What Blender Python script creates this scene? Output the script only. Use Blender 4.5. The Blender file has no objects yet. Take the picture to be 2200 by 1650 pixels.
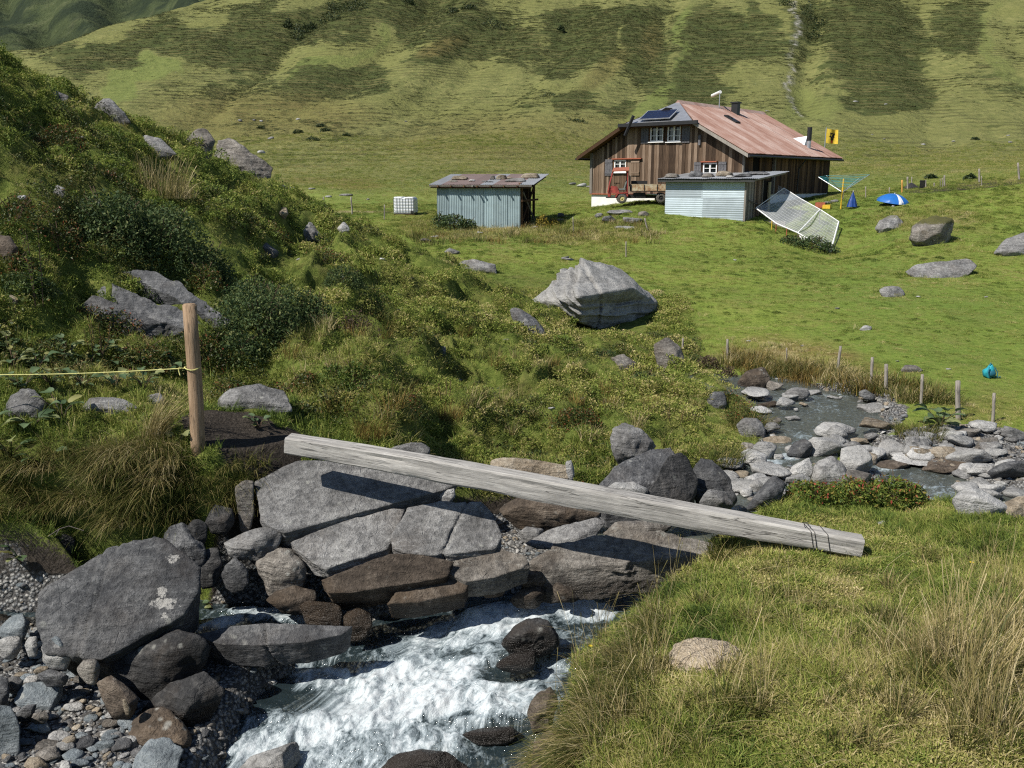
import bpy, bmesh, math, random
import numpy as np
from mathutils import Vector, Matrix
R = math.radians
random.seed(7); np.random.seed(7)
S = bpy.context.scene
COL = S.collection

# ------------------------------------------------------------------ camera, sky, sun, exposure
PITCH = math.atan(435 / 1905.0); CP, SP = math.cos(PITCH), math.sin(PITCH)
ZC = 5.0
cam = bpy.data.cameras.new('camera'); camo = bpy.data.objects.new('camera', cam); COL.objects.link(camo)
cam.sensor_width = 36.0; cam.lens = 36.0 * 1905 / 2200; cam.clip_start = 0.05; cam.clip_end = 6000
camo.location = (0, 0, ZC); camo.rotation_euler = (math.pi / 2 - PITCH, 0, 0)
S.camera = camo
SUN_EL = R(48); SUN_DIR = Vector((-0.83 * math.cos(SUN_EL), -0.558 * math.cos(SUN_EL), math.sin(SUN_EL)))
w = bpy.data.worlds.new('World'); S.world = w; w.use_nodes = True
nt = w.node_tree; bg = nt.nodes['Background']
sky = nt.nodes.new('ShaderNodeTexSky'); sky.sky_type = 'NISHITA'; sky.sun_disc = False
sky.sun_elevation = SUN_EL; sky.sun_rotation = math.atan2(SUN_DIR.x, SUN_DIR.y); sky.altitude = 1500
sky.air_density = 1.0; sky.dust_density = 0.6
nt.links.new(sky.outputs[0], bg.inputs[0]); bg.inputs[1].default_value = 0.075
sl = bpy.data.lights.new('sun', 'SUN'); sl.energy = 4.6; sl.angle = R(0.5); sl.color = (1.0, 0.95, 0.87)
so = bpy.data.objects.new('sun', sl); COL.objects.link(so); so.rotation_euler = SUN_DIR.to_track_quat('Z', 'Y').to_euler()
so.location = (-30, -30, 60)
S.view_settings.view_transform = 'Standard'; S.view_settings.look = 'None'
S.view_settings.exposure = 0.55; S.view_settings.gamma = 1.0; S.view_settings.use_curve_mapping = False
S.cycles.max_bounces = 6; S.cycles.diffuse_bounces = 3; S.cycles.glossy_bounces = 3
S.cycles.transparent_max_bounces = 12; S.cycles.transmission_bounces = 4; S.cycles.use_denoising = False; S.cycles.filter_width = 1.2; S.cycles.sample_clamp_indirect = 4.0
S.cycles.caustics_reflective = False; S.cycles.caustics_refractive = False

# ------------------------------------------------------------------ where a point of the picture lies
def tval(py):                       # drop below the camera per metre of distance
    v = (825.0 - py) / 1905.0
    return -(-SP + v * CP) / (CP + v * SP)
def P(px, py, Y):
    u = (px - 1100.0) / 1905.0; v = (825.0 - py) / 1905.0
    k = Y / (CP + v * SP)
    return Vector((u * k, Y, ZC + (-SP + v * CP) * k))
def PXY(px, py, Y):
    p = P(px, py, Y); return (p.x, p.y)
def proj(X, Y, Z):                  # world -> picture
    dz = Z - ZC
    d = Y * CP - dz * SP; up = Y * SP + dz * CP
    return 1100 + 1905 * X / d, 825 - 1905 * up / d
def ppm(py, Y):                     # picture pixels per metre
    v = (825.0 - py) / 1905.0
    return 1905.0 * (CP + v * SP) / Y

# ------------------------------------------------------------------ noise
def _h(ix, iy, iz, seed):
    n = (ix.astype(np.int64) * 374761393 + iy.astype(np.int64) * 668265263 + iz.astype(np.int64) * 1274126177 + seed * 974711) & 0xffffffff
    n = ((n ^ (n >> 13)) * 1274126177) & 0xffffffff
    n = n ^ (n >> 16)
    return (n & 0xffff).astype(np.float64) / 65535.0
def vnoise(x, y, z, seed=0):
    x = np.asarray(x, float); y = np.asarray(y, float); z = np.asarray(z, float) + np.zeros_like(x)
    x0 = np.floor(x); y0 = np.floor(y); z0 = np.floor(z)
    fx = x - x0; fy = y - y0; fz = z - z0
    fx = fx * fx * (3 - 2 * fx); fy = fy * fy * (3 - 2 * fy); fz = fz * fz * (3 - 2 * fz)
    ix, iy, iz = x0.astype(np.int64), y0.astype(np.int64), z0.astype(np.int64)
    def L(a, b, t): return a + (b - a) * t
    c = lambda i, j, k: _h(ix + i, iy + j, iz + k, seed)
    return L(L(L(c(0,0,0), c(1,0,0), fx), L(c(0,1,0), c(1,1,0), fx), fy),
             L(L(c(0,0,1), c(1,0,1), fx), L(c(0,1,1), c(1,1,1), fx), fy), fz) * 2 - 1
def vnoise2(x, y, seed=0):
    x = np.asarray(x, float); y = np.asarray(y, float)
    x0 = np.floor(x); y0 = np.floor(y); fx = x - x0; fy = y - y0
    fx = fx * fx * (3 - 2 * fx); fy = fy * fy * (3 - 2 * fy)
    ix, iy = x0.astype(np.int64), y0.astype(np.int64); z = np.zeros_like(ix)
    c = lambda i, j: _h(ix + i, iy + j, z, seed)
    a = c(0,0) + (c(1,0) - c(0,0)) * fx; b = c(0,1) + (c(1,1) - c(0,1)) * fx
    return (a + (b - a) * fy) * 2 - 1
def fbm2(x, y, seed=0, oct=4):
    s = 0; a = 1; t = 0
    for o in range(oct):
        s = s + a * vnoise2(x * 2 ** o + 17.3 * o, y * 2 ** o - 9.1 * o, seed + o); t += a; a *= .5
    return s / t
def fbm3(x, y, z, seed=0, oct=4):
    s = 0; a = 1; t = 0
    for o in range(oct):
        s = s + a * vnoise(x * 2 ** o + 7.7 * o, y * 2 ** o - 3.1 * o, z * 2 ** o + 5.9 * o, seed + o); t += a; a *= .5
    return s / t
def sstep(a, b, x):
    t = np.clip((x - a) / (b - a), 0, 1); return t * t * (3 - 2 * t)

# ------------------------------------------------------------------ object helpers
def tag(o, label=None, cat=None, group=None, kind=None):
    if label: o['label'] = label
    if cat: o['category'] = cat
    if group: o['group'] = group
    if kind: o['kind'] = kind
    return o
def empty(name, loc=(0, 0, 0), rz=0.0, label=None, cat=None, group=None):
    o = bpy.data.objects.new(name, None); COL.objects.link(o); o.empty_display_size = .1
    o.location = loc; o.rotation_euler = (0, 0, rz)
    return tag(o, label, cat, group)
def np_mesh(name, V, F, mat=None, smooth=True, attrs=None, cattrs=None):
    V = np.asarray(V, np.float32); F = np.asarray(F, np.int32)
    me = bpy.data.meshes.new(name); n = F.shape[1]
    me.vertices.add(len(V)); me.vertices.foreach_set('co', V.ravel())
    me.loops.add(F.size); me.loops.foreach_set('vertex_index', F.ravel())
    me.polygons.add(len(F)); me.polygons.foreach_set('loop_start', np.arange(0, F.size, n, dtype=np.int32))
    me.polygons.foreach_set('use_smooth', np.full(len(F), smooth))
    me.update(calc_edges=True)
    for k, a in (attrs or {}).items():
        at = me.attributes.new(k, 'FLOAT', 'POINT'); at.data.foreach_set('value', np.asarray(a, np.float32).ravel())
    for k, a in (cattrs or {}).items():
        at = me.attributes.new(k, 'FLOAT_COLOR', 'POINT')
        a = np.asarray(a, np.float32); a = np.concatenate([a, np.ones((len(a), 1), np.float32)], 1)
        at.data.foreach_set('color', a.ravel())
    if mat: me.materials.append(mat)
    return me
def link(name, me, parent=None, loc=None, rot=None):
    o = bpy.data.objects.new(name, me); COL.objects.link(o)
    if parent: o.parent = parent
    if loc is not None: o.location = loc
    if rot is not None: o.rotation_euler = rot
    return o
def grid_faces(nr, nc):
    i = np.arange((nr - 1) * (nc - 1)); r = i // (nc - 1); c = i % (nc - 1); a = r * nc + c
    return np.stack([a, a + 1, a + nc + 1, a + nc], 1)
class MB:
    """collects simple solids and links them as one mesh object"""
    def __init__(s): s.bm = bmesh.new()
    def box(s, c, d, rot=None, bevel=0.0, taper=None):
        r = bmesh.ops.create_cube(s.bm, size=1.0); vs = r['verts']
        for v in vs:
            v.co = Vector((v.co.x * d[0], v.co.y * d[1], v.co.z * d[2]))
            if taper and v.co.z > 0: v.co.x *= taper[0]; v.co.y *= taper[1]
        if bevel > 0:
            es = list({e for v in vs for e in v.link_edges})
            rb = bmesh.ops.bevel(s.bm, geom=es, offset=bevel, segments=1, affect='EDGES', profile=.5)
            vs = list({v for f in rb['faces'] for v in f.verts} | {v for v in vs if v.is_valid})
        M = rot.to_4x4() if rot is not None else Matrix()
        for v in vs: v.co = M @ v.co + Vector(c)
        return s
    def hexa(s, p):                   # eight corners: bottom ring, top ring
        vs = [s.bm.verts.new(q) for q in p]
        for f in ((3,2,1,0), (4,5,6,7), (0,1,5,4), (1,2,6,5), (2,3,7,6), (3,0,4,7)):
            s.bm.faces.new([vs[i] for i in f])
        return s
    def tube(s, pts, r, n=8, cap=True, r2=None):
        pts = [Vector(p) for p in pts]; rings = []
        for i, p in enumerate(pts):
            t = (pts[min(i + 1, len(pts) - 1)] - pts[max(i - 1, 0)]).normalized()
            a = t.orthogonal().normalized() if i == 0 else (rings[-1][1] - t * rings[-1][1].dot(t)).normalized()
            b = t.cross(a); k = i / max(1, len(pts) - 1)
            rr = r if r2 is None else r + (r2 - r) * k
            rings.append(([s.bm.verts.new(p + (a * math.cos(q) + b * math.sin(q)) * rr) for q in [2 * math.pi * j / n for j in range(n)]], a))
        for i in range(len(rings) - 1):
            for j in range(n):
                s.bm.faces.new((rings[i][0][j], rings[i][0][(j + 1) % n], rings[i + 1][0][(j + 1) % n], rings[i + 1][0][j]))
        if cap:
            s.bm.faces.new(list(reversed(rings[0][0]))); s.bm.faces.new(rings[-1][0])
        return s
    def face(s, pts):
        s.bm.faces.new([s.bm.verts.new(p) for p in pts]); return s
    def prism(s, poly, ext):          # polygon (3-D points) pushed along ext
        a = [s.bm.verts.new(p) for p in poly]; b = [s.bm.verts.new(Vector(p) + Vector(ext)) for p in poly]
        s.bm.faces.new(list(reversed(a))); s.bm.faces.new(b); n = len(a)
        for i in range(n): s.bm.faces.new((a[i], a[(i + 1) % n], b[(i + 1) % n], b[i]))
        return s
    def lathe(s, prof, c=(0, 0, 0), n=16, axis='Z'):
        rings = []
        for (r, z) in prof:
            ring = []
            for j in range(n):
                q = 2 * math.pi * j / n; x, y = r * math.cos(q), r * math.sin(q)
                p = Vector((x, y, z)) if axis == 'Z' else Vector((x, z, y))
                ring.append(s.bm.verts.new(p + Vector(c)))
            rings.append(ring)
        for i in range(len(rings) - 1):
            for j in range(n):
                s.bm.faces.new((rings[i][j], rings[i][(j + 1) % n], rings[i + 1][(j + 1) % n], rings[i + 1][j]))
        return s
    def build(s, name, mat, parent=None, smooth=False, loc=None, rot=None):
        bmesh.ops.recalc_face_normals(s.bm, faces=s.bm.faces)
        me = bpy.data.meshes.new(name); s.bm.to_mesh(me); s.bm.free()
        if mat: me.materials.append(mat)
        if smooth:
            for p in me.polygons: p.use_smooth = True
        return link(name, me, parent, loc, rot)

# ------------------------------------------------------------------ material helper
class NT:
    def __init__(s, name, rough=.8, spec=.3):
        s.m = bpy.data.materials.new(name); s.m.use_nodes = True; s.t = s.m.node_tree
        s.b = s.t.nodes['Principled BSDF']; s.b.inputs['Roughness'].default_value = rough
        s.b.inputs['Specular IOR Level'].default_value = spec
        s._c = None
    def n(s, typ, **kw):
        x = s.t.nodes.new(typ)
        for k, v in kw.items(): setattr(x, k, v)
        return x
    def set(s, sock, val):
        if hasattr(val, 'is_output') or isinstance(val, bpy.types.NodeSocket): s.t.links.new(val, sock)
        else:
            if isinstance(val, (tuple, list)) and len(val) == 3 and sock.type == 'RGBA': val = (*val, 1)
            sock.default_value = val
    def coord(s, kind='Object', scale=None, loc=None, rot=None):
        if s._c is None: s._c = s.n('ShaderNodeTexCoord')
        o = s._c.outputs[kind]
        if scale is None and loc is None and rot is None: return o
        mp = s.n('ShaderNodeMapping'); s.set(mp.inputs[0], o)
        if scale is not None: mp.inputs['Scale'].default_value = scale if hasattr(scale, '__len__') else (scale,) * 3
        if loc is not None: mp.inputs['Location'].default_value = loc
        if rot is not None: mp.inputs['Rotation'].default_value = rot
        return mp.outputs[0]
    def pos(s, scale=(1, 1, 1), rot=(0, 0, 0)):
        g = s.n('ShaderNodeNewGeometry'); mp = s.n('ShaderNodeMapping'); s.set(mp.inputs[0], g.outputs['Position'])
        mp.inputs['Scale'].default_value = scale; mp.inputs['Rotation'].default_value = rot
        return mp.outputs[0]
    def noise(s, vec, scale=5, detail=5, rough=.55, dist=0.0, out=0):
        x = s.n('ShaderNodeTexNoise'); s.set(x.inputs['Vector'], vec); x.inputs['Scale'].default_value = scale
        x.inputs['Detail'].default_value = detail; x.inputs['Roughness'].default_value = rough; x.inputs['Distortion'].default_value = dist
        return x.outputs[out]
    def vor(s, vec, scale=5, feature='F1', out='Distance', rnd=1.0):
        x = s.n('ShaderNodeTexVoronoi', feature=feature); s.set(x.inputs['Vector'], vec); x.inputs['Scale'].default_value = scale
        x.inputs['Randomness'].default_value = rnd
        return x.outputs[out]
    def wave(s, vec, scale=5, dist=2, detail=2, dscale=1, dirn='Z'):
        x = s.n('ShaderNodeTexWave', bands_direction=dirn); s.set(x.inputs['Vector'], vec); x.inputs['Scale'].default_value = scale
        x.inputs['Distortion'].default_value = dist; x.inputs['Detail'].default_value = detail; x.inputs['Detail Scale'].default_value = dscale
        return x.outputs['Fac']
    def ramp(s, fac, stops, interp='LINEAR'):
        x = s.n('ShaderNodeValToRGB'); s.set(x.inputs[0], fac); cr = x.color_ramp; cr.interpolation = interp
        while len(cr.elements) < len(stops): cr.elements.new(.5)
        for e, (p, c) in zip(cr.elements, stops):
            e.position = p; e.color = (c, c, c, 1) if not hasattr(c, '__len__') else (*c, 1)
        return x.outputs[0]
    def mix(s, fac, a, b, mode='MIX'):
        x = s.n('ShaderNodeMix', data_type='RGBA', blend_type=mode)
        s.set(x.inputs[0], fac); s.set(x.inputs[6], a); s.set(x.inputs[7], b)
        return x.outputs[2]
    def math(s, op, a, b=0.0, c=None, clamp=False):
        x = s.n('ShaderNodeMath', operation=op); x.use_clamp = clamp; s.set(x.inputs[0], a); s.set(x.inputs[1], b)
        if c is not None: s.set(x.inputs[2], c)
        return x.outputs[0]
    def attr(s, name, inst=False, out='Fac'):
        x = s.n('ShaderNodeAttribute'); x.attribute_name = name
        if inst: x.attribute_type = 'INSTANCER'
        return x.outputs[out]
    def rnd(s): return s.n('ShaderNodeObjectInfo').outputs['Random']
    def bump(s, h, strength=.5, dist=.02, nrm=None):
        x = s.n('ShaderNodeBump'); s.set(x.inputs['Height'], h); x.inputs['Strength'].default_value = strength; x.inputs['Distance'].default_value = dist
        if nrm is not None: s.set(x.inputs['Normal'], nrm)
        return x.outputs[0]
    def col(s, c): s.set(s.b.inputs['Base Color'], c); return s
    def rough(s, v): s.set(s.b.inputs['Roughness'], v); return s
    def nrm(s, v): s.set(s.b.inputs['Normal'], v); return s
def flat(name, c, rough=.6, metal=0.0, spec=.4, var=.12, scale=8.0):
    m = NT(name, rough, spec); v = m.noise(m.coord(), scale, 4)
    lo = tuple(x * (1 - var * 2) for x in c); hi = tuple(min(1, x * (1 + var)) for x in c)
    m.col(m.ramp(v, [(.3, lo), (.7, hi)])); m.b.inputs['Metallic'].default_value = metal
    return m.m
# ------------------------------------------------------------------ the lie of the land
def tps_fit(pts, lam=1e-3):
    A = np.array([((px - 1100) / 1905.0, math.log(Y) * .55, tval(py)) for px, py, Y in pts]); n = len(A)
    d = np.hypot(A[:, None, 0] - A[None, :, 0], A[:, None, 1] - A[None, :, 1])
    K = np.where(d > 1e-9, d * d * np.log(d + 1e-12), 0) + lam * np.eye(n)
    Pm = np.c_[np.ones(n), A[:, 0], A[:, 1]]
    M = np.zeros((n + 3, n + 3)); M[:n, :n] = K; M[:n, n:] = Pm; M[n:, :n] = Pm.T
    return A, np.linalg.solve(M, np.r_[A[:, 2], 0, 0, 0])
def tps_eval(fit, X, Y):
    A, wgt = fit; n = len(A)
    u = (X / Y).ravel() * 1.0; l = (np.log(Y) * .55).ravel(); out = np.empty(len(u))
    for i in range(0, len(u), 60000):
        uu = u[i:i + 60000, None]; ll = l[i:i + 60000, None]
        d2 = (uu - A[None, :, 0]) ** 2 + (ll - A[None, :, 1]) ** 2
        out[i:i + 60000] = (.5 * d2 * np.log(d2 + 1e-18)) @ wgt[:n] + wgt[n] + uu[:, 0] * wgt[n + 1] + ll[:, 0] * wgt[n + 2]
    return ZC - out.reshape(X.shape) * Y
# valley floor, meadow and mountainside: (pixel x, pixel y, metres away)
BASE = [(-500,1560,6.9),(100,1520,7.3),(100,1640,6.6),(350,1610,6.9),(50,1360,8.6),(450,1330,8.7),(-400,1250,9.6),(100,1225,9.5),(600,1230,9.6),
 (800,1700,6.5),(900,1520,7.7),(1000,1360,8.7),(1150,1330,8.9),(1350,1290,9.3),(1350,1170,10.6),(1000,1170,10.6),(700,2100,4.9),(1400,2100,4.8),(2200,2100,4.8),
 (1450,1100,11.8),(1620,1020,13.4),(1740,900,17.3),(1750,845,19.4),(1800,980,14.8),(2000,1042,13.5),(2250,1060,13.2),(2100,950,15.2),(2250,925,16.0),
 (1650,800,21.0),(1500,755,23.2),(1780,785,21.2),(1872,822,19.0),(1980,868,17.2),(2057,900,16.1),(2150,900,16.4),(2400,900,16.4),
 (2150,800,20.0),(2100,720,24),(1900,720,24),(1700,690,26),(1500,680,27),(1700,620,32),(1950,600,33),(2200,600,33),(1700,560,39),(1950,520,41),(2200,520,41),
 (1500,560,39),(1500,505,45),(1740,534,43.8),(1440,464,50),(1520,469,48.6),(1590,476,47.2),(1660,504,46.0),(1790,552,43.6),(1800,445,52),(1950,430,51),(2100,408,52),(2250,385,53),
 (1200,640,31),(1230,560,38),(1050,560,38),(1080,510,45),(900,560,38),(900,505,46),(1020,497,48),(1250,485,50),(1300,453,51),(1400,439,51.8),(1270,446,58),(700,480,52),(500,520,45),(200,560,40),(-400,560,38),
 (870,463,54),(760,460,57),(1180,470,53),(1150,430,66),(1000,425,68),(800,432,66),(690,408,70),(640,440,66),(1700,415,66),(1880,405,66),(1500,420,70),(2050,388,64),(2250,376,62),
 (400,450,66),(-400,450,66),(2800,380,60),(2800,600,33),(2800,900,16.5),(2900,1060,13.5),
 (400,405,88),(700,398,88),(1000,392,88),(1300,388,88),(1700,378,86),(2100,360,84),(2700,350,84),(-400,410,88)]
for px in (-900, -400, 100, 500, 900, 1300, 1700, 2100, 2700, 3200):
    for Y, py in ((130, 325), (180, 235), (240, 130), (310, 20), (400, -110), (520, -240)):
        if px == 100: py = {130: 325, 180: 235, 240: 145, 310: 150, 400: 190, 520: 220}[Y]
        if px == -400: py = {130: 330, 180: 255, 240: 195, 310: 210, 400: 235, 520: 250}[Y]
        if px == -900: py = {130: 335, 180: 280, 240: 250, 310: 250, 400: 260, 520: 270}[Y]
        if px == 500: py = {130: 325, 180: 235, 240: 130, 310: 18, 400: 30, 520: 60}[Y]
        BASE.append((px, py + (14 if px > 1500 and Y < 200 else 0), Y))
BASE += [(90, 108, 268), (300, 62, 290), (640, -30, 340)]
BASE_FIT = tps_fit(BASE)
KNOLL = [(425,945,9.6),(540,905,10.3),(620,960,9.9),(300,1010,9.2),(300,920,9.7),(100,960,9.2),(-200,960,9.2),(100,1080,8.8),(300,1090,8.9),(100,860,10.2),(300,860,10.6),(-300,860,10.2),(100,780,11.6),(300,800,11.8),(480,860,11.2),
 (300,700,13.3),(300,600,14.6),(300,500,16.0),(300,400,18.2),(300,310,21),(280,262,23),(0,95,19.5),(130,185,21.5),(-300,-60,18),(-300,300,14.5),(-300,600,11.8),
 (0,300,15.2),(0,500,13.2),(0,700,11.8),(450,640,14.6),(450,500,18),(450,420,21),(470,345,24),(600,405,26.5),(600,600,17),(600,700,14.8),(600,820,12.4),(600,500,20.5),
 (760,492,27),(760,600,20),(760,700,16.6),(760,800,14),(760,880,12),(760,940,10.9),(950,562,28),(950,650,21.5),(950,750,17.3),(950,850,14),(950,940,12),(900,990,10.9),
 (1150,642,27.5),(1150,720,21.3),(1150,800,17.5),(1150,900,14),(1150,990,11.8),(1400,745,23),(1400,820,18.5),(1400,900,15.2),(1400,975,13),(1550,812,20),(1550,900,16),(1570,985,13.4),(1640,895,16.6),
 (-300,20,24),(0,135,26),(130,235,28),(280,330,31),(450,420,33),(600,480,36),(760,555,36),(950,615,36),(1150,690,34),(1400,790,28),(1560,850,24),(-300,300,40),(300,480,42)]
KNOLL_FIT = tps_fit(KNOLL)
KPOLY = [PXY(*a) for a in [(-900,1150,8.7),(-300,1150,8.7),(0,1150,8.7),(300,1148,8.65),(400,1120,8.9),(470,1060,9.3),(560,1020,9.6),(700,1020,10.0),(900,1015,10.5),(1050,1015,11.0),(1200,1012,11.4),
 (1300,1000,11.9),(1440,990,12.7),(1560,990,13.3),(1640,935,15.2),(1645,880,17.3),(1600,835,19.3),(1520,800,22)]] + [PXY(1480,700,30), PXY(1150,600,38), PXY(700,500,48), PXY(0,450,46), PXY(-900,450,40)]
MOUND = [(1650,1650,4.4),(1300,1640,4.6),(1250,1400,6.5),(1500,1500,5.2),(1500,1350,6.5),(1530,1410,5.9),(1900,1300,6.9),(2150,1500,5.0),(2150,1200,7.9),(2150,1100,9.4),(1650,1210,8.0),(1400,1290,7.7),
 (1650,1092,9.8),(1850,1180,8.3),(1900,1075,10.3),(2080,1095,10.0),(2300,1105,9.8),(2150,1650,4.25),(1600,2000,3.3),(2200,2000,3.2),(1100,2000,3.45),(2800,1500,5.0),(2800,1100,9.2),(1200,1560,5.2),(1560,1180,8.6)]
MOUND_FIT = tps_fit(MOUND)
MPOLY = [PXY(*a) for a in [(1050,2100,3.3),(1160,1720,4.6),(1165,1600,5.2),(1195,1450,6.2),(1260,1350,7.0),(1400,1275,8.0),(1520,1200,8.8),(1560,1130,9.6),(1640,1085,10.2),(1760,1075,10.6),(1900,1068,10.8),(2050,1082,10.6),(2200,1108,10.0),(2900,1110,9.6)]] + [(9, 1.0), (-.2, 1.0)]
def sdf_poly(poly, X, Y):           # > 0 inside
    d = np.full(X.shape, 1e9); ins = np.zeros(X.shape, bool); n = len(poly)
    for i in range(n):
        ax, ay = poly[i]; bx, by = poly[(i + 1) % n]; ex, ey = bx - ax, by - ay
        t = np.clip(((X - ax) * ex + (Y - ay) * ey) / (ex * ex + ey * ey), 0, 1)
        d = np.minimum(d, np.hypot(X - ax - t * ex, Y - ay - t * ey))
        c = ((ay > Y) != (by > Y)) & (X < (bx - ax) * (Y - ay) / (by - ay + 1e-12) + ax); ins ^= c
    return np.where(ins, d, -d)
# water course: pixel x, pixel y, metres away, half width
SPUR = [(760,800,13.6,.55,.75),(815,850,12.6,.75,.6),(842,902,11.4,.85,.42),(965,950,11.5,-.40,.6),(700,740,15,.4,.9),(1010,880,13.0,-.25,.8)]
def wl(a): return [(*PXY(px, py, Y), P(px, py, Y).z, hw) for px, py, Y, hw in a]
MAIN = wl([(1480,815,19.7,.5),(1660,830,19.5,.7),(1760,862,18.4,1.15),(1770,905,16.9,1.15),(1735,942,15.7,.5),(1650,985,14.5,.28),(1560,1035,13.2,.36),(1440,1090,12.0,.5),(1330,1160,10.9,.5),(1300,1240,9.9,.55),(1260,1300,9.25,.55),
 (1080,1345,8.75,.75),(930,1430,8.15,1.2),(830,1540,7.5,1.35),(790,1660,6.85,1.3),(780,1850,6.0,1.3),(780,2200,4.9,1.3)])
RIGHT = wl([(1800,935,16.0,.35),(1880,985,14.9,.30),(1960,1020,13.95,.5),(2060,1050,13.4,.5),(2250,1085,12.8,.5),(2700,1110,12.4,.5)])
SIDE = wl([(-600,1210,9.75,.35),(0,1235,9.5,.4),(200,1255,9.3,.35),(440,1325,8.85,.38),(620,1335,8.8,.3),(740,1350,8.7,.3)])
def seg_dist(line, X, Y):
    best = np.full(X.shape, 1e9); lev = np.zeros(X.shape); hw = np.ones(X.shape)
    for i in range(len(line) - 1):
        ax, ay, az, ah = line[i]; bx, by, bz, bh = line[i + 1]; ex, ey = bx - ax, by - ay
        t = np.clip(((X - ax) * ex + (Y - ay) * ey) / (ex * ex + ey * ey), 0, 1)
        h = ah + (bh - ah) * t
        d = np.hypot(X - ax - t * ex, Y - ay - t * ey) - h
        m = d < best; best = np.where(m, d, best); lev = np.where(m, az + (bz - az) * t, lev); hw = np.where(m, h, hw)
    return best, lev
DIRT = [(505, 930, 10.1, .62), (590, 975, 9.8, .42), (630,935,10.3,.25)]
GULL = [(1712, -60, 364), (1708, 60, 285), (1700, 130, 240), (1708, 200, 200), (1722, 250, 172)]
def land(X, Y, full=True):
    X = np.asarray(X, float); Y = np.asarray(Y, float)
    z = tps_eval(BASE_FIT, X, Y); u = X / Y; lY = np.log(Y)
    far = sstep(95, 160, Y)
    px0 = 1100 + 1905 * u
    # spurs and gullies of the mountainside
    if far.max() > 0:
        kk = .26 * np.clip((.30 - u) / .45, -.25, 1)
        c = u - kk * (lY - math.log(200)); c = c + .012 * fbm2(u * 14, lY * 9, 5)
        s1 = np.abs(vnoise2(c * 9.5 + 3.3, lY * .7, 31)); s2 = np.abs(vnoise2(c * 26 + 8.1, lY * 1.5, 37))
        z = z + far * np.minimum(Y, 330) / 200 * (s1 * 7.5 - 3 + s2 * 2.6 - .8) * .38
        z = z + far * (fbm2(X * .06, Y * .04, 41, 4) * 1.2 + fbm2(X * .35, Y * .3, 44, 3) * .35)
        gx = np.interp(Y, [172, 180, 191, 208, 222, 240, 272, 297, 360], [1724, 1718, 1706, 1692, 1704, 1698, 1717, 1704, 1714]) + 6 * vnoise2(lY * 30, lY * 0, 3)
        gd = np.abs(px0 - gx)
        z = z - far * 2.2 * np.exp(-(gd / 26) ** 2) * sstep(165, 190, Y)
    near = Y < 60
    info = {}
    kd = np.full(X.shape, -9.0); md = np.full(X.shape, -9.0); wd = np.full(X.shape, 9.0); wlev = np.zeros(X.shape)
    if near.any():
        Xn, Yn = X[near], Y[near]; zn = z[near]
        # gentle lumps of the meadow
        zn = zn + fbm2(Xn * .45, Yn * .45, 61, 3) * .10 * sstep(14, 24, Yn) + fbm2(Xn * 1.6, Yn * 1.6, 62, 2) * .035
        k = sdf_poly(KPOLY, Xn, Yn); kw = .28 + np.clip(Yn - 19, 0, 30) * .28 + np.clip(Yn - 11.5, 0, 8) * .03
        kz = tps_eval(KNOLL_FIT, Xn, Yn)
        lm = sstep(10.5, 14, Yn) * .85 + .15
        wx = Xn + .35 * vnoise2(Xn * 1.1, Yn * 1.1, 71); wy = Yn + .35 * vnoise2(Xn * 1.1, Yn * 1.1, 72)
        lump = 1 - np.sqrt(vnoise2(wx * .75, wy * .75 + 5, 73) ** 2 + .03) * 1.8
        lump2 = 1 - np.sqrt(vnoise2(wx * 1.9, wy * 1.9, 74) ** 2 + .02) * 1.6
        hi = sstep(.2, -.2, Xn / Yn)
        kz = kz + lm * ((.30 + .32 * hi) * lump + .40 * lump2 - .48 + .06 * fbm2(Xn * 4.5, Yn * 4.5, 75, 2)) + fbm2(Xn * 3, Yn * 3, 78, 2) * .03
        kk = sstep(-.5, 1, k / kw)
        for (a, b, c_, hgt, rad) in SPUR:
            q = P(a, b, c_); kz = kz + hgt * np.exp(-((Xn - q.x) ** 2 + (Yn - q.y) ** 2) / rad ** 2)
        zn = np.where(kz > zn, zn + (kz - zn) * kk, zn + (kz - zn) * kk * sstep(12, 9, Yn))
        m = sdf_poly(MPOLY, Xn, Yn); mz = tps_eval(MOUND_FIT, Xn, Yn) + fbm2(Xn * 1.3, Yn * 1.3, 81, 3) * .09 + fbm2(Xn * 5, Yn * 5, 84, 2) * .025
        m = m + .12 * fbm2(Xn * 2.2, Yn * 2.2, 88, 2)
        zn = zn + (mz - zn) * sstep(-.12, .22, m)
        d1, l1 = seg_dist(MAIN, Xn, Yn); d2, l2 = seg_dist(RIGHT, Xn, Yn); d3, l3 = seg_dist(SIDE, Xn, Yn)
        d = d1; l = l1
        q = d2 < d; d = np.where(q, d2, d); l = np.where(q, l2, l)
        q = d3 < d; d = np.where(q, d3, d); l = np.where(q, l3, l)
        bed = l - .16 - .16 * sstep(0, -.8, d) + .05 * fbm2(Xn * 4, Yn * 4, 91, 3)
        inw = sstep(.22, -.12, d) * (1 - sstep(.0, .3, m)) * (1 - sstep(.35, .6, k))
        zn = zn + (bed - zn) * inw
        zn = zn + .05 * fbm2(Xn * 5, Yn * 5, 95, 3) * sstep(.8, .1, d) * (1 - sstep(-.1, .1, m)) * (1 - sstep(-.1, .2, k))
        z[near] = zn; kd[near] = k; md[near] = m; wd[near] = d; wlev[near] = l
    if not full: return z
    return z, dict(k=kd, m=md, w=wd, lev=wlev)
def zat(x, y): return float(land(np.array([x]), np.array([y]), False)[0])
_YS = np.exp(np.linspace(math.log(3.2), math.log(420), 900))
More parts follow.
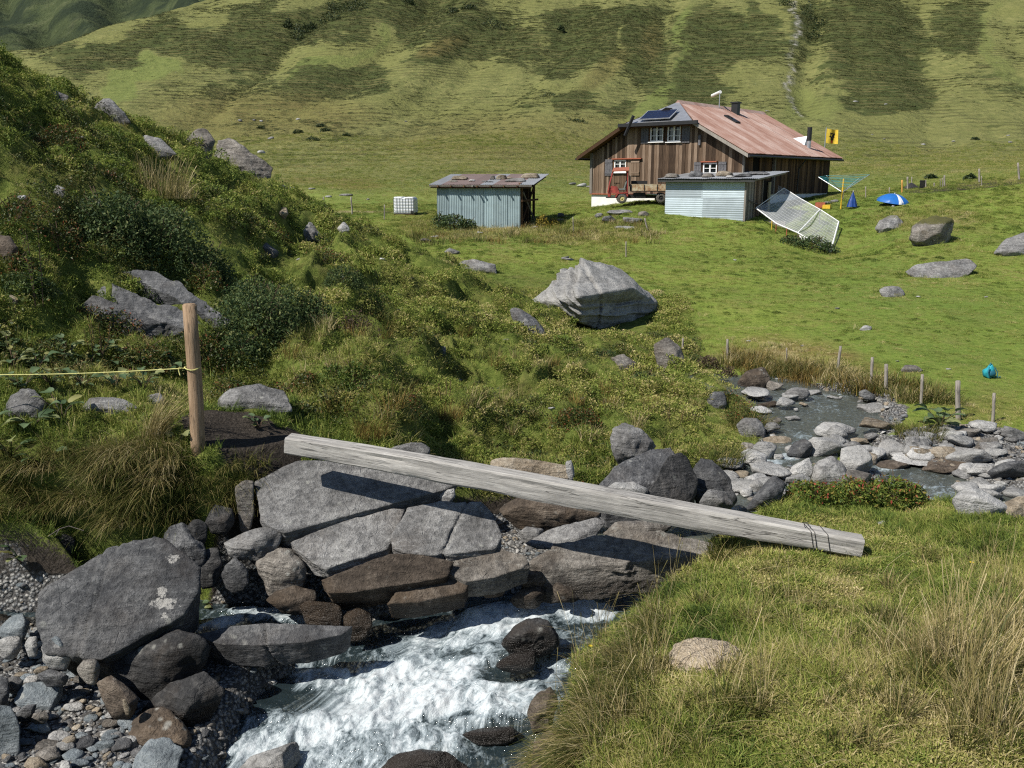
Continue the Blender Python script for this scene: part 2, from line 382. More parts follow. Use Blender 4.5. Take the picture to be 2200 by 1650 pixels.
def G(px, py, ymin=0, dz=0.0):       # the ground under a pixel of the picture
    u = (px - 1100.0) / 1905.0; v = (825.0 - py) / 1905.0; d = CP + v * SP
    X = u / d * _YS; Zr = ZC - tval(py) * _YS + dz
    g = land(X, _YS, False); hit = np.nonzero((g > Zr) & (_YS > ymin))[0]
    if len(hit) == 0: return P(px, py, 60.0)
    i = hit[0]
    if i == 0: return Vector((X[0], _YS[0], g[0]))
    a = g[i - 1] - Zr[i - 1]; b = g[i] - Zr[i]; t = -a / (b - a) if b != a else 0
    Y = _YS[i - 1] + (_YS[i] - _YS[i - 1]) * min(1, max(0, t))
    return P(px, py, Y) - Vector((0, 0, 0))

# dark dwarf-shrub patches and green strips on the mountainside, where they grow: (px, py, rx, ry, tilt, amount)
PATCH = [(320,95,230,55,-12,.8),(585,80,240,62,-14,1.),(745,185,115,40,-14,1.),(960,40,180,60,0,1.),(1030,112,160,32,-6,.8),(1235,100,140,36,-25,1.),(1375,110,55,80,8,1.),(1540,85,110,110,0,.95),
 (1480,188,135,38,0,.85),(1282,218,50,24,0,.8),(1860,90,160,120,5,1.),(1880,190,120,45,0,1.),(2085,60,80,70,0,.7),(1300,35,140,38,-10,1.),(420,135,60,28,0,.7),(150,130,80,40,0,.55),(1790,60,60,80,20,1.),(830,10,140,20,0,.9),
 (670,298,40,8,0,.9),(700,275,30,8,0,.9),(640,282,30,8,0,.8),(1090,150,30,14,0,.6),(1660,60,40,80,0,.6),(2140,180,80,50,0,.35),(1180,205,60,20,0,.35),(540,210,200,60,0,.4),(900,290,160,50,0,.25)]
GREEN = [(290,178,85,36,-18,.75),(1350,235,130,34,-38,.7),(1475,60,28,100,12,.6),(745,125,130,17,-42,.55),(640,160,120,12,-35,.4),(1730,215,60,60,0,.5),(2170,130,30,160,-10,.5),(1010,90,80,9,-20,.4),(1900,400,300,30,0,.9),(1100,420,400,20,0,.9)]
def blotch(lst, px, py):
    o = np.zeros(px.shape)
    if lst is PATCH or lst is GREEN:
        px, py = px + 110 * fbm2(px / 130, py / 70, 555, 5), py + 60 * fbm2(px / 110 + 9, py / 55, 559, 5)
    for cx, cy, rx, ry, a, s in lst:
        a = math.radians(a); dx = px - cx; dy = py - cy
        e = np.hypot((dx * math.cos(a) + dy * math.sin(a)) / rx, (-dx * math.sin(a) + dy * math.cos(a)) / ry)
        o = np.maximum(o, s * (1 - sstep(.55, 1.25, e)))
    return o
def bare(X, Y, px, py, f):            # where nothing grows: stream bed, gravel, trodden soil
    bedm = sstep(.55, .05, f['w'] + .25 * fbm2(X * 1.7, Y * 1.7, 101, 3)) * (1 - sstep(-.02, .12, f['m'])) * (1 - sstep(-.1, .25, f['k']))
    # gravel flats right of the pool and the bar at lower left
    fl = blotch([(2080,965,190,60,4,1.),(1600,1040,110,70,0,1.),(150,1500,420,220,0,1.),(-300,1450,400,250,0,1.),(300,1250,500,120,0,1.),(1130,1180,260,110,0,1.)], px, py) * (Y < 17) * (1 - sstep(-.1, .2, f['k'])) * (1 - sstep(-.02, .12, f['m']))
    gravel = np.maximum(bedm, sstep(.35, .6, fl + .25 * fbm2(X * 1.5, Y * 1.5, 105, 3)))
    dirt = np.zeros(X.shape)
    for a, b, c, r in DIRT:
        p = P(a, b, c); dirt = np.maximum(dirt, 1 - sstep(.5, 1.1, np.hypot(X - p.x, Y - p.y) / r + .25 * fbm2(X * 3, Y * 3, 107, 2)))
    bank = sstep(.30, .02, np.abs(f['m'])) * (Y < 12) + sstep(.35, .0, np.abs(f['k'] + .05)) * (Y < 20) 
    dirt = np.maximum(dirt, bank * .9 * (f['m'] < .12))
    return bedm, gravel, dirt
def polar(px0, px1, nc, ys):
    u = np.linspace((px0 - 1100) / 1905, (px1 - 1100) / 1905, nc)
    if nc == 740: u = (np.concatenate([np.linspace(-1700, -430, 70), np.linspace(-410, 2610, 600), np.linspace(2630, 3900, 70)]) - 1100) / 1905
    Y = np.repeat(ys[:, None], nc, 1); X = Y * u[None, :]
    return X, Y
def ground_sheet(px0, px1, nc, ys, name, mat):
    X, Y = polar(px0, px1, nc, ys); X, Y = X.ravel(), Y.ravel()
    z, f = land(X, Y)
    px, py = proj(X, Y, z)
    far = sstep(95, 160, Y)
    dk = blotch(PATCH, px, py) * far
    gr = blotch(GREEN, px, py) * np.maximum(far, sstep(60, 90, Y))
    bedm, gravel, dirt = bare(X, Y, px, py, f)
    kn = sstep(-.1, .4, f['k']) * sstep(40, 32, Y); mo = sstep(.0, .2, f['m'])
    water = (f['w'] < .1) * 1.0
    gx = np.interp(Y, [172, 180, 191, 208, 222, 240, 272, 297, 360], [1724, 1718, 1706, 1692, 1704, 1698, 1717, 1704, 1714]) + 4 * vnoise2(np.log(Y) * 34, Y * 0, 3) + 5 * vnoise2(np.log(Y) * 90, Y * 0, 5)
    stream = np.exp(-(np.abs(px - gx) / 4.2) ** 2) * sstep(165, 185, Y) * (.25 + .75 * (vnoise2(Y * .35, X * 0, 9) > -.35))
    trk = np.exp(-((py - 455 - (px - 780) * .006) / 2.2) ** 2) * (Y > 48) * (Y < 75) * sstep(690, 720, px) * (1 - sstep(830, 860, px))
    dry = blotch([(770,398,60,9,0,1.),(700,388,130,7,0,.7),(1750,770,170,38,12,1.),(1000,480,170,24,0,.6),(1250,500,150,26,0,.7),(2000,470,130,30,0,.45),(1700,790,120,25,10,.9),(1300,150,70,25,-40,.5),(1200,300,400,60,0,.4),(560,250,260,60,0,.5),(950,100,60,18,-20,.7),(1400,90,25,45,10,.6),(1640,770,120,30,0,.9),(2120,880,100,30,0,.5)], px, py)
    soil = blotch([(2080,400,150,9,-5,1.)], px, py) * (Y < 66) * (Y > 46)
    me = np_mesh(name, np.c_[X, Y, z], grid_faces(len(ys), nc), mat, True,
                 dict(dark=dk, green=gr, gravel=gravel, dirt=np.maximum(dirt, soil), knoll=kn, mound=mo, brook=stream, track=trk, dry=dry))
    return tag(link(name, me), kind='structure')

def ground_material():
    m = NT('alpine_ground', .95, .1); p = m.pos()
    n1 = m.noise(p, .9, 6, .62); n2 = m.noise(p, 7, 6, .65); n3 = m.noise(p, 38, 4, .7); nb = m.noise(p, .11, 5, .6)
    nbig = m.noise(p, .035, 5, .6)
    # meadow
    mead = m.ramp(n2, [(.25, (.085, .125, .022)), (.5, (.165, .215, .038)), (.78, (.245, .270, .070))])
    mead = m.mix(m.ramp(n1, [(.46, 0), (.68, .55)]), mead, (.20, .175, .060))
    mead = m.mix(m.ramp(nb, [(.40, 0), (.66, .5)]), mead, (.085, .145, .028))
    # knoll and near bank: mossier, darker
    kn = m.ramp(n2, [(.22, (.040, .056, .013)), (.5, (.105, .135, .028)), (.75, (.20, .205, .058))])
    kn = m.mix(m.ramp(n1, [(.5, 0), (.66, .5)]), kn, (.10, .075, .035))
    c = m.mix(m.attr('knoll'), mead, kn)
    mo = m.ramp(n3, [(.25, (.03, .045, .01)), (.55, (.09, .105, .025)), (.8, (.19, .17, .07))])
    c = m.mix(m.attr('mound'), c, mo)
    # mountainside
    far = m.n('ShaderNodeMapRange'); sx = m.n('ShaderNodeSeparateXYZ'); m.set(sx.inputs[0], p); m.set(far.inputs[0], sx.outputs[1])
    far.inputs[1].default_value = 60; far.inputs[2].default_value = 84
    gn = m.noise(p, .55, 6, .68); gs = m.noise(m.pos((.25, .25, 1.6)), .9, 6, .65)
    mt = m.ramp(gn, [(.3, (.098, .114, .038)), (.52, (.168, .172, .060)), (.75, (.240, .225, .088))])
    mt = m.mix(m.ramp(nbig, [(.42, 0), (.62, .7)]), mt, (.150, .155, .050))
    # narrow terracettes trodden across the slope
    sp = m.pos((.16, .16, 1)); tw = m.wave(sp, .36, 3.0, 4, 2.2, 'Z')
    tw = m.math('ADD', tw, m.math('MULTIPLY', m.math('SUBTRACT', m.noise(m.pos((.5, .5, 2)), 1.2, 5, .7), .5), .9))
    ter = m.math('MULTIPLY', m.ramp(tw, [(.12, 1), (.46, 0)]), m.ramp(m.noise(p, .05, 5), [(.44, .0), (.62, 1)]))
    mt = m.mix(m.math('MULTIPLY', ter, .6), mt, (.062, .062, .024))
    dkn = m.math('ADD', m.math('MULTIPLY', m.attr('dark'), 1.15), m.math('MULTIPLY', m.math('SUBTRACT', m.noise(m.pos((.22, .22, .7)), .5, 8, .78), .5), 3.0))
    dk = m.ramp(dkn, [(.36, 0), (.56, 1)])
    dcol = m.ramp(m.noise(p, .22, 6, .65), [(.3, (.040, .056, .017)), (.52, (.066, .078, .025)), (.75, (.105, .100, .037))])
    tl = m.math('MULTIPLY', m.ramp(tw, [(.62, 0), (.8, .55)]), m.ramp(m.noise(p, .09, 4), [(.42, 0), (.6, 1)]))
    dcol = m.mix(tl, dcol, (.16, .135, .055))
    mt = m.mix(dk, mt, dcol)
    gfac = m.math('ADD', m.attr('green'), m.math('MULTIPLY', m.math('SUBTRACT', gn, .5), .9))
    mt = m.mix(m.math('MULTIPLY', m.ramp(gfac, [(.35, 0), (.65, .85)]), 1), mt, m.ramp(gn, [(.3, (.105, .135, .036)), (.7, (.165, .190, .056))]))
    bs = m.math('MULTIPLY', m.attr('brook'), m.ramp(m.noise(p, .9, 4), [(.38, .25), (.55, 1)]))
    mt = m.mix(bs, mt, (.36, .34, .30))
    c = m.mix(far.outputs[0], c, mt)
    dr = m.math('MULTIPLY', m.attr('dry'), m.ramp(m.noise(p, 1.3, 5, .65), [(.3, .2), (.6, 1)]))
    c = m.mix(dr, c, m.ramp(n2, [(.3, (.085, .068, .022)), (.7, (.22, .165, .06))]))
    c = m.mix(m.attr('track'), c, (.28, .22, .13))
    # soil and gravel
    so_ = m.ramp(n3, [(.25, (.018, .014, .011)), (.55, (.05, .042, .034)), (.85, (.12, .10, .085))])
    df = m.math('ADD', m.attr('dirt'), m.math('MULTIPLY', m.math('SUBTRACT', n3, .5), .6))
    c = m.mix(m.ramp(df, [(.42, 0), (.58, 1)]), c, so_)
    gv = m.vor(p, 26, 'F1', 'Color'); gd = m.vor(p, 26, 'F1', 'Distance')
    gcol = m.mix(m.ramp(gd, [(.35, 0), (.62, 1)]), m.ramp(gv, [(.1, (.15, .155, .16)), (.5, (.27, .27, .26)), (.9, (.44, .42, .38))]), (.085, .082, .078))
    gf = m.math('ADD', m.attr('gravel'), m.math('MULTIPLY', m.math('SUBTRACT', n2, .5), .5))
    gf = m.ramp(gf, [(.42, 0), (.56, 1)])
    c = m.mix(gf, c, gcol)
    m.col(c)
    hh = m.mix(far.outputs[0], m.math('ADD', m.math('MULTIPLY', n2, .08), m.math('MULTIPLY', n3, .03)), m.math('ADD', m.math('MULTIPLY', gn, 1.2), m.math('MULTIPLY', ter, -.22)))
    hh = m.math('ADD', hh, m.math('MULTIPLY', m.math('MULTIPLY', gd, gf), -.05))
    m.nrm(m.bump(hh, .9, 1.0))
    return m.m
GROUND_MAT = ground_material()
ys_near = np.exp(np.concatenate([np.linspace(math.log(1.2), math.log(4.0), 40, endpoint=False), np.linspace(math.log(4.0), math.log(30), 560, endpoint=False), np.linspace(math.log(30), math.log(110), 130)]))
ground_sheet(-1700, 3900, 740, ys_near, 'ground', GROUND_MAT)
ground_sheet(-900, 3200, 560, np.exp(np.linspace(math.log(110), math.log(520), 330)), 'mountainside', GROUND_MAT)

# the far ridge at top left
def far_ridge():
    ys = np.exp(np.linspace(math.log(540), math.log(1900), 120)); X, Y = polar(-2200, 1500, 200, ys); X, Y = X.ravel(), Y.ravel()
    py = np.interp(Y, [540, 700, 900, 1150, 1500, 1900], [235, 130, 45, -45, -150, -260])
    z = ZC - tval(py) * Y
    u = X / Y
    z = z + (Y / 800) * (fbm2(u * 11 + np.log(Y) * 1.3, np.log(Y) * 3, 201, 5) * 42 + np.abs(vnoise2(u * 26 + np.log(Y) * 2.2, np.log(Y) * 3, 207)) * 22)
    m = NT('far_ridge_grass', .95, .1); p = m.pos()
    a = m.noise(p, .012, 7, .65); b = m.noise(p, .05, 6, .65)
    c = m.ramp(b, [(.3, (.040, .056, .024)), (.55, (.075, .095, .040)), (.78, (.13, .14, .07))])
    c = m.mix(m.ramp(a, [(.44, 0), (.56, .9)]), c, (.024, .036, .020))
    c = m.mix(m.ramp(m.noise(p, .03, 6, .7), [(.64, 0), (.72, .7)]), c, (.22, .21, .18))
    m.col(c); m.nrm(m.bump(m.math('ADD', b, m.math('MULTIPLY', m.noise(p, .25, 5, .7), .5)), 1.0, 10.0))
    return tag(link('far_ridge', np_mesh('far_ridge', np.c_[X, Y, z], grid_faces(120, 200), m.m)), kind='structure')
far_ridge()
# ------------------------------------------------------------------ rock
_ICO = {}
def ico(sub):
    if sub not in _ICO:
        bm = bmesh.new(); bmesh.ops.create_icosphere(bm, subdivisions=sub, radius=1.0)
        bm.verts.ensure_lookup_table()
        V = np.array([v.co[:] for v in bm.verts]); F = np.array([[v.index for v in f.verts] for f in bm.faces]); bm.free()
        V /= np.linalg.norm(V, axis=1)[:, None]; _ICO[sub] = (V, F)
    return _ICO[sub]
def hull_planes(Q):
    n = len(Q); I = np.array([(i, j, k) for i in range(n) for j in range(i + 1, n) for k in range(j + 1, n)])
    N = np.cross(Q[I[:, 1]] - Q[I[:, 0]], Q[I[:, 2]] - Q[I[:, 0]]); L = np.linalg.norm(N, axis=1); ok = L > 1e-9
    N = N[ok] / L[ok, None]; D = np.einsum('ij,ij->i', N, Q[I[ok, 0]])
    s = Q @ N.T - D
    a = (s <= 1e-6).all(0); b = (s >= -1e-6).all(0)
    N = np.r_[N[a], -N[b]]; D = np.r_[D[a], -D[b]]
    ok = D > 1e-4
    u, idx = np.unique(np.round(np.c_[N[ok], D[ok]], 3), axis=0, return_index=True)
    return N[ok][idx], D[ok][idx]
def rock_mesh(pts, sub=4, p=60, amp=.06, seed=0, strata=None, cracks=(), lump=.5, freq=1.6, facets=5):
    """angular stone through the given points: pts in metres"""
    Q = np.asarray(pts, float); c = (Q.max(0) + Q.min(0)) / 2; q = Q - c
    U, s, Wt = np.linalg.svd(q - q.mean(0), full_matrices=False)
    ql = q @ Wt.T; ext = np.abs(ql).max(0) + 1e-6; qn = ql / ext
    N, D = hull_planes(qn)
    rgf = np.random.RandomState(seed + 5)
    for _ in range(facets):
        v = rgf.normal(size=3); v /= np.linalg.norm(v); sup = (qn @ v).max()
        N = np.r_[N, v[None]]; D = np.r_[D, [sup * rgf.uniform(.74, .93)]]
    dirs, F = ico(sub)
    dots = np.clip(dirs @ N.T / D[None, :], 0, None)
    r = 1 / ((dots ** p).sum(1) ** (1.0 / p) + 1e-9)
    V = dirs * r[:, None] * ext
    size = float(ext.mean()); nd = V / (np.linalg.norm(V, axis=1)[:, None] + 1e-9)
    f = freq / size
    W = V @ Wt
    d = fbm3(V[:, 0] * f, V[:, 1] * f, V[:, 2] * f, seed, 5) * amp * size * lump * 2
    d += (np.abs(fbm3(V[:, 0] * f * 1.7, V[:, 1] * f * 1.7, V[:, 2] * f * 1.7, seed + 50, 4)) - .25) * amp * size * .9
    W = V @ Wt                        # world-oriented
    sq = fbm3(V[:, 0] * f * 1.1 + 3, V[:, 1] * f * 1.1, V[:, 2] * f * 1.1, seed + 31, 3) * 5; fl_ = np.floor(sq); fr = sq - fl_
    d += (fl_ + sstep(.35, .65, fr)) * amp * size * .22
    if sub >= 5: d += (np.abs(fbm3(W[:, 0] * 9, W[:, 1] * 9, W[:, 2] * 9, seed + 60, 4)) - .2) * .022
    if strata:
        ax, sa, sf = strata; ax = np.array(ax, float); ax /= np.linalg.norm(ax)
        t = W @ ax + .10 * size * fbm3(W[:, 0] / size, W[:, 1] / size, W[:, 2] / size, seed + 9, 3)
        d += (vnoise(t * sf, t * 0 + seed, t * 0, seed + 3) * .7 + vnoise(t * sf * 2.7, t * 0 + seed, t * 0, seed + 4) * .4) * sa
    for (n, o, wd, dp) in cracks:
        n = np.array(n, float); n /= np.linalg.norm(n)
        e = W @ n - o + .05 * size * fbm3(W[:, 0] * 2 / size, W[:, 1] * 2 / size, W[:, 2] * 2 / size, seed + 77, 3)
        d -= dp * np.exp(-(e / wd) ** 2)
    W = W + (nd @ Wt) * d[:, None]
    return W, F, c
FOOT = []                              # ground taken up by stones: x, y, radius
ROCKS = {}
def rock_material(kind):
    if kind in ROCKS: return ROCKS[kind]
    dk, md, lt, stain = dict(grey=((.070,.069,.067), (.20,.196,.19), (.38,.375,.36), .2), pale=((.17,.168,.16), (.40,.395,.38), (.58,.57,.54), .15), dark=((.018,.018,.019), (.050,.050,.050), (.13,.125,.12), .3),
        brown=((.034,.026,.019), (.105,.082,.062), (.23,.19,.15), .5), blue=((.080,.095,.105), (.20,.23,.245), (.33,.36,.37), .08), tan=((.10,.080,.055), (.29,.24,.175), (.44,.39,.31), .5),
        warm=((.060,.054,.048), (.20,.182,.158), (.37,.34,.30), .35), slate=((.036,.037,.040), (.105,.107,.11), (.23,.23,.228), .15))[kind]
    m = NT('rock_' + kind, .85, .3); oi = m.n('ShaderNodeObjectInfo'); va = m.n('ShaderNodeVectorMath', operation='MULTIPLY_ADD')
    m.set(va.inputs[0], oi.outputs['Random']); va.inputs[1].default_value = (37, 17, 53); m.set(va.inputs[2], m.coord())
    p = va.outputs[0]
    a = m.noise(p, 2.2, 8, .66, .3); b = m.noise(p, 14, 6, .7); g = m.noise(p, 60, 3, .75)
    c = m.ramp(m.math('ADD', m.math('MULTIPLY', a, .55), m.math('MULTIPLY', b, .45)), [(.37, dk), (.495, md), (.62, lt)])
    c = m.mix(m.ramp(g, [(.3, .55), (.62, 0)]), c, dk)
    c = m.mix(m.math('MULTIPLY', m.ramp(m.noise(p, 1.4, 6, .6), [(.50, 0), (.68, 1)]), stain), c, (.125, .085, .05))
    bd = m.n('ShaderNodeMapping'); m.set(bd.inputs[0], p); bd.inputs['Scale'].default_value = (1, 1, 9); bd.inputs['Rotation'].default_value = (.45, -.3, 0); bdn = m.noise(bd.outputs[0], 2.4, 5, .65)
    c = m.mix(m.ramp(bdn, [(.34, .5), (.48, 0)]), c, dk)
    mpv = m.n('ShaderNodeMapping'); m.set(mpv.inputs[0], p); mpv.inputs['Scale'].default_value = (1.2, 1.2, 6); mpv.inputs['Rotation'].default_value = (.35, .5, 0)
    vein = m.noise(mpv.outputs[0], 1.1, 4, .5, .8); vf = m.math('ABSOLUTE', m.math('SUBTRACT', vein, .5))
    c = m.mix(m.ramp(vf, [(.0, .22), (.006, 0)]), c, tuple(min(.6, x * 1.8) for x in lt))
    wh = m.math('ADD', m.attr('white'), m.math('MULTIPLY', m.math('SUBTRACT', m.noise(p, 20, 5, .7), .5), 3.2)); c = m.mix(m.math('MULTIPLY', m.ramp(wh, [(.66, 0), (.84, .7)]), m.ramp(m.attr('white'), [(.02, 0), (.1, 1)])), c, (.55, .53, .49))
    li = m.ramp(m.vor(p, 9, 'SMOOTH_F1'), [(.12, 1), (.26, 0)]); li = m.math('MULTIPLY', li, m.ramp(m.noise(p, 3, 3), [(.56, 0), (.64, 1)]))
    c = m.mix(m.math('MULTIPLY', li, .55), c, (.40, .40, .36))
    # moss and turf on top where the stone carries it
    mo = m.math('ADD', m.attr('moss'), m.math('MULTIPLY', m.math('SUBTRACT', b, .5), .8))
    c = m.mix(m.math('MULTIPLY', m.ramp(mo, [(.45, 0), (.6, 1)]), m.ramp(m.attr('moss'), [(.02, 0), (.1, 1)])), c, m.ramp(g, [(.3, (.03, .035, .01)), (.7, (.12, .11, .035))]))
    wet = m.math('ADD', m.attr('wet'), m.math('MULTIPLY', m.math('SUBTRACT', b, .5), .5)); wet = m.math('MULTIPLY', m.ramp(wet, [(.35, 0), (.6, 1)]), m.ramp(m.attr('wet'), [(.0, 0), (.1, 1)]))
    c = m.mix(m.math('MULTIPLY', wet, .80), c, m.mix(.5, (.030, .019, .010), dk))
    c = m.mix(1.0, c, m.ramp(oi.outputs['Random'], [(0, .72), (1, 1.18)]), 'MULTIPLY')
    m.col(c); m.rough(m.ramp(wet, [(0, .86), (1, .28)]))
    h = m.math('ADD', m.math('ADD', m.math('MULTIPLY', a, .5), m.math('MULTIPLY', bdn, .3)), m.math('ADD', m.math('MULTIPLY', b, .28), m.math('MULTIPLY', g, .10)))
    cr = m.vor(p, 5.5, 'DISTANCE_TO_EDGE'); cl_ = m.math('MULTIPLY', m.ramp(cr, [(0, 1), (.035, 0)]), m.ramp(m.noise(p, 2.6, 3), [(.5, 0), (.6, 1)])); h = m.math('SUBTRACT', h, m.math('MULTIPLY', cl_, .045))
    m.nrm(m.bump(h, 1.0, .16))
    ROCKS[kind] = m.m
    return m.m
NROCK = [0]
def rock(pts, kind='grey', label=None, group=None, name='rock', cat='rock', wet=None, moss=0.0, white=(), **kw):
    NROCK[0] += 1
    kw.setdefault('seed', NROCK[0] * 13 % 997)
    W, F, c = rock_mesh(pts, **kw)
    at = {}
    z = W[:, 2] + c[2]
    at['wet'] = sstep(wet + .30, wet + .02, z) if wet is not None else np.zeros(len(z))
    if moss: at['moss'] = moss * sstep(.15, .8, W[:, 2] / (np.abs(W[:, 2]).max() + 1e-6) )
    if white:
        ax_, ay_ = proj(W[:, 0] + c[0], W[:, 1] + c[1], z); at['white'] = np.maximum.reduce([1 - sstep(.4, 1.1, np.hypot((ax_ - a) / r1, (ay_ - b) / r2)) for a, b, r1, r2 in white])
    me = np_mesh(name, W, F, rock_material(kind), True, at)
    o = link(name, me, None, Vector(c))
    FOOT.append((c[0], c[1], float(np.hypot(*np.abs(W[:, :2]).max(0))) * .62))
    return tag(o, label, cat, group)
def rpoly(poly, kind, label, Y=None, lean=.55, front=.25, back=.6, sink=.15, **kw):
    """stone with the outline poly (picture pixels), its foot standing on the ground (or at Y)"""
    px = [a for a, b in poly]; py = [b for a, b in poly]
    cx, cy = sum(px) / len(px), sum(py) / len(py); yb = max(py)
    if Y is None:
        Y = G(cx, yb - .12 * (yb - min(py))).y
    k = ppm(cy, Y); pts = []
    wm = (max(px) - min(px)) / k; hm = (yb - min(py)) / k
    for a, b in poly:
        pts.append(P(a, b, Y + lean * (yb - b) / k))
    t = min(wm, hm * 1.6)
    rgp = np.random.RandomState(int(cx * 3 + cy)); nf = 3
    for i in range(nf):
        a, b = poly[int((i + rgp.rand()) * len(poly) / nf) % len(poly)]; w_ = rgp.uniform(.25, .7)
        q = P(cx + (a - cx) * w_, cy + (b - cy) * w_, Y + lean * (yb - (cy + (b - cy) * w_)) / k - front * t * rgp.uniform(.5, 1.2)); pts.append(q)
    for a, b in poly[::2]:
        q = P(cx + (a - cx) * .75, cy + (b - cy) * .75, Y + lean * (yb - b) / k + back * t); pts.append(q)
    for f in (.25, .75):
        q = P(min(px) + (max(px) - min(px)) * f, yb, Y + .1 * t); pts.append(q - Vector((0, 0, sink * hm + .03)))
    return rock([tuple(q) for q in pts], kind, label, **kw)
def rslab(poly, kind, label, Y, lean=1.0, skew=0.0, thick=.25, back=.12, inset=.94, **kw):
    """flat stone: poly is the outline of its upper face in the picture, Y how far off its lowest corner lies"""
    px = [a for a, b in poly]; py = [b for a, b in poly]; cx, cy, yb = sum(px) / len(px), sum(py) / len(py), max(py); k = ppm(cy, Y)
    top = [P(a, b, Y + lean * (yb - b) / k + skew * (a - cx) / k) for a, b in poly]; m_ = sum(top, Vector()) / len(top)
    pts = [tuple(q) for q in top] + [tuple(m_ + (q - m_) * inset + Vector((0, back, -thick))) for q in top]
    kw.setdefault('p', 160); kw.setdefault('facets', 1); kw.setdefault('amp', .022); kw.setdefault('sub', 6)
    return rock(pts, kind, label, **kw)
def rblob(px, py, w_, h_, kind, label=None, Y=None, tall=1.0, sub=3, sink=.3, **kw):
    """rounded or broken stone w_ by h_ pixels with its foot at (px, py)"""
    rg = np.random.RandomState(int(px * 7 + py * 13) % 99991)
    b = P(px, py, Y) if Y else G(px, py)
    _, fi = land(np.array([b.x]), np.array([b.y]))
    if fi['w'][0] < .05 and Y is None and b.y < 22:
        lv = fi['lev'][0] - .04
        if b.z < lv: yy = (ZC - lv) / tval(py); b = P(px, py, yy)
    k = ppm(py, b.y); W = w_ / k; H = h_ / k; D = W * rg.uniform(.6, .95)
    # the height in the picture is part height, part depth seen from above
    t = max(.0, tval(py)); Hz = max(H * .68, (H - D * t * .7)) * tall
    pts = []
    n = 11
    for i in range(n):
        th = 2 * math.pi * (i + rg.uniform(-.3, .3)) / n; zz = rg.uniform(-.9, 1)
        rr = math.sqrt(max(.1, 1 - zz * zz * .75))
        pts.append((b.x + math.cos(th) * rr * W / 2, b.y + D * .5 + math.sin(th) * rr * D / 2, b.z + Hz * (.5 + .5 * zz) - sink * Hz * .5))
    for sx in (-.45, .45):
        pts.append((b.x + sx * W, b.y + D * .5 + rg.uniform(-.3, .3) * D, b.z + Hz * rg.uniform(.1, .5)))
    return rock(pts, kind, label, sub=sub, **kw)
# stones that make up the left end of the crossing
wz = MAIN[10][2]
SLAB = dict(amp=.03, p=120, facets=5)
BED = ((.25, -.5, .8), .012, 18)
rslab([(547,1034),(610,1000),(660,979),(708,983),(985,1040),(950,1054),(812,1070),(700,1118),(612,1145),(560,1122)], 'grey', 'big tilted grey slab right under the left end of the weathered beam', 9.0, 1.05, .10, .30, strata=BED)
rslab([(622,1166),(720,1124),(846,1090),(870,1094),(832,1150),(836,1178),(700,1222),(668,1206)], 'grey', 'left half of the cracked grey slab in the middle of the pile', 8.7, 1.0, .05, .30, wet=wz+.0, strata=BED)
rslab([(876,1090),(950,1076),(1034,1078),(1060,1104),(1080,1150),(1064,1178),(960,1192),(880,1190),(842,1178),(838,1150)], 'grey', 'right half of the cracked grey slab, crossed by the beam shadow', 8.75, 1.0, .05, .30, wet=wz+.0, strata=BED, cracks=[((1,-.6,.2), .12, .012, .05)])
rslab([(690,1246),(760,1218),(838,1188),(905,1190),(975,1206),(960,1240),(860,1254),(760,1272),(706,1274)], 'brown', 'brown wet slab hanging over the white water below the cracked slab', 8.45, .75, .0, .30, back=.2, wet=wz+.22, strata=((.1,-.3,1), .012, 25))
rslab([(952,1194),(1060,1176),(1128,1192),(1139,1214),(1062,1240),(1000,1250),(960,1230)], 'warm', 'grey slab with a rusty lower edge at the right foot of the pile', 8.6, .9, .0, .26, wet=wz+.1, strata=BED)
rslab([(860,1260),(960,1236),(1010,1250),(1000,1272),(900,1292),(830,1296)], 'brown', 'low brown wet ledge between the brown slab and the white water', 8.45, .9, .0, .25, wet=wz+.2, sub=5)
rpoly([(503,1046),(522,1030),(546,1030),(548,1110),(526,1128),(514,1100)], 'warm', 'narrow upright stone wedged at the left edge of the big slab', 9.25, .2, .2, .6, sub=4)
rpoly([(480,1166),(545,1134),(598,1128),(609,1154),(560,1180),(520,1193),(486,1190)], 'grey', 'oblong grey stone left of the cracked slab', 8.85, .6, .2, .5, sub=5, amp=.07)
rpoly([(535,1203),(590,1172),(645,1180),(669,1212),(660,1250),(606,1276),(548,1252)], 'warm', 'round brownish boulder beside the cracked slab, its foot in the water', 8.7, .45, .25, .6, sub=5, wet=wz-.02, amp=.08, p=10)
rpoly([(472,1238),(486,1208),(506,1194),(530,1212),(537,1256),(484,1262)], 'slate', 'small dark pointed stone left of the round brownish boulder', 8.72, .3, .25, .6, sub=4, wet=wz-.05)
rpoly([(560,1297),(590,1268),(625,1255),(692,1272),(680,1290),(604,1310)], 'brown', 'low brown wet stone in front of the round boulder', 8.55, .7, .2, .5, sub=4, wet=wz+.1)
rpoly([(640,1300),(668,1284),(715,1290),(742,1312),(735,1346),(690,1342),(652,1322)], 'brown', 'dark brown wet block beside the small side cascade', 8.45, .4, .2, .5, sub=4, wet=wz+.3)
rpoly([(735,1312),(768,1304),(800,1318),(802,1352),(770,1366),(738,1348)], 'brown', 'brown wet block next to the dark brown block', 8.4, .4, .2, .5, sub=4, wet=wz+.3)
rslab([(418,1364),(490,1346),(570,1337),(690,1342),(757,1345),(736,1362),(660,1378),(560,1386),(470,1384)], 'slate', 'long dark flat boulder lying in the stream below the side cascade', 7.85, 1.0, .0, .30, back=.1, wet=wz-.2, cracks=[((1,.2,.3), -.05, .012, .04)])
